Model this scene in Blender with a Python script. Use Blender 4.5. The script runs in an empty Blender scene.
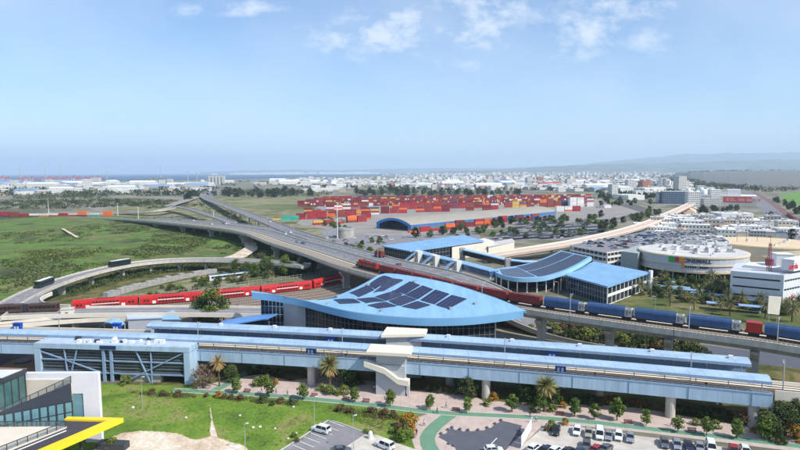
HAZE = 0.00006
import bpy, math, random
from mathutils import Vector, Matrix, noise
from math import pi, sin, cos, atan, atan2, radians, sqrt, hypot
R = random.Random(11)
SC = bpy.context.scene
COL = SC.collection
H, F, HY = 60.0, 560.0, 172.0
PITCH = atan((225 - HY) / F)
CP, SP = cos(PITCH), sin(PITCH)

TH = .005
CT, STH = cos(TH), sin(TH)
def UV(px, py):
    u, v = (px - 400) / F, (225 - py) / F
    return u * CT + v * STH, v * CT - u * STH
def W(px, py, z=0.0):
    u, v = UV(px, py)
    d = Vector((u, CP + v * SP, -SP + v * CP))
    t = (z - H) / d.z
    return Vector((d.x * t, d.y * t, z))

def WY(px, py, Y):
    u, v = UV(px, py)
    d = Vector((u, CP + v * SP, -SP + v * CP))
    t = Y / d.y
    return Vector((d.x * t, Y, H + d.z * t))

def PJ(p):
    x, y, z = p[0], p[1], p[2] - H
    f = y * CP - z * SP
    up = y * SP + z * CP
    a, b = x / f, up / f
    return 400 + F * (a * CT - b * STH), 225 - F * (b * CT + a * STH)

# ------------------------------------------------------------ materials
MATS = {}
def s(r, g, b, k=1.0):
    def l(c):
        c = c / 255.0
        return (c / 12.92 if c <= .04045 else ((c + .055) / 1.055) ** 2.4) * k
    return (l(r), l(g), l(b))

def mat(name, col, rough=.75, var=.18, scale=.5, metal=0., spec=.35, bump=0., orand=0., col2=None, stretch=None, lines=None, detail=6, trans=0., coat=0., tint=None):
    """procedural surface: two tones mixed by noise, optional seam lines, bump and per-object variation"""
    if name in MATS: return MATS[name]
    m = bpy.data.materials.new(name); m.use_nodes = True
    nt = m.node_tree; N = nt.nodes; L = nt.links
    b = N['Principled BSDF']
    b.inputs['Roughness'].default_value = rough
    b.inputs['Metallic'].default_value = metal
    b.inputs['Specular IOR Level'].default_value = spec
    if coat: b.inputs['Coat Weight'].default_value = coat
    tc = N.new('ShaderNodeTexCoord')
    mp = N.new('ShaderNodeMapping'); L.new(tc.outputs['Object'], mp.inputs[0])
    if stretch: mp.inputs['Scale'].default_value = stretch
    nz = N.new('ShaderNodeTexNoise'); nz.inputs['Scale'].default_value = scale; nz.inputs['Detail'].default_value = detail
    nz.inputs['Roughness'].default_value = .62
    L.new(mp.outputs[0], nz.inputs['Vector'])
    rp = N.new('ShaderNodeValToRGB')
    rp.color_ramp.elements[0].position = .32; rp.color_ramp.elements[1].position = .68
    c1 = [max(0, c * (1 - var)) for c in col]; c2 = col2 or [min(1, c * (1 + var)) for c in col]
    rp.color_ramp.elements[0].color = (*c1, 1); rp.color_ramp.elements[1].color = (*c2, 1)
    L.new(nz.outputs['Fac'], rp.inputs[0]); out = rp.outputs[0]
    if lines:   # (period, width, darkness, axis)
        sx = N.new('ShaderNodeSeparateXYZ'); L.new(tc.outputs['Object'], sx.inputs[0])
        ad = N.new('ShaderNodeMath'); ad.operation = 'PINGPONG'; ad.inputs[1].default_value = lines[0] / 2
        L.new(sx.outputs[lines[3]], ad.inputs[0])
        lt = N.new('ShaderNodeMath'); lt.operation = 'LESS_THAN'; lt.inputs[1].default_value = lines[1] / 2; L.new(ad.outputs[0], lt.inputs[0])
        mx = N.new('ShaderNodeMix'); mx.data_type = 'RGBA'; mx.blend_type = 'MULTIPLY'
        L.new(lt.outputs[0], mx.inputs[0]); L.new(out, mx.inputs[6]); mx.inputs[7].default_value = (lines[2],) * 3 + (1,); out = mx.outputs[2]
    if orand:
        oi = N.new('ShaderNodeObjectInfo')
        ma = N.new('ShaderNodeMath'); ma.operation = 'MULTIPLY_ADD'; ma.inputs[1].default_value = 2 * orand; ma.inputs[2].default_value = 1 - orand
        L.new(oi.outputs['Random'], ma.inputs[0])
        hs = N.new('ShaderNodeHueSaturation'); L.new(ma.outputs[0], hs.inputs['Value']); L.new(out, hs.inputs['Color'])
        out = hs.outputs[0]
        if tint:
            mb = N.new('ShaderNodeMath'); mb.operation = 'MULTIPLY_ADD'; mb.inputs[1].default_value = 2 * tint; mb.inputs[2].default_value = .5 - tint
            mc = N.new('ShaderNodeMath'); mc.operation = 'FRACT'; md = N.new('ShaderNodeMath'); md.operation = 'MULTIPLY'; md.inputs[1].default_value = 7.31
            L.new(oi.outputs['Random'], md.inputs[0]); L.new(md.outputs[0], mc.inputs[0]); L.new(mc.outputs[0], mb.inputs[0]); L.new(mb.outputs[0], hs.inputs['Hue'])
    L.new(out, b.inputs['Base Color'])
    if bump:
        bp = N.new('ShaderNodeBump'); bp.inputs['Strength'].default_value = bump; bp.inputs['Distance'].default_value = .1
        L.new(nz.outputs['Fac'], bp.inputs['Height']); L.new(bp.outputs[0], b.inputs['Normal'])
    if trans:
        b.inputs['Subsurface Weight'].default_value = 0
    MATS[name] = m
    return m

# ------------------------------------------------------------ mesh builder
class MB:
    def __init__(self): self.v = []; self.f = []; self.m = []
    def add(self, vs, fs, mi=0):
        n = len(self.v); self.v += [tuple(p) for p in vs]
        for f in fs: self.f.append(tuple(i + n for i in f)); self.m.append(mi)
        return self
    def quad(self, a, b, c, d, mi=0): return self.add([a, b, c, d], [(0, 1, 2, 3)], mi)
    def box(self, x0, x1, y0, y1, z0, z1, mi=0):
        return self.add([(x0, y0, z0), (x1, y0, z0), (x1, y1, z0), (x0, y1, z0), (x0, y0, z1), (x1, y0, z1), (x1, y1, z1), (x0, y1, z1)],
                        [(3, 2, 1, 0), (4, 5, 6, 7), (0, 1, 5, 4), (1, 2, 6, 5), (2, 3, 7, 6), (3, 0, 4, 7)], mi)
    def obox(self, c, ang, lx, ly, z0, z1, mi=0):
        """box centred at c (x,y), rotated by ang, of size lx by ly"""
        ca, sa = cos(ang), sin(ang); n = len(self.v); self.box(-lx / 2, lx / 2, -ly / 2, ly / 2, z0, z1, mi)
        for i in range(n, len(self.v)):
            x, y, z = self.v[i]; self.v[i] = (c[0] + x * ca - y * sa, c[1] + x * sa + y * ca, z)
        return self
    def prism(self, pts, z0, z1, mi=0, cap=True, mtop=None):
        a = sum(pts[i][0] * pts[(i + 1) % len(pts)][1] - pts[(i + 1) % len(pts)][0] * pts[i][1] for i in range(len(pts)))
        if a < 0: pts = pts[::-1]
        n = len(pts)
        vs = [(p[0], p[1], z0) for p in pts] + [(p[0], p[1], z1) for p in pts]
        self.add(vs, [(i, (i + 1) % n, n + (i + 1) % n, n + i) for i in range(n)], mi)
        if cap:
            self.add([(p[0], p[1], z1) for p in pts], [tuple(range(n))], mi if mtop is None else mtop)
            self.add([(p[0], p[1], z0) for p in pts], [tuple(range(n - 1, -1, -1))], mi)
        return self
    def tube(self, p0, p1, r0, r1=None, n=8, mi=0, cap=True):
        p0, p1 = Vector(p0), Vector(p1); r1 = r0 if r1 is None else r1
        d = (p1 - p0).normalized(); a = d.orthogonal().normalized(); b = d.cross(a)
        vs = [p0 + (a * cos(2 * pi * i / n) + b * sin(2 * pi * i / n)) * r0 for i in range(n)] + [p1 + (a * cos(2 * pi * i / n) + b * sin(2 * pi * i / n)) * r1 for i in range(n)]
        fs = [(i, (i + 1) % n, n + (i + 1) % n, n + i) for i in range(n)]
        if cap: fs += [tuple(range(n - 1, -1, -1)), tuple(range(n, 2 * n))]
        return self.add(vs, fs, mi)
    def bar(self, p0, p1, w, h=None, mi=0, up=(0, 0, 1)):
        p0, p1 = Vector(p0), Vector(p1); h = h or w; d = (p1 - p0).normalized(); u = Vector(up)
        if abs(d.dot(u)) > .98: u = Vector((1, 0, 0))
        a = d.cross(u).normalized() * w / 2; b = a.cross(d).normalized() * h / 2
        vs = [p + q for p in (p0, p1) for q in (-a - b, a - b, a + b, -a + b)]
        return self.add(vs, [(0, 1, 2, 3)[::-1], (4, 5, 6, 7), (0, 1, 5, 4), (1, 2, 6, 5), (2, 3, 7, 6), (3, 0, 4, 7)], mi)
    def sweep(self, path, prof, mi=0, cap=True):
        """path: list of 3-D points; prof: closed list of (offset to the right of travel, height above path)"""
        nn = normals(path); k = len(prof); vs = []
        for p, n in zip(path, nn): vs += [(p[0] + n[0] * o, p[1] + n[1] * o, p[2] + z) for o, z in prof]
        fs = [(i * k + j, i * k + (j + 1) % k, (i + 1) * k + (j + 1) % k, (i + 1) * k + j) for i in range(len(path) - 1) for j in range(k)]
        if cap: fs += [tuple(range(k - 1, -1, -1)), tuple((len(path) - 1) * k + j for j in range(k))]
        return self.add(vs, fs, mi)
    def strip(self, path, o0, o1, z=0., mi=0):
        nn = normals(path)
        for i in range(len(path) - 1):
            a, b, n, q = path[i], path[i + 1], nn[i], nn[i + 1]
            self.quad((a[0] + n[0] * o0, a[1] + n[1] * o0, a[2] + z), (a[0] + n[0] * o1, a[1] + n[1] * o1, a[2] + z), (b[0] + q[0] * o1, b[1] + q[1] * o1, b[2] + z), (b[0] + q[0] * o0, b[1] + q[1] * o0, b[2] + z), mi)
        return self
    def lathe(self, prof, n=16, c=(0, 0, 0), mi=0):
        vs = [(c[0] + r * cos(2 * pi * j / n), c[1] + r * sin(2 * pi * j / n), c[2] + z) for r, z in prof for j in range(n)]
        fs = [(i * n + j, i * n + (j + 1) % n, (i + 1) * n + (j + 1) % n, (i + 1) * n + j) for i in range(len(prof) - 1) for j in range(n)]
        return self.add(vs, fs, mi)
    def build(self, name, mats, parent=None, smooth=False, loc=None):
        if not isinstance(mats, (list, tuple)): mats = [mats]
        if parent is not None: base = BASE[parent.name]
        elif loc is not None: base = Vector(loc)
        else:
            xs = [p[0] for p in self.v]; ys = [p[1] for p in self.v]; zs = [p[2] for p in self.v]
            base = Vector(((min(xs) + max(xs)) / 2, (min(ys) + max(ys)) / 2, min(zs)))
        me = bpy.data.meshes.new(name)
        me.from_pydata([(p[0] - base.x, p[1] - base.y, p[2] - base.z) for p in self.v], [], self.f)
        for m in mats: me.materials.append(m)
        if len(mats) > 1: me.polygons.foreach_set('material_index', self.m)
        if smooth: me.polygons.foreach_set('use_smooth', [True] * len(me.polygons))
        me.update()
        o = bpy.data.objects.new(name, me); COL.objects.link(o)
        if parent is not None: o.parent = parent
        else: o.location = base
        BASE[o.name] = base
        return o

BASE = {}
def tag(o, label=None, cat=None, group=None, kind=None):
    if label: o['label'] = label
    if cat: o['category'] = cat
    if group: o['group'] = group
    if kind: o['kind'] = kind
    return o
def empty(name, label, cat, loc=(0, 0, 0), group=None):
    o = bpy.data.objects.new(name, None); COL.objects.link(o); o.location = loc
    o.empty_display_size = .5
    BASE[o.name] = Vector(loc); return tag(o, label, cat, group)
def struct(name, mb, m, **k): return tag(mb.build(name, m, **k), kind='structure')
def kids(o): return list(o.children)
def dup(root, loc, rz=0., label=None, group=None, scale=None, paint=None, cat=None):
    def cp(o, par):
        c = o.copy(); COL.objects.link(c)
        if par is not None: c.parent = par
        for ch in KIDS.get(o.name, []): cp(ch, c)
        if paint:
            for i, sl in enumerate(c.material_slots):
                if sl.material and sl.material.name in paint:
                    nm = paint[sl.material.name]; sl.link = 'OBJECT'; sl.material = nm
        return c
    if root.name not in KIDS_DONE:
        def reg(o):
            KIDS[o.name] = kids(o); KIDS_DONE.add(o.name)
            for ch in KIDS[o.name]: reg(ch)
        reg(root)
    r = cp(root, None); r.location = loc; r.rotation_euler = (0, 0, rz)
    if scale is not None: r.scale = (scale,) * 3 if not hasattr(scale, '__len__') else scale
    tag(r, label, cat, group)
    return r
KIDS, KIDS_DONE = {}, set()
def place(root, first, loc, rz=0., **k):
    """first use moves the prototype itself, later uses copy it"""
    if first:
        root.location = loc; root.rotation_euler = (0, 0, rz)
        if k.get('label'): root['label'] = k['label']
        if k.get('group'): root['group'] = k['group']
        return root
    return dup(root, loc, rz, **k)

def normals(path):
    out = []
    for i in range(len(path)):
        a, b = path[max(0, i - 1)], path[min(len(path) - 1, i + 1)]
        dx, dy = b[0] - a[0], b[1] - a[1]; l = hypot(dx, dy) or 1
        out.append((dy / l, -dx / l))
    return out
def spline(pts, step):
    P = [Vector(p) for p in pts]; P = [P[0] * 2 - P[1]] + P + [P[-1] * 2 - P[-2]]; out = []
    for i in range(1, len(P) - 2):
        n = max(1, int((P[i + 1] - P[i]).length / step))
        for k in range(n):
            t = k / n; a, b, c, d = P[i - 1], P[i], P[i + 1], P[i + 2]
            out.append(.5 * ((2 * b) + (c - a) * t + (2 * a - 5 * b + 4 * c - d) * t * t + (3 * b - a - 3 * c + d) * t ** 3))
    out.append(P[-2]); return out
def smooth(pts, n=3):
    p = [Vector(q) for q in pts]
    for _ in range(n): p = [p[0]] + [(p[i - 1] + p[i] * 2 + p[i + 1]) / 4 for i in range(1, len(p) - 1)] + [p[-1]]
    return p
def offset(path, o, dz=0.): return [Vector((p[0] + n[0] * o, p[1] + n[1] * o, p[2] + dz)) for p, n in zip(path, normals(path))]
class Arc:
    """walks along a path by distance"""
    def __init__(self, path):
        self.p = path; self.s = [0.]
        for a, b in zip(path, path[1:]): self.s.append(self.s[-1] + (b - a).length)
        self.len = self.s[-1]
    def at(self, d):
        d = min(max(d, 0), self.len - 1e-6); i = 0
        while self.s[i + 1] < d: i += 1
        a, b = self.p[i], self.p[i + 1]; t = (d - self.s[i]) / (self.s[i + 1] - self.s[i])
        return a.lerp(b, t), atan2(b.y - a.y, b.x - a.x)
    def near_px(self, px):
        best = min(range(len(self.p)), key=lambda i: abs(PJ(self.p[i])[0] - px)); return self.s[best]
def inpoly(x, y, poly):
    c = False; j = len(poly) - 1
    for i in range(len(poly)):
        xi, yi = poly[i]; xj, yj = poly[j]
        if (yi > y) != (yj > y) and x < (xj - xi) * (y - yi) / (yj - yi) + xi: c = not c
        j = i
    return c
def scatter(poly, n, mind=0., z=0., rnd=R, tries=60, avoid=()):
    """n points at least mind metres apart on the ground region that poly outlines"""
    g = [W(x, y, z) for x, y in poly]; g2 = [(p.x, p.y) for p in g]
    x0, x1 = min(p[0] for p in g2), max(p[0] for p in g2); y0, y1 = min(p[1] for p in g2), max(p[1] for p in g2); out = []
    for _ in range(n * tries):
        if len(out) >= n: break
        x, y = rnd.uniform(x0, x1), rnd.uniform(y0, y1)
        if not inpoly(x, y, g2): continue
        if mind and any((x - q.x) ** 2 + (y - q.y) ** 2 < mind * mind for q in out): continue
        if any(hypot(x - a[0], y - a[1]) < a[2] for a in avoid): continue
        out.append(Vector((x, y, z)))
    return out
ORD = 'first second third fourth fifth sixth seventh eighth ninth tenth eleventh twelfth thirteenth fourteenth fifteenth sixteenth seventeenth eighteenth nineteenth twentieth'.split()
def nth(i):
    if i < 20: return ORD[i]
    t = ['twenty', 'thirty', 'forty', 'fifty'][(i + 1) // 10 - 2]
    return (t[:-1] + 'ieth') if (i + 1) % 10 == 0 else t + '-' + ORD[(i + 1) % 10 - 1]
def sheet(name, pxs, z, m, mb=None):
    b = MB(); b.add([W(x, y, z) for x, y in pxs], [tuple(range(len(pxs)))]); return struct(name, b, m)
# ------------------------------------------------------------ camera, light, sky, air
cam = bpy.data.cameras.new('camera'); co = bpy.data.objects.new('camera', cam); COL.objects.link(co)
_f, _u, _r = Vector((0, CP, -SP)), Vector((0, SP, CP)), Vector((1, 0, 0))
_rr, _uu = _r * CT - _u * STH, _r * STH + _u * CT
co.matrix_world = Matrix(((_rr.x, _uu.x, -_f.x, 0), (_rr.y, _uu.y, -_f.y, 0), (_rr.z, _uu.z, -_f.z, H), (0, 0, 0, 1)))
cam.sensor_width = 36; cam.lens = F / 800 * 36; cam.clip_start = 1; cam.clip_end = 120000
SC.camera = co
SUN = Vector((.80, -.52, .98)).normalized()          # towards the sun
el = math.asin(SUN.z); az = atan2(SUN.x, SUN.y)
ld = bpy.data.lights.new('sun', 'SUN'); ld.energy = 3.9; ld.angle = radians(.5); ld.color = (1, .95, .87)
lo = bpy.data.objects.new('sun', ld); COL.objects.link(lo); lo.rotation_euler = SUN.to_track_quat('Z', 'Y').to_euler()
wd = bpy.data.worlds.new('World'); SC.world = wd; wd.use_nodes = True
nt = wd.node_tree; N = nt.nodes; L = nt.links
bg = N['Background']; bg.inputs[1].default_value = .13
sky = N.new('ShaderNodeTexSky'); sky.sky_type = 'NISHITA'; sky.sun_disc = False
sky.sun_elevation = el; sky.sun_rotation = az; sky.altitude = 0; sky.air_density = 1.0; sky.dust_density = .45; sky.ozone_density = 5.5
tc = N.new('ShaderNodeTexCoord'); sp = N.new('ShaderNodeSeparateXYZ'); L.new(tc.outputs['Generated'], sp.inputs[0])
def M(op, a, b=None, c=None):
    n = N.new('ShaderNodeMath'); n.operation = op
    for i, x in enumerate((a, b, c)):
        if x is None: continue
        if isinstance(x, (int, float)): n.inputs[i].default_value = x
        else: L.new(x, n.inputs[i])
    return n.outputs[0]
yy = M('MAXIMUM', sp.outputs[1], .02)
U = M('DIVIDE', sp.outputs[0], yy); V = M('DIVIDE', sp.outputs[2], yy)     # direction as slopes, so clouds sit in compass directions
cb = N.new('ShaderNodeCombineXYZ'); L.new(U, cb.inputs[0]); L.new(V, cb.inputs[1])
nz = N.new('ShaderNodeTexNoise'); nz.inputs['Scale'].default_value = 17; nz.inputs['Detail'].default_value = 9; nz.inputs['Roughness'].default_value = .62
mp = N.new('ShaderNodeMapping'); mp.inputs['Scale'].default_value = (1, 1.7, 1); L.new(cb.outputs[0], mp.inputs[0]); L.new(mp.outputs[0], nz.inputs['Vector'])
def blob(u, v, ru, rv, k):
    a = M('DIVIDE', M('SUBTRACT', U, u), ru); b = M('DIVIDE', M('SUBTRACT', V, v), rv)
    return M('MULTIPLY', M('EXPONENT', M('MULTIPLY', M('ADD', M('MULTIPLY', a, a), M('MULTIPLY', b, b)), -1.0)), k)
CL = [(372, 36, 62, 22, 1.1), (400, 28, 34, 22, 1.1), (335, 44, 34, 12, .8), (470, 24, 48, 30, 1.05), (492, 6, 70, 18, 1.0), (462, 66, 34, 11, .75), (586, 30, 44, 28, 1.0), (592, 50, 30, 13, .8), (648, 40, 38, 26, .7), (620, 4, 70, 20, .85),
      (232, 9, 62, 8, .9), (268, 20, 30, 6, .6), (420, 20, 26, 16, .6), (330, 139, 22, 5, .5), (375, 141, 16, 4, .4), (100, 55, 90, 7, .38), (40, 100, 120, 12, .22), (700, 80, 150, 20, .3), (520, 60, 30, 24, .45), (740, 120, 140, 12, .25), (250, 110, 120, 9, .22)]
acc = None
for x, y, rx, ry, k in CL:
    _a, _b = UV(x, y); d = Vector((_a, CP + _b * SP, -SP + _b * CP))
    q = blob(d.x / d.y, d.z / d.y, rx * 1.25 / F, ry * 1.25 / F, k); acc = q if acc is None else M('MAXIMUM', acc, q)
dens = M('MULTIPLY', acc, M('MULTIPLY_ADD', nz.outputs['Fac'], 4.1, -1.25))
cov = N.new('ShaderNodeMapRange'); cov.interpolation_type = 'SMOOTHSTEP'; L.new(dens, cov.inputs[0])
cov.inputs[1].default_value = .0; cov.inputs[2].default_value = 1.45; cov.inputs[3].default_value = 0; cov.inputs[4].default_value = .7
nz2 = N.new('ShaderNodeTexNoise'); nz2.inputs['Scale'].default_value = 3.2; nz2.inputs['Detail'].default_value = 4; L.new(mp.outputs[0], nz2.inputs['Vector'])
veil = M('MULTIPLY', M('MAXIMUM', M('SUBTRACT', nz2.outputs['Fac'], .26), 0), .72)
tot = M('MAXIMUM', cov.outputs[0], veil)
mx = N.new('ShaderNodeMix'); mx.data_type = 'RGBA'; L.new(tot, mx.inputs[0]); L.new(sky.outputs[0], mx.inputs[6]); mx.inputs[7].default_value = (5.9, 6.2, 6.6, 1)
hsv = N.new('ShaderNodeHueSaturation'); hsv.inputs["Saturation"].default_value = 1.08; L.new(mx.outputs[2], hsv.inputs['Color'])
L.new(hsv.outputs[0], bg.inputs[0])
SC.view_settings.view_transform = 'Standard'; SC.view_settings.look = 'None'; SC.view_settings.gamma = 1; SC.view_settings.exposure = .42
SC.view_settings.use_curve_mapping = False
SC.cycles.max_bounces = 6; SC.cycles.diffuse_bounces = 2; SC.cycles.glossy_bounces = 2; SC.cycles.transparent_max_bounces = 8; SC.cycles.volume_bounces = 2
SC.cycles.use_denoising = True

hm = bpy.data.materials.new('air_haze'); hm.use_nodes = True; hn = hm.node_tree; hn.nodes.remove(hn.nodes['Principled BSDF'])
pv = hn.nodes.new('ShaderNodeVolumePrincipled'); pv.inputs['Color'].default_value = (.66, .84, 1, 1); pv.inputs['Density'].default_value = HAZE
pv.inputs['Anisotropy'].default_value = 0.0
hn.links.new(pv.outputs[0], hn.nodes['Material Output'].inputs['Volume'])
hb = MB(); hb.box(-42000, 42000, -300, 52000, -4, 1300); tag(hb.build('haze', hm), 'thin pale blue sea haze hanging over the bay and the far town', kind='stuff')

# ------------------------------------------------------------ plain ground, sea, hills
def ground_mat(name, cols, sc1, sc2, rough=.95, bump=0.):
    m = bpy.data.materials.new(name); m.use_nodes = True; n = m.node_tree.nodes; l = m.node_tree.links; b = n['Principled BSDF']
    b.inputs['Roughness'].default_value = rough; b.inputs['Specular IOR Level'].default_value = .15
    t = n.new('ShaderNodeTexCoord')
    a = n.new('ShaderNodeTexNoise'); a.inputs['Scale'].default_value = sc1; a.inputs['Detail'].default_value = 5; a.inputs['Roughness'].default_value = .6; a.inputs['Distortion'].default_value = .6; l.new(t.outputs['Object'], a.inputs['Vector'])
    c = n.new('ShaderNodeTexNoise'); c.inputs['Scale'].default_value = sc2; c.inputs['Detail'].default_value = 8; c.inputs['Roughness'].default_value = .7; l.new(t.outputs['Object'], c.inputs['Vector'])
    r = n.new('ShaderNodeValToRGB'); e = r.color_ramp.elements
    while len(e) < len(cols): e.new(.5)
    for i, (p, q) in enumerate(cols): e[i].position = p; e[i].color = (*q, 1)
    l.new(a.outputs['Fac'], r.inputs[0])
    mr = n.new('ShaderNodeMapRange'); mr.inputs[1].default_value = .3; mr.inputs[2].default_value = .7; mr.inputs[3].default_value = .72; mr.inputs[4].default_value = 1.28; l.new(c.outputs['Fac'], mr.inputs[0])
    mu = n.new('ShaderNodeMix'); mu.data_type = 'RGBA'; mu.blend_type = 'MULTIPLY'; mu.inputs[0].default_value = 1
    l.new(r.outputs[0], mu.inputs[6]); l.new(mr.outputs[0], mu.inputs[7]); l.new(mu.outputs[2], b.inputs['Base Color'])
    if bump:
        bp = n.new('ShaderNodeBump'); bp.inputs['Strength'].default_value = bump; bp.inputs['Distance'].default_value = .15; l.new(c.outputs['Fac'], bp.inputs['Height']); l.new(bp.outputs[0], b.inputs['Normal'])
    return m
GM = ground_mat('plain_earth', [(.30, (.085, .095, .05)), (.44, (.15, .145, .095)), (.54, (.27, .25, .20)), (.64, (.13, .14, .075)), (.75, (.30, .29, .26))], .006, .09)
b = MB(); b.quad((-45000, -400, 0), (45000, -400, 0), (45000, 55000, 0), (-45000, 55000, 0)); struct('ground', b, GM, loc=(0, 0, 0))
seam = mat('sea_water', (.008, .05, .12), rough=.45, var=.25, scale=.002, spec=.3, stretch=(1, 3, 1))
pts = [W(x, y, .4) for x, y in [(-600, 181.2), (-200, 181.2), (0, 180.6), (60, 181.4), (130, 181), (200, 180), (300, 177.6), (380, 175.8), (430, 174.1)]]
b = MB(); b.add(pts + [Vector((9000, 50000, .4)), Vector((-43000, 50000, .4))], [tuple(range(len(pts) + 2))]); struct('sea', b, seam, loc=(0, 0, 0))
hillm = ground_mat('hill_scrub', [(.35, (.05, .07, .05)), (.5, (.11, .12, .09)), (.66, (.17, .16, .13))], .0012, .004)
def hills(name, prof, Y, depth, amp, seed):
    b = MB(); xs = [p[0] for p in prof]; n = 140; rows = 7; vs = []
    for i in range(n + 1):
        px = xs[0] + (xs[-1] - xs[0]) * i / n; k = 0
        while k < len(xs) - 2 and xs[k + 1] < px: k += 1
        t = (px - xs[k]) / (xs[k + 1] - xs[k]); py = prof[k][1] * (1 - t) + prof[k + 1][1] * t
        top = max(2, WY(px, py, Y + depth).z)
        for j in range(rows):
            u = j / (rows - 1); p = WY(px, 172, Y + depth * u * (1.0 if u <= 1 else 1)); 
            h = top * (u ** .8) * (1 + amp * noise.noise(Vector((i * .16, j * .9, seed))) + amp * .5 * noise.noise(Vector((i * .5, j * 1.7, seed + 5))))
            vs.append((p.x, p.y, h if j else -1))
        q = WY(px, 172, Y + depth * 2.2); vs.append((q.x, q.y, -1))
    k = rows + 1
    b.add(vs, [(i * k + j, (i + 1) * k + j, (i + 1) * k + j + 1, i * k + j + 1) for i in range(n) for j in range(k - 1)])
    return struct(name, b, hillm, smooth=True)
hills('hills', [(430, 171.6), (500, 169.5), (560, 166), (600, 163.5), (660, 163), (720, 161.5), (800, 160), (880, 159), (960, 160)], 13500, 3500, .16, 3)
hills('hills', [(540, 170), (600, 162), (640, 158.5), (690, 154.5), (740, 152.5), (800, 152.5), (860, 154), (960, 155)], 21000, 5000, .1, 9)
hills('hills', [(200, 172.2), (240, 170.4), (290, 169.6), (340, 170), (400, 168.6), (450, 168.2), (520, 167.4), (620, 167), (700, 168)], 26000, 5000, .14, 15)
# ------------------------------------------------------------ palette
def PM(n, *a, **k): return mat(n, *a, **k)
ASPH = PM('asphalt', s(106, 106, 110), .9, .14, .25, bump=.1, spec=.2)
ASPH2 = PM('worn_asphalt', s(134, 132, 134), .9, .16, .22, bump=.1, spec=.2)
ASPHD = PM('dark_asphalt', s(92, 94, 102), .92, .10, .3, spec=.2)
CONC = PM('concrete', s(170, 166, 157), .88, .2, .45, bump=.05, stretch=(1, 1, .35))
CONCW = PM('pale_concrete', s(194, 187, 174), .88, .16, .5, stretch=(1, 1, .4))
CREAM = PM('cream_render', s(222, 214, 196), .8, .06, .3)
WHITE = PM('white_paint', s(226, 226, 224), .6, .05, .3)
GREYW = PM('grey_cladding', s(176, 180, 186), .6, .07, .3, lines=(1.2, .06, .75, 2))
BLUER = PM('sky_blue_roof', s(126, 168, 204), .55, .14, .12, spec=.4, lines=(1.6, .08, .86, 0))
BLUER2 = PM('plain_blue_roof', s(134, 174, 206), .5, .10, .09, spec=.4)
CANR = PM('canopy_blue_roof', s(156, 180, 200), .6, .16, .35, spec=.3, lines=(3.2, .18, .78, 0), stretch=(.4, 1, 1))
HALLR = PM('hall_blue_roof', s(134, 176, 208), .55, .12, .3, spec=.35, lines=(2.4, .12, .86, 0), stretch=(1, .25, 1))
BLUEF = PM('pale_blue_cladding', s(166, 190, 208), .6, .13, .5, lines=(3.0, .09, .78, 0), stretch=(1, 1, .2))
BLUED = PM('blue_steel', s(136, 160, 186), .5, .10, .5)
DARKG = PM('dark_glazing', (.018, .022, .028), .12, .5, .35, spec=.6)
TEALG = PM('teal_glazing', (.05, .12, .12), .1, .4, .2, spec=.6)
MULL = PM('mullion_metal', s(120, 128, 136), .5, .1, 1)
STEEL = PM('galvanised_steel', s(176, 180, 182), .45, .1, 1, metal=.3)
DSTEEL = PM('dark_steel', s(58, 62, 68), .5, .12, 1)
RAIL = PM('rail_steel', s(112, 92, 78), .5, .2, 1, metal=.4)
BALL = PM('track_ballast', s(158, 146, 130), .95, .22, .8, bump=.3)
BALLD = PM('dark_ballast_and_shade', s(112, 100, 90), .95, .22, .8, bump=.3)
SLEEP = PM('sleeper_concrete', s(188, 178, 162), .9, .12, 1)
PAVE = PM('pink_paving', s(188, 170, 160), .9, .13, .35, lines=(2.4, .10, .86, 0))
GREENP = PM('green_cycle_surface', s(104, 142, 116), .9, .09, .4)
LOT = PM('gravel_lot', s(188, 181, 170), .95, .18, .25, bump=.1)
LINE = PM('white_line_paint', s(214, 214, 210), .8, .10, .8)
CURBM = PM('kerb_stone', s(196, 192, 184), .85, .08, .8)
LAWN = ground_mat('lawn_turf', [(.32, s(84, 104, 42)), (.45, s(96, 126, 46)), (.54, s(112, 136, 54)), (.63, s(132, 134, 78)), (.74, s(114, 120, 66))], .08, 1.3, bump=.3)
FIELD = ground_mat('field_turf', [(.34, s(66, 74, 46)), (.42, s(88, 100, 56)), (.48, s(100, 126, 58)), (.55, s(86, 100, 54)), (.61, s(118, 116, 74)), (.70, s(92, 116, 54))], .016, .22, bump=.3)
DIRT = ground_mat('bare_dirt', [(.35, s(188, 166, 140)), (.5, s(208, 190, 166)), (.65, s(222, 210, 192))], .16, 1.1, bump=.2)
SCRUBG = ground_mat('scrub_floor', [(.35, s(66, 70, 40)), (.5, s(92, 92, 52)), (.65, s(122, 110, 72))], .12, .9, bump=.3)
MEADOW = ground_mat('meadow_turf', [(.34, s(86, 96, 64)), (.46, s(112, 118, 80)), (.55, s(140, 134, 104)), (.66, s(96, 110, 68))], .006, .09)
ROUGH = ground_mat('rough_verge', [(.35, s(88, 94, 60)), (.48, s(116, 116, 82)), (.58, s(146, 138, 112)), (.70, s(98, 108, 66))], .03, .5)

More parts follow.
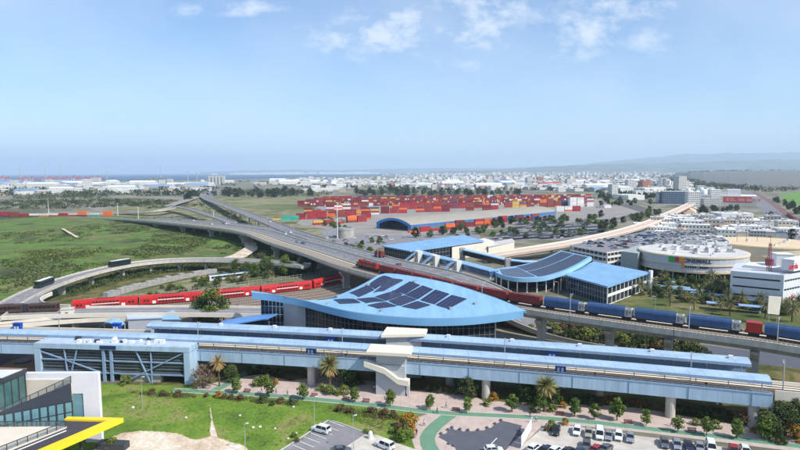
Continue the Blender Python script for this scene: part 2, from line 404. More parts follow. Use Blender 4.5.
def soft(m, wid=.5):
    """ragged rim: the patch breaks up with noise towards its border (attribute 'rim')"""
    m = m.copy(); n = m.node_tree.nodes; l = m.node_tree.links; a = n.new('ShaderNodeAttribute'); a.attribute_name = 'rim'; t = n.new('ShaderNodeTexCoord')
    z = n.new('ShaderNodeTexNoise'); z.inputs['Scale'].default_value = 1.1; z.inputs['Detail'].default_value = 7; z.inputs['Roughness'].default_value = .7; l.new(t.outputs['Object'], z.inputs['Vector'])
    c = n.new('ShaderNodeMath'); c.operation = 'MULTIPLY_ADD'; c.inputs[1].default_value = .7; c.inputs[2].default_value = .15; l.new(z.outputs['Fac'], c.inputs[0])
    d = n.new('ShaderNodeMath'); d.operation = 'GREATER_THAN'; l.new(a.outputs['Fac'], d.inputs[0]); l.new(c.outputs[0], d.inputs[1]); l.new(d.outputs[0], n['Principled BSDF'].inputs['Alpha']); return m
def soft_sheet(name, pxs, z, m, rim=3.0, cell=.6):
    P = [W(x, y, z) for x, y in pxs]; P2 = [(p.x, p.y) for p in P]; x0, x1 = min(p[0] for p in P2), max(p[0] for p in P2); y0, y1 = min(p[1] for p in P2), max(p[1] for p in P2)
    b = MB(); ix = {}; rim_v = []
    def dist(x, y):
        best = 1e9
        for (ax, ay), (bx, by) in zip(P2, P2[1:] + P2[:1]):
            dx, dy = bx - ax, by - ay; q = max(0, min(1, ((x - ax) * dx + (y - ay) * dy) / (dx * dx + dy * dy + 1e-9))); best = min(best, hypot(x - ax - q * dx, y - ay - q * dy))
        return best if inpoly(x, y, P2) else -best
    for i in range(int((x1 - x0) / cell) + 1):
        for j in range(int((y1 - y0) / cell) + 1):
            if not inpoly(x0 + (i + .5) * cell, y0 + (j + .5) * cell, P2): continue
            q = []
            for c in ((i, j), (i + 1, j), (i + 1, j + 1), (i, j + 1)):
                if c not in ix: ix[c] = len(b.v); px, py = x0 + c[0] * cell, y0 + c[1] * cell; b.v.append((px, py, z)); rim_v.append(max(0, min(1, dist(px, py) / rim)))
                q.append(ix[c])
            b.f.append(tuple(q)); b.m.append(0)
    o = struct(name, b, m); at = o.data.attributes.new('rim', 'FLOAT', 'POINT'); at.data.foreach_set('value', rim_v); return o
DIRTS = soft(DIRT)
# ------------------------------------------------------------ left field (gently rolling)
FP = [(-140, 219), (0, 217.6), (112, 216.6), (150, 219), (196, 227.5), (238, 234), (262, 243), (270, 250), (262, 256.5), (210, 259), (150, 263), (112, 270), (60, 284), (0, 307), (-60, 330), (-140, 330)]
FP2 = [(W(x, y).x, W(x, y).y) for x, y in FP]
def field_z(x, y):
    return 1.0 + 1.5 * noise.noise(Vector((x * .012, y * .012, 2))) + .8 * noise.noise(Vector((x * .035, y * .03, 7)))
b = MB(); st = 5.0; idx = {}
for i in range(-130, 0):
    for j in range(40, 165):
        x, y = i * st, j * st
        if not inpoly(x, y, FP2): continue
        q = []
        for a, c in ((0, 0), (1, 0), (1, 1), (0, 1)):
            k = (i + a, j + c)
            if k not in idx: idx[k] = len(b.v); b.v.append((k[0] * st, k[1] * st, max(.05, field_z(k[0] * st, k[1] * st))))
            q.append(idx[k])
        b.f.append(tuple(q)); b.m.append(0)
struct('grass_field', b, FIELD, smooth=True, loc=(0, 0, 0))
sheet('verge', [(-160, 345), (-160, 240), (0, 217), (115, 216), (200, 227), (262, 240), (300, 262), (300, 300), (200, 318), (0, 330)], .01, SCRUBG)
sheet('rail_yard', [(-40, 345), (60, 312), (120, 300), (200, 291), (300, 276.5), (345, 269), (400, 280), (395, 320), (300, 345)], .02, BALLD)
sheet('service_yard', [(100, 298), (150, 288), (210, 274.5), (300, 266), (318, 268), (318, 277), (215, 291), (140, 301)], .03, ROUGH)
sheet('dirt_track', [(205, 262), (232, 255), (245, 247.5), (243, 241), (236, 236), (244, 235), (256, 243), (258, 249), (246, 257), (228, 262.5)], 2.2, DIRT)
sheet('dirt_track', [(61, 228.5), (64, 228.5), (80, 237.5), (76, 237.5)], 2.6, DIRT)
sheet('park_ground', [(560, 300), (600, 290), (660, 284), (800, 284), (960, 300), (960, 350), (800, 330), (690, 318)], .02, ground_mat('park_turf', [(.35, s(74, 84, 46)), (.5, s(94, 102, 58)), (.64, s(128, 118, 84)), (.74, s(82, 98, 50))], .06, .7))
sheet('road', [(700, 344), (760, 352), (960, 372), (960, 385), (800, 373), (705, 358)], .02, ASPHD)
sheet('path', [(484, 325), (495, 323.5), (560, 333.5), (600, 338.5), (596, 341), (540, 335), (500, 330)], .03, DIRT)
# ------------------------------------------------------------ ground below and in front of the station
sheet('station_ground', [(-150, 420), (100, 388), (200, 366), (400, 352), (640, 352), (960, 385), (960, 470), (800, 440), (600, 412), (400, 396), (220, 384), (100, 400)], .03, SCRUBG)
sheet('lawn', [(60, 388), (100, 384), (190, 386), (240, 392), (310, 399), (400, 409.5), (418, 412), (416, 440), (420, 475), (60, 475)], .05, LAWN)
soft_sheet('dirt_patch', [(60, 475), (92, 445), (106, 435.5), (122, 430), (145, 427.5), (168, 428.5), (186, 431), (198, 436), (215, 432), (234, 438), (252, 443), (276, 475)], .07, DIRTS, 3.4)
soft_sheet('path', [(210, 443), (207.5, 432), (209, 420), (207.5, 410), (208, 401), (211.5, 401), (213.5, 411), (215.5, 423), (219, 434), (223, 443)], .074, DIRTS, 1.0, .3)
sheet('pavement', [(196, 387), (214, 383), (232, 377.5), (236, 377.5), (262, 374), (290, 381), (320, 376), (372, 381), (405, 390), (470, 392), (484, 402), (497, 401), (530, 406), (590, 404), (640, 408), (700, 419), (760, 428), (800, 434), (960, 462), (960, 475), (800, 452), (640, 432), (600, 428), (560, 424), (540, 428), (512, 455), (500, 475), (424, 475), (412, 440), (416, 418), (430, 413), (400, 409), (300, 398), (200, 392)], .06, PAVE)
def band(name, px, wid, z, m):
    p = smooth(spline([W(x, y, z) for x, y in px], 3), 3); b = MB(); b.strip(p, -wid / 2, wid / 2); return struct(name, b, m), p
_, CYC = band('cycle_path', [(172, 390.2), (186, 390.8), (200, 391.4), (250, 394), (300, 397.8), (360, 403.5), (400, 408.2), (440, 412.8), (520, 416.6), (560, 419.4), (600, 423), (650, 429), (700, 434.5), (760, 441.5), (830, 450)], 2.1, .10, GREENP)
band('cycle_path', [(452, 413.6), (443, 419), (436, 425), (427, 432), (423.5, 438), (425, 444), (432, 451), (440, 462)], 3.4, .102, GREENP)
band('cycle_path', [(212, 391.5), (228, 384), (240, 376), (252, 369), (262, 362)], 2.6, .104, GREENP)
for off, nm in ((-1.25, 'kerb_strip'), (1.25, 'kerb_strip')):
    b = MB(); b.sweep(offset(CYC, off), [(-.12, -.1), (-.12, .05), (.12, .05), (.12, -.1)]); struct(nm, b, CURBM)
sheet('car_park', [(545, 426), (562, 424.3), (600, 429.5), (640, 436), (700, 443.5), (760, 452), (800, 458), (800, 480), (490, 480), (520, 447)], .09, LOT)
sheet('asphalt_court', [(438.5, 437), (441, 434), (446, 433.8), (448, 430), (452, 427.8), (455, 430), (460, 429.6), (463, 431.5), (468, 430.4), (471, 431.4), (478, 430.4), (484, 430.5), (487, 428), (491, 427.8), (495, 424), (498, 423), (501, 420.5), (508, 422), (522, 425.5), (519, 431), (523, 433), (512, 443), (504, 452), (498, 475), (456, 475), (458, 452), (454, 446), (449, 444), (446, 441)], .10, ASPHD)
sheet('car_park', [(282, 449.5), (328, 420.4), (337, 422), (362, 431.5), (378, 437), (400, 445), (418, 456), (425, 480), (240, 480)], .09, ASPH2)
sheet('paved_island', [(347, 446), (364.5, 434.5), (378, 435), (400, 444), (424, 452), (430, 480), (380, 480)], .12, CONCW)
b = MB(); p = [W(x, y, .1) for x, y in [(240, 477), (282, 449.5), (328, 420.4)]] + [W(x, y, .1) for x, y in [(337, 422), (362, 431.5), (378, 437)]]
b.sweep(p, [(-.12, -.05), (-.12, .12), (.12, .12), (.12, -.05)]); struct('kerb_strip', b, CURBM)
b = MB()   # bay lines of the left car park
for i in range(7):
    a = W(292 + i * 6.2, 444.5 - i * 3.9, .13); c = a + (W(316, 430.8, .13) - W(308, 427, .13)).normalized() * 0 ; d = Vector((.80, -.60, 0)) * 5
    n = Vector((.06, .08, 0)); b.quad(a - n, a - n + d, a + n + d, a + n)
struct('bay_marking', b, LINE)
b = MB()   # white line on the paved court
for (x0, y0, x1, y1) in ((491, 444, 497, 438),):
    a, c = W(x0, y0, .13), W(x1, y1, .13); n = (c - a).normalized(); q = Vector((-n.y, n.x, 0)) * .12; b.quad(a - q, c - q, c + q, a + q)
struct('bay_marking', b, LINE)
# ------------------------------------------------------------ elevated station: curve PL(x), offsets grow away from the camera
def fit2(pts):
    S = [[sum(p[0] ** (i + j) for p in pts) for j in range(3)] for i in range(3)]; T = [sum(p[1] * p[0] ** i for p in pts) for i in range(3)]
    return Matrix(S).inverted() @ Vector(T)
PLZ = 5.5
PLC = fit2([(p.x, p.y) for p in [W(*q, PLZ) for q in ((0, 353), (100, 356.5), (200, 361), (300, 366.8), (365, 370.5), (432, 375.5), (515, 382.5), (600, 390.8), (663, 396.8), (700, 400.5), (767, 407.3))]])
def PLY(x): return PLC[0] + PLC[1] * x + PLC[2] * x * x
def PLpath(x0, x1, step=4.0, z=0.):
    n = max(2, int(abs(x1 - x0) / step)); return [Vector((x0 + (x1 - x0) * i / n, PLY(x0 + (x1 - x0) * i / n), z)) for i in range(n + 1)]
def PLat(x, off, z=0.):
    d = PLC[1] + 2 * PLC[2] * x; l = hypot(1, d); return Vector((x - d / l * off, PLY(x) + off / l, z))
def PLang(x): return atan(PLC[1] + 2 * PLC[2] * x)
def pier(b, c, z1, r=1.05, cap=None, ang=0):
    b.lathe([(0, 0), (r, 0), (r, z1 - 1.2), (r * 1.12, z1 - .9), (r * 1.12, z1), (0, z1)], 18, (c[0], c[1], 0))
def track(b, path, o, z, mr=1, ms=2):
    """two rails and their sleepers"""
    b.sweep(offset(path, o - .75, z), [(-.05, 0), (-.05, .16), (.05, .16), (.05, 0)], mr); b.sweep(offset(path, o + .75, z), [(-.05, 0), (-.05, .16), (.05, .16), (.05, 0)], mr)
    A = Arc(offset(path, o, z)); d = .4
    while d < A.len: p, a = A.at(d); b.obox((p.x, p.y), a, .28, 2.5, p.z - .06, p.z + .05, ms); d += 1.1
XE, XW = 85.5, -152.0
# track deck between the platforms
deck = empty('railway_viaduct', 'beige concrete station viaduct carrying two tracks between the blue platform canopies', 'viaduct', PLat(0, 8))
P0 = PLpath(132, XW)
b = MB(); b.sweep(P0, [(4.4, 7.2), (4.4, 7.55), (10.8, 7.55), (10.8, 7.2), (9.4, 6.0), (5.8, 6.0)]); b.build('deck', CREAM, deck)
b = MB(); b.sweep(PLpath(132, 87), [(4.05, 5.9), (4.05, 8.35), (4.35, 8.35), (4.35, 5.9)]); b.sweep(PLpath(132, 87), [(10.85, 5.9), (10.85, 8.35), (11.15, 8.35), (11.15, 5.9)]); b.build('parapet', CREAM, deck)
b = MB(); b.strip(P0, 4.5, 7.3, 7.58); b.build('track_bed', BALLD, deck)  # dark strip along the near track paints in the shade below the canopy
b = MB()
for o in (5.35, 6.85, 8.45, 9.95): b.sweep(offset(P0, o, 7.6), [(-.05, 0), (-.05, .16), (.05, .16), (.05, 0)])
b.build('rail', RAIL, deck)
for x in (126, 88, 50, 12, -26, -64, -102, -140):
    b = MB(); pier(b, PLat(x, 7.4), 6.0, 1.2); b.build('pier', CONC, deck)
# platforms
def platform(name, label, o0, o1, x0, x1, face, wall):
    t = empty(name, label, 'station platform', PLat((x0 + x1) / 2, o0))
    P = PLpath(x0, x1)
    s_ = 1 if o1 > o0 else -1
    b = MB(); b.sweep(P, sorted_prof(o0 + s_ * .3, o1, 7.35, 8.15)); b.build('floor', ASPHD, t)
    if face:
        b = MB(); b.sweep(P, [(o0 - .05, 5.5), (o0 - .05, 8.75), (o0 + .22, 8.75), (o0 + .22, 5.5)]); b.build('fascia', BLUEF, t)
        b = MB(); b.sweep(P, [(o0 + .3, 6.0), (o0 + .3, 7.3), (o1, 7.3), (o1 - 1, 6.0)]); b.build('girder', CONC, t)
    if wall:
        b = MB(); b.sweep(P, [(wall, 6.0), (wall, 8.15), (wall + .25, 8.15), (wall + .25, 6.0)]); b.build('girder', CONC, t)
    return t, P
def sorted_prof(a, c, z0, z1): return [(min(a, c), z0), (min(a, c), z1), (max(a, c), z1), (max(a, c), z0)]
fp, P1 = platform('front_platform', 'nearer elevated platform with pale blue side beam and one long blue canopy', 0., 4.35, XE, XW, True, None)
def canopy(t, x0, x1, oa, ob, z, front, posts_at, step, lean=.0, railing=None, gaps=()):
    P = PLpath(x0, x1, 3)
    mid = (oa + ob) / 2
    b = MB(); b.sweep(P, [(oa, z - .55), (oa, z - .05), (oa + .9, z + .38), (mid, z + .62), (ob - .9, z + .5), (ob, z + .1), (ob, z - .12), (mid, z + .2)]); b.build('canopy_roof', CANR, t)
    b = MB(); b.sweep(P, [(oa - .14, z - .75), (oa - .14, z + .0), (oa - .02, z + .0), (oa - .02, z - .75)]); b.build('canopy_fascia', BLUED, t)
    x = x0 - 1.5
    while x > x1 + 1:
        if not any(g0 < x < g1 for g0, g1 in gaps):
            b = MB(); p = PLat(x, posts_at); q = PLat(x, oa + .4)
            b.tube((p.x, p.y, 8.1), (p.x, p.y, z + .1), .11, n=8)
            b.bar((p.x, p.y, z - 1.0), (q.x, q.y, z - .3), .12); b.bar((p.x, p.y, z - 1.0), (*PLat(x, 2 * posts_at - oa - .4)[:2], z - .1), .12)
            b.build('post', STEEL, t)
        x -= step
    if railing is not None:
        b = MB(); Q = PLpath(x0, x1, 3)
        for h in (9.25, 9.0): b.sweep(Q, [(railing - .03, h), (railing - .03, h + .06), (railing + .03, h + .06), (railing + .03, h)])
        xx = x0
        while xx > x1: p = PLat(xx, railing); b.tube((p.x, p.y, 8.7), (p.x, p.y, 9.3), .04, n=5); xx -= 2.2
        b.build('railing', STEEL, t)
canopy(fp, XE - .3, XW, .15, 4.6, 11.6, True, 1.5, 6.6, railing=.35)
rp = empty('rear_platform', 'farther elevated platform with long blue canopy and grey shaded back wall', 'station platform', PLat(-30, 12))
P2 = PLpath(84, XW)
b = MB(); b.sweep(P2, [(11.2, 7.3), (11.2, 8.15), (15.6, 8.15), (15.6, 7.3)]); b.build('floor', ASPHD, rp)
b = MB(); b.sweep(P2, [(11.3, 5.9), (11.3, 7.25), (15.9, 7.25), (15.9, 5.9)]); b.build('girder', CONC, rp)
b = MB(); b.sweep(PLpath(84, -82), [(15.62, 7.3), (15.62, 9.6), (15.85, 9.6), (15.85, 7.3)]); b.build('back_wall', BLUED, rp)
b = MB(); x = 83.
while x > -82: p = PLat(x, 15.5); b.obox((p.x, p.y), PLang(x), 2.9, .06, 9.65, 11.3); x -= 3.1
b.build('back_glazing', DARKG, rp)
canopy(rp, 84, -82, 11.3, 16.2, 11.9, True, 13.8, 7.4)
b = MB(); b.sweep(PLpath(-83, XW), [(15.0, 7.3), (15.0, 9.4), (15.4, 9.4), (15.4, 7.3)]); b.build('parapet', CREAM, rp)
for x in (77, 41, 5, -31, -67, -103, -139):
    b = MB(); pier(b, PLat(x, 13.6), 5.9, 1.1); b.build('pier', CONC, rp)
for px, py in ((754.4, 429), (663.5, 412.6), (486, 402), (310, 385.5)):
    p = PLat(W(px, py).x, 1.5); b = MB(); pier(b, p, 5.98, 1.15); b.build('pier', CONCW, fp)
for x in (-64, -100, -136):
    b = MB(); pier(b, PLat(x, 1.6), 5.95, 1.15); b.build('pier', CONCW, fp)
DPM = mat('downpipe_grey', s(128, 150, 172), .5, .1, 1); x = XE - 4
while x > XW + 3:
    b = MB(); p = PLat(x, -.13); b.tube((p.x, p.y, 5.5), (p.x, p.y, 8.7), .07, n=6); b.build('downpipe', DPM, fp); x -= 12.7
b = MB(); b.sweep(PLpath(XE, XW), [(-.16, 8.6), (-.16, 8.82), (.3, 8.82), (.3, 8.6)]); b.build('coping', BLUED, fp)
x = 80
while x > -60:
    c_ = PLat(x, 13.2); b = MB(); b.obox(c_, PLang(x), 1.0, .8, 12.4, 13.15); b.build('roof_box', WHITE, rp); x -= 17.3
# kiosks on the platforms (blue boxes with pale panel)
def kiosk(p, a, label, wide=2.7):
    t = empty('ticket_kiosk', label, 'kiosk', p); ca = cos(a); sa = sin(a)
    b = MB(); b.obox(p, a, wide, 1.2, 8.15, 10.7); b.obox(p, a, wide + .3, 1.6, 10.7, 10.9); b.build('cabinet', mat('kiosk_blue', s(30, 78, 170), .45, .08, .6), t)
    n = Vector((sa, -ca, 0)); u = Vector((ca, sa, 0)); b = MB()
    for k in (-.55, .45):
        c = p + n * .615 + u * k; b.obox((c.x, c.y), a, .6, .03, 8.7, 9.8)
    b.build('panel', WHITE, t)
for px, py, o, lab in ((311, 349, 2.6, 'blue ticket kiosk on the nearer platform above the tall fan palm'), (560, 366, 2.6, 'blue ticket kiosk on the nearer platform behind the right palm'), (331, 334, 13, 'blue ticket kiosk on the farther platform left of the cream roof'), (553, 349, 13, 'blue ticket kiosk on the farther platform under the right canopy'), (117, 328, 16.9, 'blue kiosk standing at the parapet left of the farther canopy')):
    x = min([i * .5 for i in range(-300, 180)], key=lambda q: abs(PJ(PLat(q, o, 9))[0] - px)); kiosk(PLat(x, o, 8.15) , PLang(x), lab)
# catenary masts
def mast(p, h, label, arm=None, name='catenary_mast', r=.16, group=None):
    t = empty(name, label, 'mast', p, group)
    b = MB(); b.tube(p, p + Vector((0, 0, h)), r, r * .7, 8); b.build('pole', STEEL, t)
    if arm is not None:
        b = MB(); q = p + Vector((0, 0, h - .5)); b.tube(q, q + arm, .06, n=6); b.tube(q + Vector((0, 0, -1.1)), q + arm * .8, .05, n=6); b.build('bracket_arm', STEEL, t)
    return t
for px, nm in ((343, 'left of the cream roof'), (504, 'right of the hall roof tip'), (692, 'near the end of the farther canopy'), (59, 'beside the person in blue'), (198, 'behind the louvred station box'), (785, 'beyond the canopy ends')):
    x = min([i * .5 for i in range(-260, 260)], key=lambda q: abs(PJ(PLat(q, 7.6, 12))[0] - px)); p = PLat(x, 7.6, 7.55); a = PLang(x)
    mast(p, 7.4, 'slim grey catenary mast between the station tracks ' + nm, Vector((-sin(a), cos(a), 0)) * 1.6)

# ------------------------------------------------------------ freight viaduct, highway
VPX = [(900, 371, 12), (800, 348, 12), (690, 335, 12), (590, 320.7, 12), (530, 312.6, 12), (455, 298, 12), (380, 278, 12), (340, 267.5, 12), (300, 253, 12), (270, 243.5, 11.6), (240, 232.5, 11), (200, 226.6, 10.2), (150, 221.5, 7), (118, 219.4, 3.6), (90, 218.4, 1.2), (60, 217.6, .3)]
VP = smooth(spline([W(*q) for q in VPX], 5), 14)
fv = empty('freight_viaduct', 'long curving concrete viaduct carrying the red and blue freight train', 'viaduct', VP[40])
iend = min(range(len(VP)), key=lambda i: abs(PJ(VP[i])[0] - 120) + (0 if VP[i].y > 300 else 999))
VA = VP
b = MB(); b.sweep(VA, [(0.0, -.25), (0, .0), (10.6, .0), (10.6, -.25), (8.2, -1.2), (7.4, -3.0), (3.2, -3.0), (2.4, -1.2)]); b.build('deck', CONC, fv)
b = MB(); b.sweep(VA, [(-.2, -1.0), (-.2, .85), (.1, .85), (.1, -1.0)]); b.build('parapet', CONCW, fv)
b = MB(); b.sweep(VA, [(10.5, -1.0), (10.5, .85), (10.8, .85), (10.8, -1.0)]); b.build('parapet', CONCW, fv)
b = MB(); b.strip(VA, .2, 1.5, .03); b.strip(VA, 9.4, 10.4, .03); b.build('walkway', CREAM, fv)
b = MB(); b.strip(VA, 1.5, 9.4, .02); b.build('ballast_bed', BALL, fv)
b = MB(); track(b, VA, 3.1, .06, 0, 1); b.build('track', [RAIL, SLEEP], fv)
b = MB(); track(b, VA, 7.5, .06, 0, 1); b.build('track', [RAIL, SLEEP], fv)
VARC = Arc(VA)
def vpier(px, wide=False):
    d = VARC.near_px(px); p, a = VARC.at(d); n = Vector((sin(a), -cos(a), 0)); c = p + n * 5.3; zt = max(.3, p.z - 3.0)
    b = MB(); u = Vector((cos(a), sin(a), 0))
    def ring(z, hw, ht): return [c + n * sx * hw + u * sy * ht + Vector((0, 0, z - c.z)) for sx, sy in ((-1, -1), (1, -1), (1, 1), (-1, 1))]
    rs = [ring(0, 1.7, 1.0), ring(zt - 3.2, 1.7, 1.0), ring(zt - .9, 3.6, 1.05), ring(zt - .02, 3.8, 1.05)]
    vs = [v for r in rs for v in r]; fs = [(i * 4 + j, i * 4 + (j + 1) % 4, i * 4 + 4 + (j + 1) % 4, i * 4 + 4 + j) for i in range(3) for j in range(4)]
    b.add(vs, fs + [(12, 13, 14, 15)]); b.build('pier', CONC, fv)
for px in (860, 757, 677, 604, 537, 470, 420, 378, 338, 300, 268, 238, 205, 178, 152): vpier(px)
dd = 20.
while dd < VARC.len - 30:
    p, a = VARC.at(dd); n = Vector((sin(a), -cos(a), 0)); b = MB(); c_ = p - n * .23; b.obox((c_.x, c_.y), a, .14, .07, p.z - 2.2, p.z + .86); b.build('expansion_joint', DSTEEL, fv); dd += 31
# catenary-like slender masts along the viaduct
for px, lab in ((573, 'at the first blue wagon'), (692, 'in front of the long blue wagons'), (476, 'in front of the red containers'), (773, 'beside the red end wagon')):
    d = VARC.near_px(px); p, a = VARC.at(d); n = Vector((sin(a), -cos(a), 0)); mast(p + n * .6, 8.0, 'grey overhead line mast on the freight viaduct ' + lab, n * 3.0)

ROADM = mat('highway_asphalt', s(124, 123, 126), .9, .2, .2, spec=.2)
def roadway(path, o0, o1, thick, t, m, par=CONCW, lanes=(), dash=()):
    b = MB(); b.sweep(path, [(o0, -thick), (o0, 0), (o1, 0), (o1, -thick), (o1 - 1.5, -thick - .9), (o0 + 1.5, -thick - .9)]); b.build('deck', CONC, t)
    b = MB(); b.strip(path, o0 + .35, o1 - .35, .03); b.build('carriageway', m, t)
    b = MB(); b.sweep(path, [(o0 - .1, -.8), (o0 - .1, .85), (o0 + .25, .85), (o0 + .25, -.8)]); b.build('parapet', par, t)
    b = MB(); b.sweep(path, [(o1 - .25, -.8), (o1 - .25, .85), (o1 + .1, .85), (o1 + .1, -.8)]); b.build('parapet', par, t)
    if lanes or dash:
        b = MB()
        for l in lanes: b.strip(path, l - .12, l + .12, .05)
        for l in dash:
            A = Arc(offset(path, l)); d = 0
            while d < A.len - 4: p, a = A.at(d); q, _ = A.at(d + 3.5); n = Vector((sin(a), -cos(a), 0)) * .1; z = Vector((0, 0, .05)); b.quad(p - n + z, q - n + z, q + n + z, p + n + z); d += 9
        b.build('lane_marking', LINE, t)
hw = empty('highway_flyover', 'wide grey highway flyover running beside the freight viaduct', 'flyover', VP[60])
HWP = []
for p, n in zip(VA, normals(VA)):
    x = PJ(p)[0]
    if p.y < 172 or x < 128: continue
    k = min(1, max(0, (x - 395) / 150)); k = k * k * (3 - 2 * k)
    z = p.z - k * (p.z - .3)
    HWP.append(Vector((p.x + n[0] * 11.6, p.y + n[1] * 11.6, z)))
HWP = smooth(HWP, 6)
roadway(HWP, 0., 25., .9, hw, ROADM, lanes=(1.2, 12.1, 12.9, 23.8), dash=(4.8, 8.4, 16.4, 20.1))
b = MB(); b.sweep(HWP, [(12.35, 0), (12.35, .8), (12.65, .8), (12.65, 0)]); b.build('median_barrier', CONCW, hw)
HARC = Arc(HWP)
for px in (415, 378, 338, 300, 272, 246, 215, 190):
    d = HARC.near_px(px); p, a = HARC.at(d); n = Vector((sin(a), -cos(a), 0))
    for o in (5, 19):
        q = p + n * o; b = MB(); b.lathe([(0, 0), (.9, 0), (.9, p.z - 1.75), (0, p.z - 1.75)], 12, (q.x, q.y, 0)); b.build('pier', CONC, hw)
# second branch that comes in from the far left-centre
BR = smooth(spline([W(*q) for q in [(318, 240, 11.5), (292, 231.5, 11.5), (268, 222, 11.5), (250, 215, 11), (234, 209, 10), (218, 203, 8), (206, 198.5, 5), (202, 194.5, 2), (208, 190, .6), (214, 187, .5)]], 8), 5)
br = empty('flyover_ramp', 'grey ramp flyover with dark underside joining the highway from the far coast', 'flyover', BR[10])
roadway(BR, -7, 7, .9, br, ROADM, dash=(0,))
A = Arc(BR)
for px in (285, 272, 262, 252, 243, 234):
    p, a = A.at(A.near_px(px))
    for o in (-4, 4):
        b = MB(); b.lathe([(0, 0), (.8, 0), (.8, p.z - 1.75), (0, p.z - 1.75)], 10, (p.x + o * sin(a), p.y - o * cos(a), 0)); b.build('pier', CONC, br)
BR2 = smooth(spline([W(*q) for q in [(232, 222.5, 10.8), (206, 214, 10.5), (190, 209, 10), (176, 206.5, 9), (168, 206.2, 8), (176, 203.5, 6), (188, 200, 4), (200, 196, 2), (206, 192, .6)]], 8), 5)
br2 = empty('flyover_ramp', 'narrow curving ramp flyover at the far left interchange', 'flyover', BR2[10]); roadway(BR2, -5, 5, .8, br2, ROADM, dash=(0,))
BR3 = smooth(spline([W(*q) for q in [(176, 207, 9), (160, 210.5, 7), (140, 212.5, 4), (110, 213.5, 1), (40, 214.6, .4)]], 8), 4)
br3 = empty('flyover_ramp', 'low straight ramp running left behind the green field', 'flyover', BR3[5]); roadway(BR3, -6, 6, .8, br3, ROADM)
b = MB(); hp = smooth(spline([W(*q) for q in [(203, 199, .3), (209, 191, .3), (214, 187.2, .3), (217, 184.8, .3), (219, 183, .3)]], 20), 2); b.strip(hp, -22, 22, 0); struct('road', b, ROADM)
sheet('interchange_ground', [(100, 222), (110, 209), (150, 204), (190, 200), (240, 196), (330, 196), (420, 200), (420, 262), (300, 240), (220, 224)], .04, ROUGH)

# ------------------------------------------------------------ left loop ramp and lower road
LZ = 6.6
RP = smooth(spline([W(*q) for q in [(-40, 338, LZ), (0, 310.5, LZ), (30, 293.5, LZ), (60, 281.5, LZ), (90, 272.8, LZ), (120, 266, LZ), (150, 261.8, LZ), (180, 260, LZ), (215, 259.6, LZ), (250, 261, LZ), (285, 263.5, LZ), (306, 265.5, LZ)]], 5), 5)
RP = RP[::-1]    # travel right to left so that offsets grow away from the camera
rp_ = empty('ramp_bridge', 'two lane ramp bridge curving past the green field with coaches on it', 'bridge', RP[20])
roadway(RP, -4.6, 4.6, .8, rp_, ASPH2, dash=(0,))
A = Arc(RP)
for px, py in ((58, 305.8), (94, 291.5), (123.4, 282.6), (148.3, 274.6), (178.9, 269.3), (208, 267.5), (236, 267.5)):
    p, a = A.at(A.near_px(px)); b = MB(); b.obox((p.x, p.y), a, 1.3, 3.0, 0, LZ - 1.68); b.build('pier', CONC, rp_)
LR = smooth(spline([W(*q) for q in [(330, 313, LZ), (255, 311.5, LZ), (200, 310.5, LZ), (150, 310.5, LZ), (100, 311, LZ), (60, 312, LZ), (20, 313.5, LZ), (-60, 317, LZ)]], 5), 4)
lr_ = empty('road_bridge', 'low road bridge passing between the red train and the station', 'bridge', LR[10])
b = MB(); b.sweep(LR, [(-6.5, -.7), (-6.5, 0), (5.2, 0), (5.2, -.7)]); b.build('deck', CONC, lr_)
b = MB(); b.strip(LR, -6, 5, .03); b.build('carriageway', ASPH2, lr_)
b = MB(); b.sweep(LR, [(-6.6, -.8), (-6.6, .9), (-6.25, .9), (-6.25, -.8)]); b.build('parapet', CREAM, lr_)
i0 = min(range(len(LR)), key=lambda i: abs(PJ(LR[i])[0] - 66)); b = MB(); b.sweep(LR[:i0], [(5.0, -.8), (5.0, .9), (5.3, .9), (5.3, -.8)]); b.build('parapet', CREAM, lr_)
b = MB(); b.strip(LR, -.12, .12, .05); b.build('lane_marking', LINE, lr_)
for q in LR[::6]:
    b = MB(); b.obox(q, 0, 1.2, 5, 0, LZ - .72); b.build('pier', CONC, lr_)
b = MB(); p = [W(*q) for q in [(-50, 312, LZ + .02), (0, 306, LZ + .02), (30, 298, LZ + .02), (46, 294, LZ + .02), (40, 300, LZ + .02), (41, 305, LZ + .02), (50, 308.5, LZ + .02), (60, 309.8, LZ + .02), (0, 313, LZ + .02), (-50, 317, LZ + .02)]]; b.prism(p, LZ - .6, LZ + .06); b.build('merge_slab', ASPH2, lr_)
b = MB(); e = smooth(spline([W(*q) for q in [(70, 306.8, LZ), (54, 306, LZ), (43, 303.5, LZ), (40, 300.5, LZ), (44, 297, LZ), (52, 293.5, LZ)]], 2), 3); b.sweep(e, [(-.2, -.8), (-.2, .9), (.2, .9), (.2, -.8)]); b.build('parapet', CREAM, lr_)
# beige slip road nearer the station
SR = smooth(spline([W(*q) for q in [(150, 318, 5.2), (110, 317.8, 5.2), (80, 319, 5.2), (50, 321.5, 5.2), (0, 326, 5.2), (-60, 331, 5.2)]], 5), 3)
sr_ = empty('slip_road', 'beige parapeted slip road bending in front of the low road bridge', 'bridge', SR[5])
b = MB(); b.sweep(SR, [(-2.6, -.7), (-2.6, 0), (2.6, 0), (2.6, -.7)]); b.build('deck', CONC, sr_)
for o in (-2.7, 2.5): b = MB(); b.sweep(SR, [(o, -.7), (o, .85), (o + .3, .85), (o + .3, -.7)]); b.build('parapet', CREAM, sr_)
b = MB(); b.strip(SR, -2.3, 2.4, .03); b.build('carriageway', ASPH2, sr_)
for q in SR[::5]: b = MB(); b.obox(q, 0, 1., 3, 0, 4.45); b.build('pier', CONC, sr_)
kc = W(68, 317, 5.2); t = empty('cream_cabin', 'small cream plant cabin standing at the bend of the slip road', 'cabin', kc)
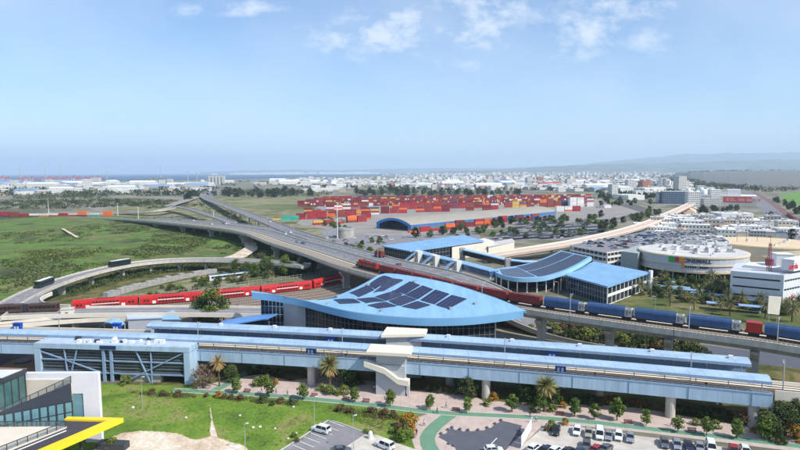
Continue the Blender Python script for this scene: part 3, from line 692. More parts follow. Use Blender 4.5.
b = MB(); b.obox(kc, .3, 4.0, 3.2, 5.2, 8.4); b.build('wall', CREAM, t); b = MB(); b.obox(kc, .3, 4.4, 3.6, 8.4, 8.65); b.build('roof', CONCW, t); b = MB(); b.obox(kc + Vector((.55, -1.72, 0)), .3, 1.0, .1, 5.3, 7.4); b.build('door', DSTEEL, t)

# ------------------------------------------------------------ freight train
CRED = mat('container_red', s(126, 54, 52), .7, .24, .7, lines=(.5, .16, .72, 0), orand=.10)
CRED2 = mat('container_rust', s(118, 50, 44), .65, .2, .6, lines=(.5, .16, .72, 0), orand=.12)
CBLUE = mat('wagon_blue', s(54, 84, 126), .6, .22, .5, lines=(.6, .12, .76, 0), orand=.08)
WGREY = mat('wagon_grey', s(176, 178, 176), .6, .12, .6)
TRED = mat('engine_red', s(160, 42, 38), .45, .1, .5)
UNDER = mat('underframe_black', s(44, 40, 38), .8, .2, 1)
def bogie(b, x, mi=0):
    for dx in (-.9, .9):
        for y in (-.78, .78): b.tube((x + dx, y - .06, .46), (x + dx, y + .06, .46), .46, n=10, mi=mi)
    b.box(x - 1.4, x + 1.4, -1.0, 1.0, .35, .75, mi)
def flat_wagon(t, L):
    b = MB(); b.box(-L / 2, L / 2, -1.25, 1.25, .85, 1.12); b.box(-L / 2 + .3, L / 2 - .3, -.2, .2, .5, .85); b.box(-L / 2 - .35, -L / 2, -.15, .15, .9, 1.05); b.box(L / 2, L / 2 + .35, -.15, .15, .9, 1.05); b.build('chassis', UNDER, t)
    for x in (-L / 2 + 2, L / 2 - 2): b = MB(); bogie(b, x); b.build('bogie', UNDER, t)
def container_bm(L=12.19, z0=0., h=2.6, corr=True):
    b = MB(); y = 1.22
    n = int(L / .55); vs = []
    for sgn in (-1, 1):           # corrugated long walls
        pts = []
        for i in range(n):
            x = -L / 2 + .12 + (L - .24) * i / n; w = (L - .24) / n
            pts += [(x, y - .02), (x + w * .35, y - .02), (x + w * .5, y - .06), (x + w * .85, y - .06)]
        pts.append((L / 2 - .12, y - .02))
        for i in range(len(pts) - 1):
            (xa, ya), (xb, yb) = pts[i], pts[i + 1]; q = [(xa, sgn * ya, z0 + .12), (xb, sgn * yb, z0 + .12), (xb, sgn * yb, z0 + h - .1), (xa, sgn * ya, z0 + h - .1)]
            b.quad(*(q if sgn < 0 else q[::-1]))
    for sx in (-1, 1):
        x = sx * (L / 2); b.box(min(x, x - sx * .12), max(x, x - sx * .12), -y, y, z0, z0 + h)
    for sy in (-1, 1):
        b.box(-L / 2, L / 2, min(sy * y, sy * (y - .1)), max(sy * y, sy * (y - .1)), z0, z0 + .14); b.box(-L / 2, L / 2, min(sy * y, sy * (y - .1)), max(sy * y, sy * (y - .1)), z0 + h - .12, z0 + h)
    b.box(-L / 2 + .05, L / 2 - .05, -y + .05, y - .05, z0 + .1, z0 + h - .03)
    return b
def red_wagon():
    t = empty('container_wagon', 'red container on a flat wagon of the freight train', 'freight wagon'); flat_wagon(t, 12.6)
    container_bm(12.19, 1.14, 2.75).build('container', CRED, t)
    b = MB()
    for y in (-.75, -.25, .25, .75): b.tube((6.14, y, 1.3), (6.14, y, 3.7), .03, n=5)
    b.build('door_bar', STEEL, t); return t
def blue_wagon():
    t = empty('covered_wagon', 'blue covered wagon of the freight train', 'freight wagon'); flat_wagon(t, 14.4)
    b = MB(); L = 5.85; prof = [(-1.45, 1.15), (-1.5, 3.2), (-1.2, 3.85), (-.5, 4.15), (.5, 4.15), (1.2, 3.85), (1.5, 3.2), (1.45, 1.15)]
    k = len(prof); vs = [(x, y, z) for x in (-7.1, 4.6) for y, z in prof]
    b.add(vs, [(j, (j + 1) % k, k + (j + 1) % k, k + j) for j in range(k)] + [tuple(range(k - 1, -1, -1)), tuple(range(k, 2 * k))]); b.build('body', CBLUE, t)
    b = MB()
    for x in [-7.0 + i * 1.45 for i in range(9)]: b.box(x - .05, x + .05, -1.56, -1.48, 1.2, 3.2); b.box(x - .05, x + .05, 1.48, 1.56, 1.2, 3.2)
    b.box(-7.1, 4.6, -.3, .3, 4.16, 4.24); b.build('side_rib', CBLUE, t)
    b = MB(); b.box(4.75, 6.95, -1.35, 1.35, 1.14, 3.6); b.build('end_cabin', WGREY, t)
    b = MB(); b.box(5.1, 5.75, -1.39, -1.355, 1.5, 3.2); b.box(6.0, 6.6, -1.39, -1.355, 2.2, 3.0); b.box(5.2, 6.5, -.8, .8, 3.6, 3.75); b.build('hatch', mat('hatch_grey', s(120, 124, 126), .6), t)
    return t
def loco():
    t = empty('locomotive', 'red diesel locomotive leading the container wagons on the viaduct', 'locomotive')
    b = MB(); b.box(-9.5, 9.5, -1.4, 1.4, .9, 1.5); b.box(-9.9, -9.5, -1.3, 1.3, .4, 1.4); b.box(9.5, 9.9, -1.3, 1.3, .4, 1.4); b.box(-3, 3, -1.2, 1.2, .3, .9); b.build('frame', UNDER, t)
    for x in (-6.2, 6.2): b = MB(); bogie(b, x); b.build('bogie', UNDER, t)
    b = MB(); b.prism([(-9.3, -1.0), (-9.3, 1.0), (-8.6, 1.25), (-6.6, 1.25), (-6.6, -1.25), (-8.6, -1.25)], 1.5, 3.0); b.box(-4.3, 9.2, -1.15, 1.15, 1.5, 4.0); b.build('hood', TRED, t)
    b = MB(); b.box(-6.6, -4.3, -1.4, 1.4, 1.5, 4.3); b.box(-6.7, -4.2, -1.45, 1.45, 4.3, 4.42); b.build('cab', TRED, t)
    b = MB(); b.box(-6.63, -6.605, -1.2, 1.2, 3.2, 4.0)
    for y in (-1.43, 1.405): b.box(-6.2, -4.7, y, y + .025, 3.1, 3.95)
    b.build('window', DARKG, t)
    b = MB()
    for x in (-2.6, -.4, 1.8, 5.0, 7.0): b.lathe([(.75, 0), (.75, .22), (.5, .26), (0, .26)], 12, (x, 0, 4.0)); b.box(x - .8, x + .8, -1.18, -1.155, 2.4, 3.5)
    b.build('cooling_fan', DSTEEL, t)
    b = MB()
    for y in (-1.35, 1.35):
        b.box(-4.2, 9.4, y - .02, y + .02, 2.45, 2.5)
        for i in range(8): b.box(-4.2 + i * 1.9, -4.16 + i * 1.9, y - .02, y + .02, 1.5, 2.5)
    b.build('handrail', mat('handrail_yellow', s(190, 160, 60), .6), t)
    return t
TP = Arc(offset(VA, 7.5, .24)); TP.p = TP.p
d375 = TP.near_px(374); dend = TP.near_px(565)
lo_ = loco(); p, a = TP.at(d375 + 6.0); lo_.location = p; lo_.rotation_euler = (0, 0, a + pi)   # cab leads away to the left
lo_.rotation_euler = (0, 0, a + pi)
proto = red_wagon(); pos = []; d = d375 - 11.5
while d > dend + 3: pos.append(d); d -= 13.25
for i, q in enumerate(pos):
    p, a = TP.at(q); place(proto, i == 0, p, a, label='red container wagon, %s behind the red locomotive' % nth(i), group='red container wagons on the viaduct')
d = pos[-1] - 6.8 - 7.9; proto = blue_wagon(); n = 0; i = 0; redend = None
while d > 8:
    p, a = TP.at(d); x = PJ(p)[0]
    if redend is None and x > 757:
        redend = 1; t = empty('end_wagon', 'short red wagon with pale box between the blue wagons at the right', 'freight wagon')
        b = MB(); b.box(-2.3, 2.3, -1.3, 1.3, .85, 1.12); b.build('chassis', UNDER, t); b = MB(); bogie(b, 0); b.build('bogie', UNDER, t)
        b = MB(); b.box(-2.0, 2.0, -1.4, 1.4, 1.14, 4.0); b.build('body', TRED, t); b = MB(); b.box(-.12, .12, -1.44, -1.405, 1.9, 3.3); b.box(-1.5, -1.3, -1.44, -1.405, 1.5, 3.6); b.build('marking', WHITE, t)
        q, a = TP.at(d + 4.6); t.location = q; t.rotation_euler = (0, 0, a); d -= 5.2; continue
    place(proto, i == 0, p, a + pi, label='blue covered wagon with grey end cabin, %s after the red containers' % nth(i), group='blue wagons of the freight train'); i += 1; d -= 14.85

# ------------------------------------------------------------ red double-deck passenger train
PRED = mat('coach_red', s(188, 44, 42), .45, .14, .4); PSTR = mat('coach_stripe', s(226, 206, 202), .5, .05, .4)
PTR = [W(470, 262, 0), W(345, 281.6, 0), W(310, 289.4, 0), W(200, 301, 0), W(100, 308.5, 0), W(40, 313, 0)]
PTP = Arc(smooth(spline(PTR, 5), 6))
yard = empty('rail_tracks', 'ballasted yard tracks below and beside the red passenger train', 'railway track', PTP.p[8])
for o in (0, 5.2, 10.4, -5.0):
    b = MB(); b.strip(PTP.p, o - 2.0, o + 2.0, .06); b.build('ballast', BALL, yard); b = MB(); track(b, PTP.p, o, .12, 0, 1); b.build('track', [RAIL, SLEEP], yard)
for o in (-10.5, -16, -22, -28):
    b = MB(); b.strip(PTP.p[10:], o - 2.0, o + 2.0, .06); b.build('ballast', BALL, yard); b = MB(); track(b, PTP.p[10:], o, .12, 0, 1); b.build('track', [RAIL, SLEEP], yard)
def coach():
    t = empty('passenger_coach', 'red double deck passenger coach with white stripe', 'train coach'); L = 13.1
    prof = [(-1.3, .45), (-1.42, 1.0), (-1.42, 3.3), (-1.2, 4.15), (-.7, 4.5), (.7, 4.5), (1.2, 4.15), (1.42, 3.3), (1.42, 1.0), (1.3, .45)]; k = len(prof)
    b = MB(); b.add([(x, y, z) for x in (-L, L) for y, z in prof], [(j, (j + 1) % k, k + (j + 1) % k, k + j) for j in range(k)] + [tuple(range(k - 1, -1, -1)), tuple(range(k, 2 * k))]); b.build('body', PRED, t)
    for x in (-9.8, 9.8): b = MB(); bogie(b, x); b.build('bogie', UNDER, t)
    b = MB(); w = MB(); dr = MB()
    for sy in (-1, 1):
        y0, y1 = sorted((sy * 1.425, sy * 1.46))
        b.box(-5.6, 5.6, y0, y1, 2.02, 2.45)
        for i in range(8): w.box(-5.3 + i * 1.36, -4.25 + i * 1.36, y0, y1, 1.05, 1.75); 
        for i in range(8): w.box(-5.3 + i * 1.36, -4.25 + i * 1.36, *sorted((sy * 1.40, sy * 1.45)), 2.75, 3.35)
        for x in (-11.6, -10.2, 9.2, 10.6): w.box(x, x + 1.0, y0, y1, 1.8, 2.6)
        for x in (-7.9, 6.4): dr.box(x, x + 1.5, y0, y1, .75, 2.0)
    b.build('stripe', PSTR, t); w.build('window', DARKG, t); dr.build('door', WHITE, t)
    b = MB(); b.box(-13.45, -13.1, -.9, .9, .9, 3.6); b.box(-4, 4, -.5, .5, 4.5, 4.6); b.build('gangway', UNDER, t)
    return t
cp_ = coach(); d0 = PTP.near_px(347) + 13.5; i = 0; d = d0
while d < PTP.len - 6 and i < 7:
    p, a = PTP.at(d); place(cp_, i == 0, p + Vector((0, 0, .2)), a, label='red double deck coach, %s from the viaduct end of the train' % nth(i), group='coaches of the red passenger train'); i += 1; d += 27.0
def PXS(pts, z): return [W(x, y, z) for x, y in pts]
def wall_grid(b, p0, p1, z0, z1, cols, rows, w=.12, out=.06, mi=0):
    """mullion grid standing proud of a wall from p0 to p1"""
    p0, p1 = Vector((p0[0], p0[1], 0)), Vector((p1[0], p1[1], 0)); u = (p1 - p0).normalized(); n = Vector((u.y, -u.x, 0)); L = (p1 - p0).length
    for i in range(cols + 1):
        q = p0 + u * (L * i / cols) + n * out; b.bar((q.x, q.y, z0), (q.x, q.y, z1), w, w, mi, up=n)
    for j in range(rows + 1):
        z = z0 + (z1 - z0) * j / rows; a = p0 + n * (out + .012); c = p1 + n * (out + .012); b.bar((a.x, a.y, z), (c.x, c.y, z), w, w, mi)
def wall_rects(b, p0, p1, rects, out=.03, t=.05, mi=0):
    """rects (s0,s1,z0,z1) in metres along the wall, standing proud"""
    p0, p1 = Vector((p0[0], p0[1], 0)), Vector((p1[0], p1[1], 0)); u = (p1 - p0).normalized(); n = Vector((u.y, -u.x, 0)); ang = atan2(u.y, u.x)
    for s0, s1, z0, z1 in rects:
        c = p0 + u * ((s0 + s1) / 2) + n * (out + t / 2 - .03); b.obox(c, ang, s1 - s0, t, z0, z1, mi)

# ------------------------------------------------------------ main hall with the curved solar roof
fr = [(252, 292.6, 16.9), (274, 295, 16.4), (300, 299.6, 15.6), (325, 306, 14.8), (350, 311.8, 14.2), (375, 315.4, 13.8), (400, 317.6, 13.5), (425, 318.8, 13.4), (450, 318.7, 13.4), (475, 317.4, 13.6), (500, 314.6, 14), (518, 312, 14.4), (526.5, 310.9, 14.7)]
bk = [(251, 290.8, 17), (270, 293.5, 16.6), (288, 297.4, 16), (306, 300.4, 14.8), (322, 300, 14.4), (336, 296.3, 14.8), (352, 289.8, 16.4), (368, 281.8, 18.6), (384, 273.8, 20.4), (410, 275.8, 20.4), (450, 283.6, 19), (490, 296, 17), (512, 304.5, 15.6), (527, 310.8, 14.75)]
FRW = smooth(spline([W(*p) for p in fr], .5), 8); BKW = smooth(spline([W(*p) for p in bk], .5), 8)
AF, AB = Arc(FRW), Arc(BKW); NU, NV = 72, 14
def roofpt(u, v):
    a, _ = AF.at(u * AF.len); c, _ = AB.at(u * AB.len); p = a.lerp(c, v); p.z -= .9 * 4 * v * (1 - v) * sin(pi * min(1, max(0, u))) ; return p
hall = empty('station_hall', 'large station hall with sweeping sky blue leaf shaped roof carrying solar panels', 'station hall', W(400, 335))
b = MB(); k = NV + 1
gv = [roofpt(i / NU, j / NV) for i in range(NU + 1) for j in range(k)]
b.add(gv, [(i * k + j, (i + 1) * k + j, (i + 1) * k + j + 1, i * k + j + 1) for i in range(NU) for j in range(NV)])
b.add([p - Vector((0, 0, .5)) for p in gv], [(i * k + j, i * k + j + 1, (i + 1) * k + j + 1, (i + 1) * k + j) for i in range(NU) for j in range(NV)])
b.build('roof', HALLR, hall, smooth=True)
b = MB()
def fasc(pts, h0, h1, out):
    n = normals(pts); vs = []
    for p, q in zip(pts, n): vs += [(p.x + q[0] * out, p.y + q[1] * out, p.z - h1), (p.x + q[0] * out, p.y + q[1] * out, p.z + h0), (p.x - q[0] * .1, p.y - q[1] * .1, p.z + h0), (p.x - q[0] * .3, p.y - q[1] * .3, p.z - h1)]
    b.add(vs, [(i * 4 + j, i * 4 + 4 + j, i * 4 + 4 + (j + 1) % 4, i * 4 + (j + 1) % 4) for i in range(len(pts) - 1) for j in range(4)])
fasc(FRW[::3], .12, 2.3, .15); fasc(BKW[::3], .12, 1.6, -.15); b.build('fascia', mat('fascia_blue', s(126, 178, 216), .45, .05, .1), hall)
# solar panels: placed on the roof grid, found from where each array stands on it
grid = [(PJ(roofpt(i / 240, j / 60)), i / 240, j / 60) for i in range(241) for j in range(61)]
def uv(px, py): m = min(grid, key=lambda g: (g[0][0] - px) ** 2 + (g[0][1] - py) ** 2); return m[1], m[2]
def z4(pts): return [(300 + x / 5.63, 240 + y / 5.63) for x, y in pts]
def z5(pts): return [(390 + x / 5.63, 230 + y / 5.63) for x, y in pts]
ARR = [z4([(282, 305), (372, 268), (416, 290), (330, 326)]), z4([(380, 264), (470, 209), (518, 225), (428, 282)]), z4([(420, 303), (530, 229), (576, 240), (470, 296)]),
       z4([(192, 347), (300, 342), (336, 362), (228, 367)]), z4([(322, 342), (415, 332), (470, 352), (372, 363)]), z4([(428, 328), (515, 301), (566, 322), (485, 349)]),
       z4([(384, 375), (480, 358), (540, 378), (442, 392)]), z4([(500, 350), (586, 330), (640, 352), (556, 375)]), z4([(100, 326), (200, 324), (210, 332), (120, 334)]),
       z5([(28, 350), (110, 301), (166, 320), (85, 368)]), z5([(93, 372), (180, 323), (242, 345), (160, 398)]), z5([(173, 402), (258, 349), (332, 370), (250, 423)]), z5([(263, 428), (345, 376), (428, 398), (332, 449)]),
       z5([(-70, 316), (15, 283), (72, 292), (-20, 334)]), z5([(0, 362), (20, 352), (72, 374), (0, 400)]), z5([(5, 406), (78, 380), (143, 402), (62, 434)]), z5([(72, 440), (152, 409), (222, 430), (150, 452)])]
PVM = mat('solar_cell', (.02, .028, .078), .38, .25, .8, spec=.25); PVF = mat('panel_frame', s(92, 100, 122), .5, .05, 1)
for q in ARR:
    qx, qy = sum(p[0] for p in q) / 4, sum(p[1] for p in q) / 4; q = [(qx + (p[0] - qx) * 1.05, qy + (p[1] - qy) * 1.05 - 1.2) for p in q]
    c = [uv(*p) for p in q]
    def at(a, e, h): 
        u = (c[0][0] * (1 - a) + c[1][0] * a) * (1 - e) + (c[3][0] * (1 - a) + c[2][0] * a) * e; v = (c[0][1] * (1 - a) + c[1][1] * a) * (1 - e) + (c[3][1] * (1 - a) + c[2][1] * a) * e
        return roofpt(u, v) + Vector((0, 0, h))
    b = MB(); g = MB(); na, ne = 6, 4
    b.add([at(i / 8, j / 8, .16) for i in range(9) for j in range(9)], [(i * 9 + j, (i + 1) * 9 + j, (i + 1) * 9 + j + 1, i * 9 + j + 1) for i in range(8) for j in range(8)])
    pn = b.build('solar_array', PVM, hall)
    for i in range(na + 1):
        for j in range(6): g.bar(at(i / na, j / 6, .19), at(i / na, (j + 1) / 6, .19), .09, .06)
    for j in range(ne + 1):
        for i in range(6): g.bar(at(i / 6, j / ne, .195), at((i + 1) / 6, j / ne, .195), .09, .06)
    g.build('panel_frame', PVF, pn)
for u_, v_ in ((.30, .30), (.42, .86), (.60, .88), (.74, .30), (.82, .55), (.52, .12)):
    c_ = roofpt(u_, v_); b = MB(); b.obox(c_, .3, 1.1, .9, c_.z + .02, c_.z + .62); b.obox(c_, .3, 1.25, 1.05, c_.z + .621, c_.z + .7); b.build('roof_vent', STEEL, hall)
b = MB()
for j in range(40): p_, q_ = roofpt(.03 + .94 * j / 40, .012), roofpt(.03 + .94 * (j + 1) / 40, .012); b.bar(p_ + Vector((0, 0, .1)), q_ + Vector((0, 0, .1)), .35, .14)
b.build('gutter', BLUED, hall)
# glazed front under the roof, white end block and left wing wall
def inset(u, d): a = roofpt(u, 0); c = roofpt(u, 1); t = (c - a); t.z = 0; t.normalize(); return a + t * d
us = [.19 + .70 * i / 40 for i in range(41)]
b = MB(); m = MB(); gp = [inset(u, 2.6) for u in us]
for p, q in zip(gp, gp[1:]): b.quad((p.x, p.y, 0), (q.x, q.y, 0), (q.x, q.y, q.z - .9), (p.x, p.y, p.z - .9))
for i, p in enumerate(gp):
    m.bar((p.x, p.y - .1, 0), (p.x, p.y - .1, p.z - .9), .16, .16, up=(0, 1, 0))
for h in (3.5, 7.0, 9.4):
    for p, q in zip(gp, gp[1:]): m.bar((p.x, p.y - .12, h), (q.x, q.y - .12, h), .12)
b.build('glazed_front', DARKG, hall); m.build('mullion', MULL, hall)
b = MB(); pts = [inset(.05, 3.2), inset(.10, 2.8), inset(.15, 2.6), inset(.19, 2.6)]; back = [inset(u, 12) for u in (.19, .12, .05)]
b.prism([(p.x, p.y) for p in pts[1:]] + [(back[0].x, back[0].y)], 0, 13.6); b.build('end_block', GREYW, hall)
b = MB(); lw = [inset(.035, 2.2), inset(.10, 2.7)]; b.quad((lw[0].x, lw[0].y, 0), (lw[1].x, lw[1].y, 0), (lw[1].x, lw[1].y, 14.8), (lw[0].x, lw[0].y, 15.8)); b.build('side_glazing', DARKG, hall)
b = MB(); wall_grid(b, lw[0], lw[1], 0, 14.6, 6, 5, .14); b.build('side_frame', BLUED, hall)
b = MB(); bp = [roofpt(u, .8) for u in [.2 + .68 * i / 20 for i in range(21)]]
for p, q in zip(bp, bp[1:]): b.quad((q.x, q.y, 0), (p.x, p.y, 0), (p.x, p.y, p.z - .6), (q.x, q.y, q.z - .6))
b.build('rear_wall', GREYW, hall)
b = MB(); e0, e1 = inset(.89, 2.6), roofpt(.89, .8); b.quad((e0.x, e0.y, 0), (e1.x, e1.y, 0), (e1.x, e1.y, e1.z - .6), (e0.x, e0.y, e0.z - .9)); b.build('end_wall', CREAM, hall)

# low blue roofs left of the hall
def shed(name, label, cat, px, z, ridge=None, mroof=BLUER2, mwall=GREYW, over=.4, h=.35):
    t = empty(name, label, cat, W(*px[0])); P = PXS(px, z); b = MB(); b.prism([(p.x, p.y) for p in P], z - h, z); b.build('roof', mroof, t)
    c = sum(P, Vector()) / len(P); b = MB(); b.prism([((p.x - c.x) * .94 + c.x, (p.y - c.y) * .94 + c.y) for p in P], 0, z - h - .002); b.build('wall', mwall, t); return t
shed('pavilion', 'small pale roofed pavilion left of the blue pyramid roof', 'pavilion', [(126, 311.5), (160, 310.3), (163, 317.5), (127, 319)], 6.2, mroof=mat('pale_lilac_roof', s(176, 190, 214), .5, .06, .2))
pyr = empty('pavilion', 'small pavilion with steep sky blue pyramid roof', 'pavilion', W(170, 322))
b = MB(); q = PXS([(158, 319.8), (181, 319.5), (178, 312), (162, 312.5)], 5.0); ap = W(172, 309.8, 8.2); b.add(q + [ap], [(0, 1, 4), (1, 2, 4), (2, 3, 4), (3, 0, 4), (3, 2, 1, 0)]); b.build('roof', BLUER2, pyr)
b = MB(); c = sum(q, Vector()) / 4; b.prism([((p.x - c.x) * .9 + c.x, (p.y - c.y) * .9 + c.y) for p in q], 0, 4.98); b.build('wall', GREYW, pyr)
arc = empty('entrance_canopy', 'small blue barrel roof beside the blue kiosk at the parapet', 'canopy', W(108, 326, 7))
b = MB(); a0, a1 = W(97, 327, 7.0), W(118, 326.4, 7.0); u = (a1 - a0); u.z = 0; u.normalize(); n = Vector((-u.y, u.x, 0)); vs = []
for i in range(9):
    t = i / 8; p = a0.lerp(a1, t); p.z = 6.6 + 1.9 * sin(pi * t); vs += [p, p + n * 6]
b.add(vs, [(i * 2, i * 2 + 2, i * 2 + 3, i * 2 + 1) for i in range(8)]); b.add([v - Vector((0, 0, .25)) for v in vs], [(i * 2, i * 2 + 1, i * 2 + 3, i * 2 + 2) for i in range(8)]); b.build('roof', BLUER2, arc)
b = MB()
for p in (a0, a1): b.tube((p.x, p.y, 0), (p.x, p.y, 6.5), .18); b.tube((p.x + n.x * 5.8, p.y + n.y * 5.8, 0), (p.x + n.x * 5.8, p.y + n.y * 5.8, 6.5), .18)
b.build('post', STEEL, arc)
gal = empty('covered_walkway', 'blue roofed walkway sloping up to the left end of the station hall', 'walkway', W(235, 326))
GP = spline([W(270, 317.5, 9.6), W(258, 318.5, 9.0), (W(236, 322, 8.2)), W(222, 325, 7.6)], 2); b = MB(); b.sweep(GP, [(-2.2, -.3), (-2.2, .1), (0, .6), (5.2, .1), (5.2, -.3)]); b.build('roof', mat('gallery_blue', s(94, 140, 196), .5, .08, .2), gal)
b = MB(); b.sweep(GP, [(-1.6, -6.5), (-1.6, -.4), (-1.4, -.4), (-1.4, -6.5)]); b.build('glazing', DARKG, gal)

# ------------------------------------------------------------ louvred steel-framed station box in front (left)
bx = empty('station_building', 'low station building with dark louvred front and pale blue steel trusses', 'station building', W(110, 384))
c0, c1 = W(38, 379.3), W(189.5, 384.8); u = (c1 - c0).normalized(); n = Vector((-u.y, u.x, 0)); Lb = (c1 - c0).length; ang = atan2(u.y, u.x); DP = 5.6
def bp_(sx, o): return c0 + u * sx + n * o
def bxq(b, s0, s1, o0, o1, z0, z1): c = bp_((s0 + s1) / 2, (o0 + o1) / 2); b.obox(c, ang, s1 - s0, o1 - o0, z0, z1)
b = MB(); bxq(b, .5, Lb - .5, .9, DP - .1, 2.2, 9.4); b.build('glazing', mat('box_glazing', (.034, .042, .055), .1, .5, .25, spec=.7), bx)
b = MB()
for i in range(7): bxq(b, .6, Lb - .6, .68, .86, 2.9 + i * .95, 2.9 + i * .95 + .14)
b.build('louvre', mat('louvre_grey', s(116, 124, 132), .5, .1, 1), bx)
b = MB(); bxq(b, -.5, Lb + .5, -.1, DP, 9.45, 10.9); b.build('fascia', BLUEF, bx)
b = MB(); bxq(b, -.2, Lb + .2, .3, DP - .3, 10.905, 10.96); b.build('roof', mat('box_roof_sheet', s(176, 190, 204), .7, .12, .4, lines=(2.2, .1, .85, 0)), bx)
for ss in (0.3, Lb - .5):
    b = MB(); bxq(b, ss - .9, ss + .9, -.05, .85, 0, 9.44); b.build('corner_pillar', BLUEF, bx)
b = MB(); bxq(b, Lb - .6, Lb + .3, .9, DP, 0, 9.2); b.build('side_wall', BLUEF, bx)
for ss in (Lb * .445, Lb * .495): b = MB(); bxq(b, ss - .4, ss + .4, .1, .6, 0, 9.44); b.build('column', BLUED, bx)
b = MB()
for z in (2.3, 5.9): bxq(b, 1, Lb - 1, .25, .6, z, z + .4)
b.build('beam', BLUED, bx)
def diag(s0, z0, s1, z1, w=.38):
    b = MB(); b.bar(bp_(s0, .38) + Vector((0, 0, z0)), bp_(s1, .38) + Vector((0, 0, z1)), w, w * .8); b.build('brace', BLUED, bx)
for f in (0, 1):
    if f == 0: diag(1.2, 8.4, Lb * .42, 2.6); diag(Lb * .185, 9.2, Lb * .2, 0); diag(Lb * .27, 9.2, Lb * .225, 2.6)
    else: diag(Lb * .60, 0.6, Lb * .96, 9.0); diag(Lb * .66, 9.2, Lb * .745, 0); diag(Lb * .755, 9.2, Lb * .755, 0)
b = MB(); bxq(b, Lb * .54, Lb * .8, .95, 3, 0, 2.2); bxq(b, Lb * .1, Lb * .4, .95, 3, 0, 2.2); b.build('base_wall', CONC, bx)
rr = random.Random(5)
for i in range(16):      # plant on the roof
    ss = Lb * (.22 + .62 * i / 16) + rr.uniform(-.6, .6); o = rr.uniform(1.5, 5)
    t = empty('roof_unit', 'small white or dark rooftop unit on the louvred station box', 'roof unit', bp_(ss, o) + Vector((0, 0, 10.96)), 'rooftop units on the louvred station box')
    b = MB(); c = bp_(ss, o); b.obox(c, ang, rr.uniform(.7, 1.6), rr.uniform(.6, 1.1), 10.96, 10.96 + rr.uniform(.5, 1.1)); b.obox(c, ang, .4, .4, 11.4, 12.0 if i % 3 == 0 else 11.5); b.build('casing', WHITE if i % 4 else DSTEEL, t)
sg = empty('building_sign', 'dark blue sign plate on the fascia middle of the louvred box', 'sign', bp_(Lb * .5, -.2) + Vector((0, 0, 9.5)))
b = MB(); bxq(b, Lb * .43, Lb * .535, -.22, -.11, 9.7, 10.75); b.build('plate', mat('sign_navy', s(44, 52, 92), .5), sg)

# ------------------------------------------------------------ stair tower at the middle of the platforms
st_ = empty('stair_tower', 'grey concrete stair tower with cream slab roof rising to the nearer platform', 'stair tower', W(388, 396))
P = PXS([(366, 351.6), (411, 354), (413, 346), (371, 343.6)], 12.4); b = MB(); b.prism([(p.x, p.y) for p in P], 11.55, 12.4); b.build('roof_slab', CREAM, st_)
q0, q1 = W(376, 394.5), W(405, 396.5); u = (q1 - q0).normalized(); n = Vector((-u.y, u.x, 0)); ang = atan2(u.y, u.x); w_ = (q1 - q0).length
def sq(b, s0, s1, o0, o1, z0, z1): b.obox(q0 + u * ((s0 + s1) / 2) + n * ((o0 + o1) / 2), ang, s1 - s0, o1 - o0, z0, z1)
TOWC = mat('tower_grey', s(178, 180, 182), .8, .06, .3)
b = MB(); sq(b, 0, w_, 0, 2.4, 0, 8.3); sq(b, 0, w_, .6, 3.6, 8.3, 11.54); b.build('wall', TOWC, st_)
b = MB()
for s0, z0, s1, z1 in ((-3.0, 8.9, 2.6, 7.2), (2.6, 7.2, 6.2, 4.6), (6.2, 4.6, 9.2, 4.2)):
    a, c = q0 + u * s0 - n * .3, q0 + u * s1 - n * .3
    vs = [p + Vector((0, 0, z)) + m for p, z in ((a, z0), (c, z1)) for m, z in ((Vector((0, 0, 0)) - n * .9, 0), (n * 1.15, 0))]
    vs = [a - n * .9 + Vector((0, 0, z0 - .9)), c - n * .9 + Vector((0, 0, z1 - .9)), c - n * .9 + Vector((0, 0, z1 + .55)), a - n * .9 + Vector((0, 0, z0 + .55)), a + n * 1.2 + Vector((0, 0, z0 - .9)), c + n * 1.2 + Vector((0, 0, z1 - .9)), c + n * 1.2 + Vector((0, 0, z1 + .55)), a + n * 1.2 + Vector((0, 0, z0 + .55))]
    b.add(vs, [(0, 1, 2, 3), (5, 4, 7, 6), (3, 2, 6, 7), (1, 0, 4, 5), (4, 0, 3, 7), (1, 5, 6, 2)])
b.build('stair_flight', CREAM, st_)
b = MB(); sq(b, w_ + .5, w_ + 1.1, 0, 1.5, 0, 4.0); b.build('support', TOWC, st_)
st2 = empty('lift_tower', 'cream slab roofed tower standing through the farther platform canopy', 'lift tower', W(405, 372))
P = PXS([(381, 335), (425, 334), (427.5, 328.8), (387, 326.8)], 13.4); b = MB(); b.prism([(p.x, p.y) for p in P], 12.6, 13.4); b.build('roof_slab', CREAM, st2)
c = sum(P, Vector()) / 4; b = MB(); b.prism([((p.x - c.x) * .8 + c.x, (p.y - c.y) * .7 + c.y) for p in P], 0, 12.59); b.build('wall', TOWC, st2)

# ------------------------------------------------------------ office building at the bottom left
of = empty('office_building', 'modern dark glass office with white frame and yellow edged canopy roof', 'office building', W(60, 450))
OFG = mat('office_glass', (.035, .055, .07), .15, .4, .4, spec=.6); OFT = mat('office_teal_glass', s(100, 140, 150), .2, .15, .5, spec=.6); DRK = mat('dark_roof_felt', s(70, 68, 72), .9, .12, .6)
WHP = mat('white_wall_panel', s(224, 224, 228), .6, .03, .3, lines=(1.6, .04, .9, 2)); YEL = mat('yellow_fascia', s(250, 206, 40), .5, .04, .5); BEI = mat('beige_terrace', s(216, 206, 188), .85, .06, .5)
b = MB(); b.box(-70.6, -67.0, 120.3, 121.2, 0, 16.1); b.box(-92, -70.6, 120.3, 121.2, 11.4, 16.1); b.build('white_frame', WHP, of)
FA, FB_ = Vector((-84.6, 112.6, 0)), Vector((-72.9, 120.0, 0))
b = MB(); b.prism([(FA.x, FA.y), (FB_.x, FB_.y), (-98, 120.0), (-98, 112.6)], 0, 10.0); b.build('wall', OFG, of)
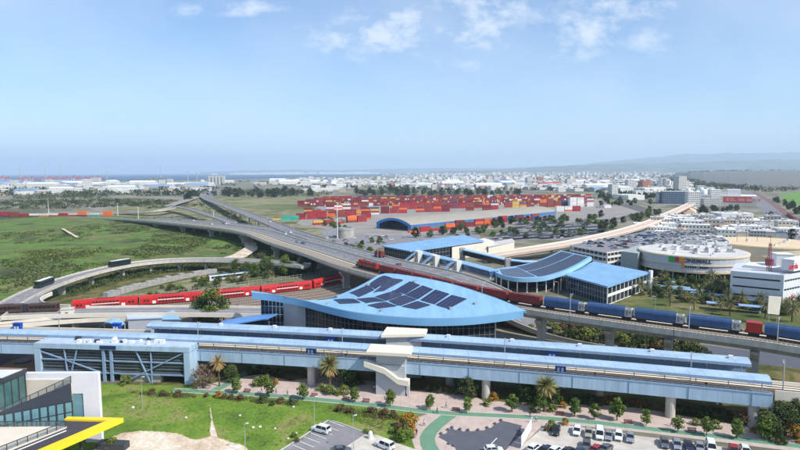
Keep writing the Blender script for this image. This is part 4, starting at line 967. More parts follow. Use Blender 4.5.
def slope(t_): return 10.6 + 4.8 * t_
b = MB(); nn = Vector((.53, -.85, 0)); b.add([FA + Vector((0, 0, 10.0)), FB_ + Vector((0, 0, 10.0)), FB_ + Vector((0, 0, slope(1) - 1.5)), FA + Vector((0, 0, slope(0) - .5)), FA - nn * .3 + Vector((0, 0, 10.0)), FB_ - nn * .3 + Vector((0, 0, 10.0)), FB_ - nn * .3 + Vector((0, 0, slope(1) - 1.5)), FA - nn * .3 + Vector((0, 0, slope(0) - .5))], [(0, 1, 2, 3), (5, 4, 7, 6), (3, 2, 6, 7), (1, 5, 6, 2), (4, 0, 3, 7)]); b.build('sloped_parapet', mat('parapet_dark', s(56, 62, 74), .4, .08, .5), of)
b = MB(); b.prism([(FA.x - .6, FA.y + .3), (FB_.x - .8, FB_.y - .1), (-98, 119.9), (-98, 112.7)], 10.005, 10.15); b.build('terrace_floor', BEI, of)
b = MB(); b.box(-92, -73.0, 120.02, 120.29, 10.0, 14.7); b.build('terrace_wall', BEI, of)
BALG = mat('balustrade_glass', s(92, 106, 112), .12, .1, .5, spec=.6); BALG.node_tree.nodes['Principled BSDF'].inputs['Alpha'].default_value = .5
def glassrail(p0, p1, n, h0, h1=None, name='glass_balustrade'):
    """rail from p0 to p1 (their z is the foot), height h0 to h1 along it"""
    g = MB(); f = MB(); p0, p1 = Vector(p0), Vector(p1); h1 = h1 or h0
    for i in range(n):
        a, c = p0.lerp(p1, i / n + .004), p0.lerp(p1, (i + 1) / n - .004); ha = h0 + (h1 - h0) * i / n; hc = h0 + (h1 - h0) * (i + 1) / n; g.quad(a, c, c + Vector((0, 0, hc)), a + Vector((0, 0, ha)))
    for i in range(n + 1): a = p0.lerp(p1, i / n); f.bar(a, a + Vector((0, 0, h0 + (h1 - h0) * i / n + .05)), .11)
    f.bar(p0 + Vector((0, 0, h0)), p1 + Vector((0, 0, h1)), .12, .12); o = g.build(name, BALG, of); f.build('frame', DSTEEL, o)
glassrail(FA + Vector((0, 0, slope(0) - .45)), FB_ + Vector((0, 0, slope(1) - 1.45)), 9, .6, 1.5)
b = MB(); wall_grid(b, FA, FB_, 0, 9.9, 9, 4, .14, .08); b.build('curtain_frame', DSTEEL, of)
LF_ = (FB_ - FA).length; b = MB(); wall_rects(b, FA, FB_, [(.2 + i * LF_ / 9, (i + 1) * LF_ / 9 - .2, 4.2, 9.6) for i in range(9)], .03, .05); b.build('glass_panel', OFT, of)
b = MB(); b.quad((-72.8, 120.1, 0), (-70.65, 120.6, 0), (-70.65, 120.6, 11.3), (-72.8, 120.1, 11.3)); b.build('side_glass', OFT, of)
b = MB(); b.prism([(-83.6, 114.2), (-82.6, 119.4), (-98, 119.4), (-98, 113.2)], 10.16, 16.4); b.build('penthouse', TEALG, of)
b = MB(); b.prism([(-83.3, 113.9), (-82.3, 119.7), (-98, 119.7), (-98, 112.9)], 16.41, 17.3); b.build('penthouse_fascia', DSTEEL, of)
b = MB(); b.prism([(-83.8, 114.2), (-82.8, 119.2), (-98, 119.2), (-98, 113.2)], 17.305, 17.36); b.build('penthouse_roof', mat('roof_membrane', s(206, 208, 210), .8, .08, .3), of)
b = MB(); wall_grid(b, (-83.6, 114.2), (-82.6, 119.4), 10.2, 16.3, 3, 1, .14, .08); b.build('penthouse_frame', DSTEEL, of)
# lower terrace and yellow edged roof
b = MB(); b.prism([(-98, 96), (-79.2, 96), (-70.0, 112.8), (-98, 112.4)], 6.0, 7.4); b.build('lower_terrace', BEI, of)
glassrail((-98, 112.3, 7.4), (-70.2, 112.7, 7.4), 14, 1.15); glassrail((-79.1, 96.2, 7.4), (-70.0, 112.5, 7.4), 10, 1.15)
b = MB(); b.prism([(-79.0, 96), (-69.95, 112.6), (-72.4, 116.1), (-62.9, 115.5), (-74.2, 94)], 6.2, 7.0); b.build('canopy_roof', DRK, of)
b = MB(); b.prism([(-72.5, 117.4), (-60.0, 116.6), (-62.9, 115.5), (-72.5, 116.11)], 6.4, 7.4); b.prism([(-60.0, 116.6), (-72.3, 93), (-74.1, 94), (-62.89, 115.5)], 6.4, 7.405); b.build('yellow_edge', YEL, of)
b = MB(); b.bar((-77.2, 97, 7.06), (-69.3, 111.4, 7.06), .25, .12); b.build('white_edge', WHITE, of)
b = MB(); b.tube((-66.2, 111.0, 0), (-66.2, 111.0, 6.2), .28); b.tube((-70, 102, 0), (-70, 102, 6.2), .28); b.build('column', DSTEEL, of)
b = MB(); b.prism([(-98, 95), (-80, 95), (-72, 111), (-72.5, 112.5), (-98, 112.5)], 0, 5.99); b.build('lower_storey', OFG, of)
pl = empty('planter', 'long black planter box standing under the yellow canopy tip', 'planter', W(112, 449))
b = MB(); pc = W(113, 448.5); b.obox(pc, -.1, 6.5, 2.2, 0, 1.5); b.build('box', DSTEEL, pl)

# ------------------------------------------------------------ bus station beyond the freight train
ta = empty('terminal_building', 'glazed terminal building under a wide flat sky blue roof behind the train', 'terminal', W(410, 267))
P = PXS([(381.7, 245.8), (410, 251), (484.5, 240.8), (464, 234.8)], 10); b = MB(); b.prism([(p.x, p.y) for p in P], 9.3, 10); b.build('roof', BLUER, ta)
c = sum(P, Vector()) / 4; Q = [Vector(((p.x - c.x) * .95 + c.x, (p.y - c.y) * .95 + c.y, 0)) for p in P]; b = MB(); b.prism([(p.x, p.y) for p in Q], 0, 9.29); b.build('wall', DARKG, ta)
b = MB(); wall_grid(b, Q[0], Q[1], 0, 9.2, 12, 3, .25, .15); wall_grid(b, Q[1], Q[2], 0, 9.2, 22, 3, .25, .15); b.build('frame', MULL, ta)
b = MB(); e = [W(447, 243.6, 10.1), W(482, 238.6, 10.1)]; b.bar(e[0], e[1], .8, .3); b.build('roof_ridge', BLUED, ta)
ta2 = empty('annex', 'beige block behind the flat blue terminal roof', 'annex', W(478, 250)); b = MB(); P = PXS([(452, 247.5), (487, 242.5), (494, 241), (484, 238)], 8.6); b.prism([(p.x, p.y) for p in P], 0, 8.6); b.build('wall', CREAM, ta2)
br_ = empty('footbridge', 'covered blue footbridge running from the flat terminal roof to the wave roof', 'footbridge', W(455, 275))
FB = smooth(spline([W(415, 250.5, 9.5), W(436, 256, 9.5), W(463, 262.5, 9.5), W(494, 270.6, 9.0)], 3), 3)
b = MB(); b.sweep(FB, [(-3.2, -.3), (-3.2, .15), (0, .7), (3.2, .15), (3.2, -.3)]); b.build('roof', BLUER2, br_)
b = MB(); b.sweep(FB, [(-2.8, -4.0), (-2.8, -3.2), (2.8, -3.2), (2.8, -4.0)]); b.build('floor', CONC, br_)
b = MB(); b.sweep(FB, [(-2.7, -3.2), (-2.7, -.35), (2.7, -.35), (2.7, -3.2)]); b.build('glazing', mat('bridge_glass', s(70, 96, 130), .2, .2, .5, spec=.6), br_)
i0 = min(range(len(FB)), key=lambda i: abs(PJ(FB[i])[0] - 464)); b = MB(); b.sweep(FB[:0] + FB[i0:], [(-3.05, -4.1), (-3.05, -.32), (-2.8, -.32), (-2.8, -4.1)]); b.build('side_panel', mat('panel_blue', s(94, 140, 190), .5, .06, .3), br_)
for px, w in ((425.5, 5.6), (442.5, 6.6), (461.5, 6.2)):
    i = min(range(len(FB)), key=lambda i: abs(PJ(FB[i])[0] - px)); p = FB[i]; t = empty('stair_block', 'cream stair block with sloping blue roof, %s along the footbridge' % {425.5: 'nearest the flat terminal roof', 442.5: 'middle one', 461.5: 'nearest the wave roof'}[px], 'stair block', (p.x, p.y, 0))
    d = (FB[min(i + 1, len(FB) - 1)] - FB[i - 1]).normalized(); nrm = Vector((d.y, -d.x, 0))
    f = p + nrm * 4.8; b = MB(); b.obox(f, atan2(d.y, d.x), w, 3.4, 0, 11.2); b.build('wall', mat('stair_white', s(214, 212, 206), .8, .06, .3), t)
    l = Vector((-1, -.12, 0)).normalized(); a = f + l * 1.5 + Vector((0, 0, 1.2)); e = f + l * (11.5) + Vector((0, 0, -6.6)); b = MB(); b.bar(a, e, 3.8, .5); b.build('stair_roof', BLUER2, t)
    b = MB(); b.bar(a - Vector((0, 0, 3.4)), e - Vector((0, 0, 3.0)), 2.8, 1.6); b.build('flight', CREAM, t)
br2_ = empty('footbridge', 'cream rear footbridge between two grey lift towers behind the wave roof', 'footbridge', W(485, 262))
FB2 = spline([W(462, 249, 9), W(485, 254.2, 9), W(512, 260.3, 9), W(540, 262, 8.6)], 4)
b = MB(); b.sweep(FB2, [(-2.4, -.3), (-2.4, .3), (2.4, .3), (2.4, -.3)]); b.build('roof', mat('bridge_roof', s(166, 196, 224), .6, .06, .3), br2_); b = MB(); b.sweep(FB2, [(-2., -3.4), (-2., -.32), (2., -.32), (2., -3.4)]); b.build('glazing', DARKG, br2_)
for px in (462, 505):
    i = min(range(len(FB2)), key=lambda i: abs(PJ(FB2[i])[0] - px)); p = FB2[i]; b = MB(); b.obox((p.x, p.y - 3), 0, 3.4, 3.4, 0, 10.2); b.build('lift_tower', CONC, br2_)
# wave roof
wf = [(492.7, 270.4, 8.6), (500.7, 274.6, 8.0), (512, 277.4, 7.6), (525.5, 278.4, 7.6), (543, 277.4, 8.2), (556, 274.2, 9.3), (568, 270.0, 10.6), (580, 264.2, 12), (592, 257, 13.2)]
wb = [(492.5, 270, 8.7), (500, 268.4, 8.1), (510, 267, 7.7), (522, 265, 7.8), (532, 262.4, 8.4), (540, 259.8, 9.3), (548, 256.8, 10.6), (555, 253.6, 12), (561.5, 250.6, 13.2)]
WF = smooth(spline([W(*p) for p in wf], .8), 4); WB = smooth(spline([W(*p) for p in wb], .8), 4); A1, A2 = Arc(WF), Arc(WB)
def wpt(u, v, h=0): p = A1.at(u * A1.len)[0].lerp(A2.at(u * A2.len)[0], v); return p + Vector((0, 0, h))
wv = empty('bus_terminal', 'bus terminal with swooping blue wave roof covered in dark solar panels', 'bus terminal', W(530, 292))
b = MB(); gv = [wpt(i / 40, j / 8) for i in range(41) for j in range(9)]; fs = [(i * 9 + j, (i + 1) * 9 + j, (i + 1) * 9 + j + 1, i * 9 + j + 1) for i in range(40) for j in range(8)]
b.add(gv, fs); b.add([p - Vector((0, 0, .4)) for p in gv], [f[::-1] for f in fs]); b.build('roof', BLUER2, wv, smooth=True)
b = MB(); fasc(WF[::2], .1, 1.9, .1); fasc(WB[::2], .1, 1.2, -.1); b.build('fascia', mat('wave_fascia', s(150, 196, 228), .5, .05, .2), wv)
PV2 = mat('solar_cell_worn', s(84, 96, 116), .45, .2, .6, spec=.35)
for u0, u1, v0, v1 in ((.14, .36, .1, .86), (.38, .97, .08, .5), (.38, .97, .54, .94)):
    b = MB(); g = [wpt(u0 + (u1 - u0) * i / 14, v0 + (v1 - v0) * j / 4, .14) for i in range(15) for j in range(5)]
    b.add(g, [(i * 5 + j, (i + 1) * 5 + j, (i + 1) * 5 + j + 1, i * 5 + j + 1) for i in range(14) for j in range(4)]); pn = b.build('solar_array', PV2 if u0 < .3 else mat('solar_cell_grey', s(60, 68, 86), .4, .2, .6, spec=.35), wv)
    b = MB(); nn = int((u1 - u0) * 30)
    for i in range(nn + 1):
        for j in range(3): u = u0 + (u1 - u0) * i / nn; b.bar(wpt(u, v0 + (v1 - v0) * j / 3, .17), wpt(u, v0 + (v1 - v0) * (j + 1) / 3, .17), .14, .06)
    b.build('panel_frame', PVF, pn)
for i in range(11):
    u = .06 + .62 * i / 10; p = wpt(u, .08); b = MB(); b.tube((p.x, p.y, 0), (p.x, p.y, p.z - .5), .32, n=10); b.build('column', WHITE, wv)
b = MB(); pp = [wpt(.03 + .72 * i / 12, .45) for i in range(13)]
for p, q in zip(pp, pp[1:]): b.quad((p.x, p.y, 0), (q.x, q.y, 0), (q.x, q.y, q.z - .5), (p.x, p.y, p.z - .5))
b.build('glazing', DARKG, wv)
# flat blue roof right of it
tc_ = empty('terminal_building', 'lower terminal hall with broad plain blue roof right of the wave roof', 'terminal', W(607, 306))
P = PXS([(566, 275), (607.5, 286.4), (649.5, 272.2), (594, 261.2)], 9); b = MB(); b.prism([(p.x, p.y) for p in P], 8.2, 9); b.build('roof', BLUER, tc_)
c = sum(P, Vector()) / 4; Q = [Vector(((p.x - c.x) * .93 + c.x, (p.y - c.y) * .93 + c.y, 0)) for p in P]
b = MB(); b.prism([(p.x, p.y) for p in Q], 0, 8.19); b.build('wall', DARKG, tc_)
b = MB(); wall_grid(b, Q[0], Q[1], 0, 8.1, 14, 3, .2, .12); b.build('frame', BLUED, tc_); b = MB(); wall_grid(b, Q[1], Q[2], 0, 8.1, 10, 2, .35, .2); wall_rects(b, Q[1], Q[2], [(0, 60, 3.6, 4.8)], .0, .4); b.build('white_frame', WHITE, tc_)
b = MB(); w0 = W(650, 290); b.obox(w0, .4, 1.6, 1.6, 0, 10); b.build('end_column', WHITE, tc_)
b = MB(); rp0 = W(540, 288), W(573, 281); b.bar(rp0[0] + Vector((0, 0, 1.5)), rp0[1] + Vector((0, 0, 3.2)), 3, .4); b.build('ramp_roof', BLUER2, tc_)
lr = empty('long_shed', 'long low grey roofed shed behind the bus terminal', 'shed', W(520, 252))
for (pa, pb, zz, nm) in ((((484, 243.5), (512, 238.5), (515, 241.2), (488, 246.5)), 0, 6, 'a'),):
    P = PXS(pa, zz); b = MB(); b.prism([(p.x, p.y) for p in P], zz - .6, zz); b.build('roof', mat('shed_roof', s(196, 192, 190), .7, .1, .15, lines=(2.5, .12, .8, 1)), lr)
    c = sum(P, Vector()) / len(P); b = MB(); b.prism([((p.x - c.x) * .95 + c.x, (p.y - c.y) * .93 + c.y) for p in P], 0, zz - .61); b.build('wall', CREAM, lr)
# ------------------------------------------------------------ plants
BARK = mat('bark', s(96, 82, 66), .95, .2, 3, bump=.3)
def leafm(n, c, c2=None, o=.14): return mat(n, c, .75, .35, .9, spec=.2, orand=o, col2=c2)
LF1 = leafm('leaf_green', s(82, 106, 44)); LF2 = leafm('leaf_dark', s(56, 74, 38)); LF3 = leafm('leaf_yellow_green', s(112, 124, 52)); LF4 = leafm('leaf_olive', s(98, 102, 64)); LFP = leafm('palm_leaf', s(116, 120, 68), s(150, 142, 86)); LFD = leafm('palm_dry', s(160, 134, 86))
LFR = leafm('leaf_rust', s(108, 78, 54)); LFO = leafm('flower_orange', s(196, 124, 44), s(210, 152, 60)); LFB = leafm('twig_brown', s(118, 100, 84)); LFA = leafm('leaf_far', s(40, 54, 36), o=.2)
def leaves(b, c, rad, n, size, rnd, mi=0, flat=1.0, mats=None):
    """n leaf sprays spread through a clump"""
    for _ in range(n):
        while True:
            d = Vector((rnd.uniform(-1, 1), rnd.uniform(-1, 1), rnd.uniform(-1, 1)))
            if d.length < 1: break
        d = d.normalized() * d.length ** .45
        p = Vector(c) + Vector((d.x * rad[0], d.y * rad[1], d.z * rad[2]))
        nrm = (d * .9 + Vector((rnd.uniform(-1, 1), rnd.uniform(-1, 1), rnd.uniform(-.4, 1.2)))).normalized(); a = nrm.orthogonal().normalized(); q = nrm.cross(a); t = rnd.uniform(0, 6.28)
        a, q = a * cos(t) + q * sin(t), q * cos(t) - a * sin(t); sz = size * rnd.uniform(.6, 1.35)
        b.add([p - a * sz, p - q * sz * .5 + nrm * sz * .12, p + a * sz, p + q * sz * .5 + nrm * sz * .12], [(0, 1, 2, 3)], mi if mats is None else rnd.choice(mats))
def crown(rnd, h0, h1, r, clumps, per, size, lop=.3, mats=1, mlist=None):
    b = MB()
    for i in range(clumps):
        t = rnd.uniform(0, 6.28); z = rnd.uniform(0, 1); rr = r * (sqrt(max(0, 1 - (2 * z - .85) ** 2 * .8))) * rnd.uniform(.35, .95)
        c = (rr * cos(t), rr * sin(t) * rnd.uniform(.8, 1.1), h0 + (h1 - h0) * z); k = r * rnd.uniform(.28, .5)
        leaves(b, c, (k, k, k * .75), per, size, rnd, mi=i % mats if mlist is None else 0, mats=mlist)
    return b
def trunk(rnd, h, r, crown_r, limbs=5):
    b = MB(); p = Vector((0, 0, 0)); top = Vector((rnd.uniform(-.1, .1) * h, rnd.uniform(-.1, .1) * h, h)); m = p.lerp(top, .5) + Vector((rnd.uniform(-.1, .1), rnd.uniform(-.1, .1), 0))
    b.tube(p, m, r * 1.25, r * .9, 8); b.tube(m, top, r * .9, r * .6, 8)
    for i in range(limbs):
        a = i * 2.4 + rnd.uniform(-.4, .4); q = m.lerp(top, rnd.uniform(.3, 1)); e = q + Vector((cos(a), sin(a), rnd.uniform(.6, 1.2))) * crown_r * .62; b.tube(q, e, r * .5, r * .16, 6)
    return b
def tree_proto(name, label, cat, seed, h0, h1, r, clumps, per, size, mats, tr=.12, single=False, mlist=None):
    rnd = random.Random(seed); cb = crown(rnd, h0, h1, r, clumps, per, size, mats=len(mats), mlist=mlist); tb = trunk(rnd, h0 + (h1 - h0) * .35, tr, r)
    if single:
        n = len(mats); k = len(cb.v); cb.v += tb.v; cb.f += [tuple(i + k for i in f) for f in tb.f]; cb.m += [n] * len(tb.f)
        return tag(cb.build(name, list(mats) + [BARK], loc=(0, 0, 0)), label, cat)
    t = empty(name, label, cat); cb.build('crown', mats, t); tb.build('trunk', BARK, t); return t
USED = set()
def put(p, loc, rz=None, **k):
    f = p.name not in USED; USED.add(p.name); sc = k.pop('scale', None)
    o = place(p, f, loc, R.uniform(0, 6.28) if rz is None else rz, **({**k, 'scale': sc} if not f else {x: k[x] for x in k if x in ('label', 'group')}))
    if f and sc is not None: o.scale = (sc,) * 3
    return o
ST = [tree_proto('street_tree', 'small round street tree', 'tree', 20 + i, 1.2, 4.2, 1.45, 30, 46, .2, [LF1, LF1, LF3, LF2][:3 + (i % 2)], .09) for i in range(3)]
stx = [(237, 393), (269.5, 397), (303, 399.5), (355, 402), (390, 406.5), (430, 409.5), (467, 412.5), (512, 412), (540, 413), (575, 416.5), (594.5, 419.5), (617, 420.5), (646, 426), (677.5, 432), (706.5, 435.5), (737, 438.5), (764, 440)]
for i, (x, y) in enumerate(stx):
    put(ST[i % 3], W(x, y, .06), label='small round green street tree on the pink paving, %s of the row from the left' % nth(i), group='street trees along the green cycle path', scale=R.uniform(.85, 1.12) * (1.25 if i in (11, 16) else 1))
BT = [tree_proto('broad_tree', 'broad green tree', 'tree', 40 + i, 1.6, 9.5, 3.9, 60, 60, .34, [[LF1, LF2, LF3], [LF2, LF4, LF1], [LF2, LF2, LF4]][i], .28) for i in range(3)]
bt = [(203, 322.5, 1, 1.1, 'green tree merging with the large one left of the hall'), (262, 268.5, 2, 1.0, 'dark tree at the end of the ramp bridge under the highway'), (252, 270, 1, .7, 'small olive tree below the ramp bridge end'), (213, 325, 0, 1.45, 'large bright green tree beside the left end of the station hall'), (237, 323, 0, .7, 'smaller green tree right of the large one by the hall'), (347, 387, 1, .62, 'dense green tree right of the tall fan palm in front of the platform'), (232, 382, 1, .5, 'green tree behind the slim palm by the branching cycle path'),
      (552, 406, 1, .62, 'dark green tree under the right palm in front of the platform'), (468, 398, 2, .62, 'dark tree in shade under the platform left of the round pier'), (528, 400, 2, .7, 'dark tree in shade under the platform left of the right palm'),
      (782, 434, 2, .75, 'tall dark tree right of the last platform pier'), (797, 425, 2, .72, 'dark tree at the right edge behind the orange bushes'), (768, 438, 1, .6, 'bushy tree at the foot of the last platform pier'),
      (267, 275.5, 1, 1.1, 'olive green tree under the highway left of the bridge piers'), (285, 275.5, 0, 1.1, 'green tree under the highway between the bridge piers'), (302, 274, 2, 1.0, 'dark tree under the highway right of the bridge piers'), (312, 272, 2, .9, 'dark tree in the shade of the highway flyover'),
      (204, 287, 0, .5, 'small tree at the left end of the service yard by the red train'), (219, 284, 2, .45, 'small dark tree in the service yard by the red train')]
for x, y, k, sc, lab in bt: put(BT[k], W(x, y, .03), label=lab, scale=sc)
BR_ = tree_proto('bare_tree', 'brown leafless bush like tree beside the slim palm', 'tree', 61, .6, 6.2, 3.0, 40, 40, .22, [LFB], .2); put(BR_, W(203, 388, .05))
BR2_ = tree_proto('reddish_tree', 'reddish brown young tree under the platform near its end', 'tree', 62, .5, 3.6, 1.7, 22, 34, .2, [LFR, LFB], .1); put(BR2_, W(740, 424, .05))
# palms
def palm_proto(name, label, seed, h, r, fronds, fl, mats=(LFP, LFD), tr=.26):
    rnd = random.Random(seed); t = empty(name, label, 'palm'); b = MB(); n = 9; px = 0
    for i in range(n):
        z0, z1 = h * i / n, h * (i + 1) / n; b.tube((px, 0, z0), (px + .03, 0, z1), tr * (1.25 - .35 * i / n), tr * (1.1 - .35 * i / n), 9); px += .03
    b.build('trunk', BARK, t); top = Vector((px, 0, h)); lv = MB(); dv = MB()
    for k in range(fronds):
        a = k * 2.39996; e = rnd.uniform(-.45, 1.35) if k > fronds * .25 else rnd.uniform(-1.1, -.3); L = fl * rnd.uniform(.85, 1.1); b2 = dv if e < -.45 else lv
        p = top.copy(); d = Vector((cos(a) * cos(e), sin(a) * cos(e), sin(e))); seg = 8; side = Vector((-sin(a), cos(a), 0))
        for i in range(seg):
            q = p + d * (L / seg); w = .40 * sin(pi * (.12 + .86 * (i + .5) / seg)) * fl / 3 + .05; drop = Vector((0, 0, -w * .75))
            for sg in (-1, 1):
                m0, m1 = p.lerp(q, .05), p.lerp(q, .55); m2 = p.lerp(q, 1.0)
                b2.add([m0, m1, m1 + side * sg * w + drop + d * .25], [(0, 1, 2)]); b2.add([m1, m2, m2 + side * sg * w * .95 + drop + d * .25], [(0, 1, 2)])
            p = q; d = (d + Vector((0, 0, -.095))).normalized()
    lv.build('fronds', mats[0], t)
    if dv.v: dv.build('dead_fronds', mats[1], t)
    return t
pa = palm_proto('palm_tree', 'tall fan palm', 3, 7.0, 1, 110, 3.3, tr=.38); put(pa, W(330, 389.5, .05), label='tall thick palm in front of the platform left of the stair tower'); put(pa, W(544.5, 411.5, .05), label='tall thick palm in front of the platform right of the round pier', scale=.95)
pb = palm_proto('palm_tree', 'slim palm', 4, 7.0, 1, 54, 2.7, (LFD, LFD), .2); put(pb, W(219.5, 386, .05), label='slim brownish palm at the branching cycle path')
pc_ = palm_proto('palm_tree', 'park palm', 5, 5.2, 1, 46, 3.1, (leafm('park_palm_leaf', s(110, 112, 74)), LFD), .24)
rr = random.Random(8)
park = [(612, 289), (622, 290), (634, 287), (664, 284), (684, 291), (706, 291), (716, 296), (738, 290), (746, 299), (757, 295), (780, 308), (670, 306), (694, 310), (730, 316), (786, 312), (628, 283), (645, 281), (654, 290), (668, 296), (660, 279), (676, 280), (690, 283), (702, 281), (712, 285), (722, 288), (735, 297), (728, 304), (742, 308), (752, 303), (760, 309), (776, 313), (789, 316), (798, 312), (699, 300), (683, 303), (712, 305), (641, 296), (765, 318), (720, 312), (792, 322)]
for i, (x, y) in enumerate(park):
    put(pc_, W(x, y, .03), label='grey green park palm beyond the blue wagons, %s of the grove from the left' % nth(sorted(park).index((x, y))), group='park palms between the train and the round mall', scale=rr.uniform(.8, 1.15))
for i, (x, y, nm) in enumerate(((191 + 43, 283.5, 'first from the left'), (247, 283.5, 'second from the left'), (272, 282, 'third from the left'))):
    put(pc_, W(x, y, .03), label='palm in the strip behind the red passenger train, ' + nm, group='palms behind the red train', scale=.8)
# bushes
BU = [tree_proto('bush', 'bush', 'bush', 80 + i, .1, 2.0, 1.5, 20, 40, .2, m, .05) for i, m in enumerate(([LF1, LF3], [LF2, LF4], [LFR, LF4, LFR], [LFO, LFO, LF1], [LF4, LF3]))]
def bushes(lst):
    for x, y, k, sc, lab in lst: put(BU[k], W(x, y, .04), label=lab, scale=sc, group=None)
bushes([(266, 385, 0, 1.3, 'green shrub mound on the paving under the left platform beam'), (258, 386, 4, 1.1, 'yellow green shrub at the left of the paving mound'), (276, 384.5, 3, .7, 'orange flowering shrub right of the green mound'), (330, 394, 0, 1.1, 'low green shrub at the foot of the tall palm'), (322, 391, 4, .9, 'yellow green shrub left of the tall palm foot'), (345, 394, 0, 1.0, 'green shrub between tall palm and stair tower'), (338, 395, 4, .8, 'low pale shrub right of the tall palm foot'),
        (487, 405.5, 0, .8, 'round green shrub at the foot of the round pier'), (494, 400, 3, .9, 'orange flowering shrub right of the round pier'), (563, 408, 3, .7, 'orange flowering shrub right of the right palm'), (533, 411, 4, .8, 'low shrub left of the right palm trunk'), (552, 411.5, 0, .8, 'low green shrub right of the right palm trunk'),
        (403, 427, 3, 1.25, 'orange flowering bush, upper one of the bed beside the cycle path'), (410, 424, 3, 1.2, 'orange flowering bush nearest the cycle path bend'), (402, 434, 2, 1.25, 'rust brown bush, middle of the flower bed beside the cycle path'), (409, 432, 3, 1.3, 'orange flowering bush right in the bed beside the cycle path'), (402, 441, 0, 1.2, 'green bush at the lower end of the flower bed'), (408, 438, 4, 1.0, 'yellow green bush at the lower right of the flower bed'),
        (340, 411, 2, 0.88, 'rust brown bush on the lawn left of the lamp posts'), (350, 413, 2, 0.75, 'rust brown bush on the lawn, right neighbour of the larger one'), (372, 413, 2, 0.82, 'rust brown bush near the middle of the lawn edge'), (384, 416, 2, 0.88, 'long rust brown bush on the lawn left of the flower bed'), (394, 417, 2, 0.75, 'rust brown bush touching the flower bed'), (262, 402, 1, .9, 'dark round bush at the upper edge of the lawn'), (272, 405.5, 1, .6, 'small dark bush on the lawn below the larger dark one'), (281, 403, 2, 0.68, 'rust brown bush above the lawn'), (291, 404, 1, .8, 'olive bush above the lawn'),
        (224, 398, 2, 0.61, 'rust brown bush along the left cycle path'), (232, 399, 2, 0.61, 'second rust brown bush along the left cycle path'), (218, 397.5, 3, .8, 'orange flowering bush along the left cycle path'), (206, 397, 2, 0.54, 'brown bush at the head of the footpath'), (152, 394, 2, 0.68, 'low brown bush left of the footpath'), (164, 396, 2, 0.75, 'low brown bush on the upper lawn'), (178, 396.5, 2, 0.75, 'low brown bush on the upper lawn nearest the footpath'), (240, 400, 2, .7, 'small brown bush along the left cycle path'),
        (125, 384.5, 0, 1.1, 'green bush in front of the louvred station box'), (790, 436, 3, 1.5, 'orange bush at the right edge'), (798, 441, 3, 1.4, 'orange bush lowest at the right edge'), (779, 442, 1, 1.2, 'dark bush at the right edge of the cycle path'), (754, 432.5, 3, .6, 'small orange shrub at the foot of the last pier'), (716, 428, 0, .8, 'low green shrub in front of the platform end'), (705, 426, 0, .7, 'low green shrub left of the platform end'), (695, 425, 4, .7, 'low yellow green shrub left of the platform end'),
        (371, 434.5, 4, .5, 'small shrub on the pale parking island'), (366, 433, 0, .45, 'small green shrub by the parking island'), (551, 429, 4, .9, 'yellowish bush left of the dark parked car'), (565, 424.5, 3, .7, 'orange bush above the dark parked car'), (547, 431, 2, 0.54, 'brown bush by the white fence'),
        (112, 448, 4, 1.0, 'yellow green plant in the black planter'), (297, 442, 4, .5, 'pale tuft at the car park edge'), (294, 437, 0, .5, 'green tuft at the car park edge')])
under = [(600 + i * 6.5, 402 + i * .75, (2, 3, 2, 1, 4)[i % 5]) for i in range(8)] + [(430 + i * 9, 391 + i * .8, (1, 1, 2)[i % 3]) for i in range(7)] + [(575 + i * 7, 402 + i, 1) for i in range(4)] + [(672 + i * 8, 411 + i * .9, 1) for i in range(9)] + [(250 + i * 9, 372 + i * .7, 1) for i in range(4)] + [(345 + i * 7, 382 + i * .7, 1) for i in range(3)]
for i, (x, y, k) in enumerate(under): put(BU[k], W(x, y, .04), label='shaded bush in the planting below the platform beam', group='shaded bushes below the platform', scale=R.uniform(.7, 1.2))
strip_ = [(500 + i * 6.2, 326.5 + i * 1.1, (1, 4, 2, 1)[i % 4]) for i in range(16)] + [(610 + i * 7, 339 + i * 1.4, 1) for i in range(12)] + [(503, 322, 0), (512, 325, 0), (518, 327, 4)]
for i, (x, y, k) in enumerate(strip_): put(BU[k], W(x, y, .04), label='bush in the planted strip between the platforms and the freight viaduct', group='bushes between the platforms and the viaduct', scale=R.uniform(.9, 1.7))
for i, p in enumerate(scatter([(600, 288), (640, 282), (720, 282), (800, 296), (800, 318), (700, 304), (640, 296), (612, 298)], 150, 1.7, rnd=rr)):
    put(BU[(0, 4, 1, 4)[i % 4]], p, label='park shrub among the palms beyond the blue wagons', group='park shrubs beyond the blue wagons', scale=rr.uniform(.8, 1.8))
# scrub masses (nobody could count it)
def scrub(name, label, polys, n, size, mats, hgt=1.6, rnd=None, zf=None, per=16, lsz=.34):
    rnd = rnd or random.Random(31); b = MB()
    for poly, frac in polys:
        for p in scatter(poly, int(n * frac), 0, 0, rnd, 20):
            if zf and noise.noise(Vector((p.x * .022, p.y * .018, 4))) + .5 * noise.noise(Vector((p.x * .08, p.y * .06, 9))) < -.08: continue
            z = max(.05, zf(p.x, p.y)) if zf else 0; k = size * rnd.uniform(.5, 1.5); hh = hgt * rnd.uniform(.5, 1.2); mi = rnd.randrange(len(mats))
            leaves(b, (p.x, p.y, z + hh * .4), (k, k * rnd.uniform(.7, 1.2), hh * .6), per, lsz, rnd, mi)
    return tag(b.build(name, mats), label, kind='stuff')
scrub('scrub', 'olive scrub growing over the rolling green field', [([(0, 232), (60, 231), (105, 225), (112, 232), (70, 243), (0, 245)], .09), ([(110, 222), (150, 222), (148, 232), (112, 236)], .12), ([(155, 236), (200, 232), (245, 244), (235, 254), (180, 257), (140, 252)], .34), ([(0, 255), (90, 250), (170, 256), (120, 266), (60, 282), (0, 300)], .2), ([(205, 230), (232, 235), (240, 246), (215, 244)], .09)], 4200, 3.2, [LF4, LF4, LF1, LF2], 1.2, random.Random(32), field_z, 16, .7)
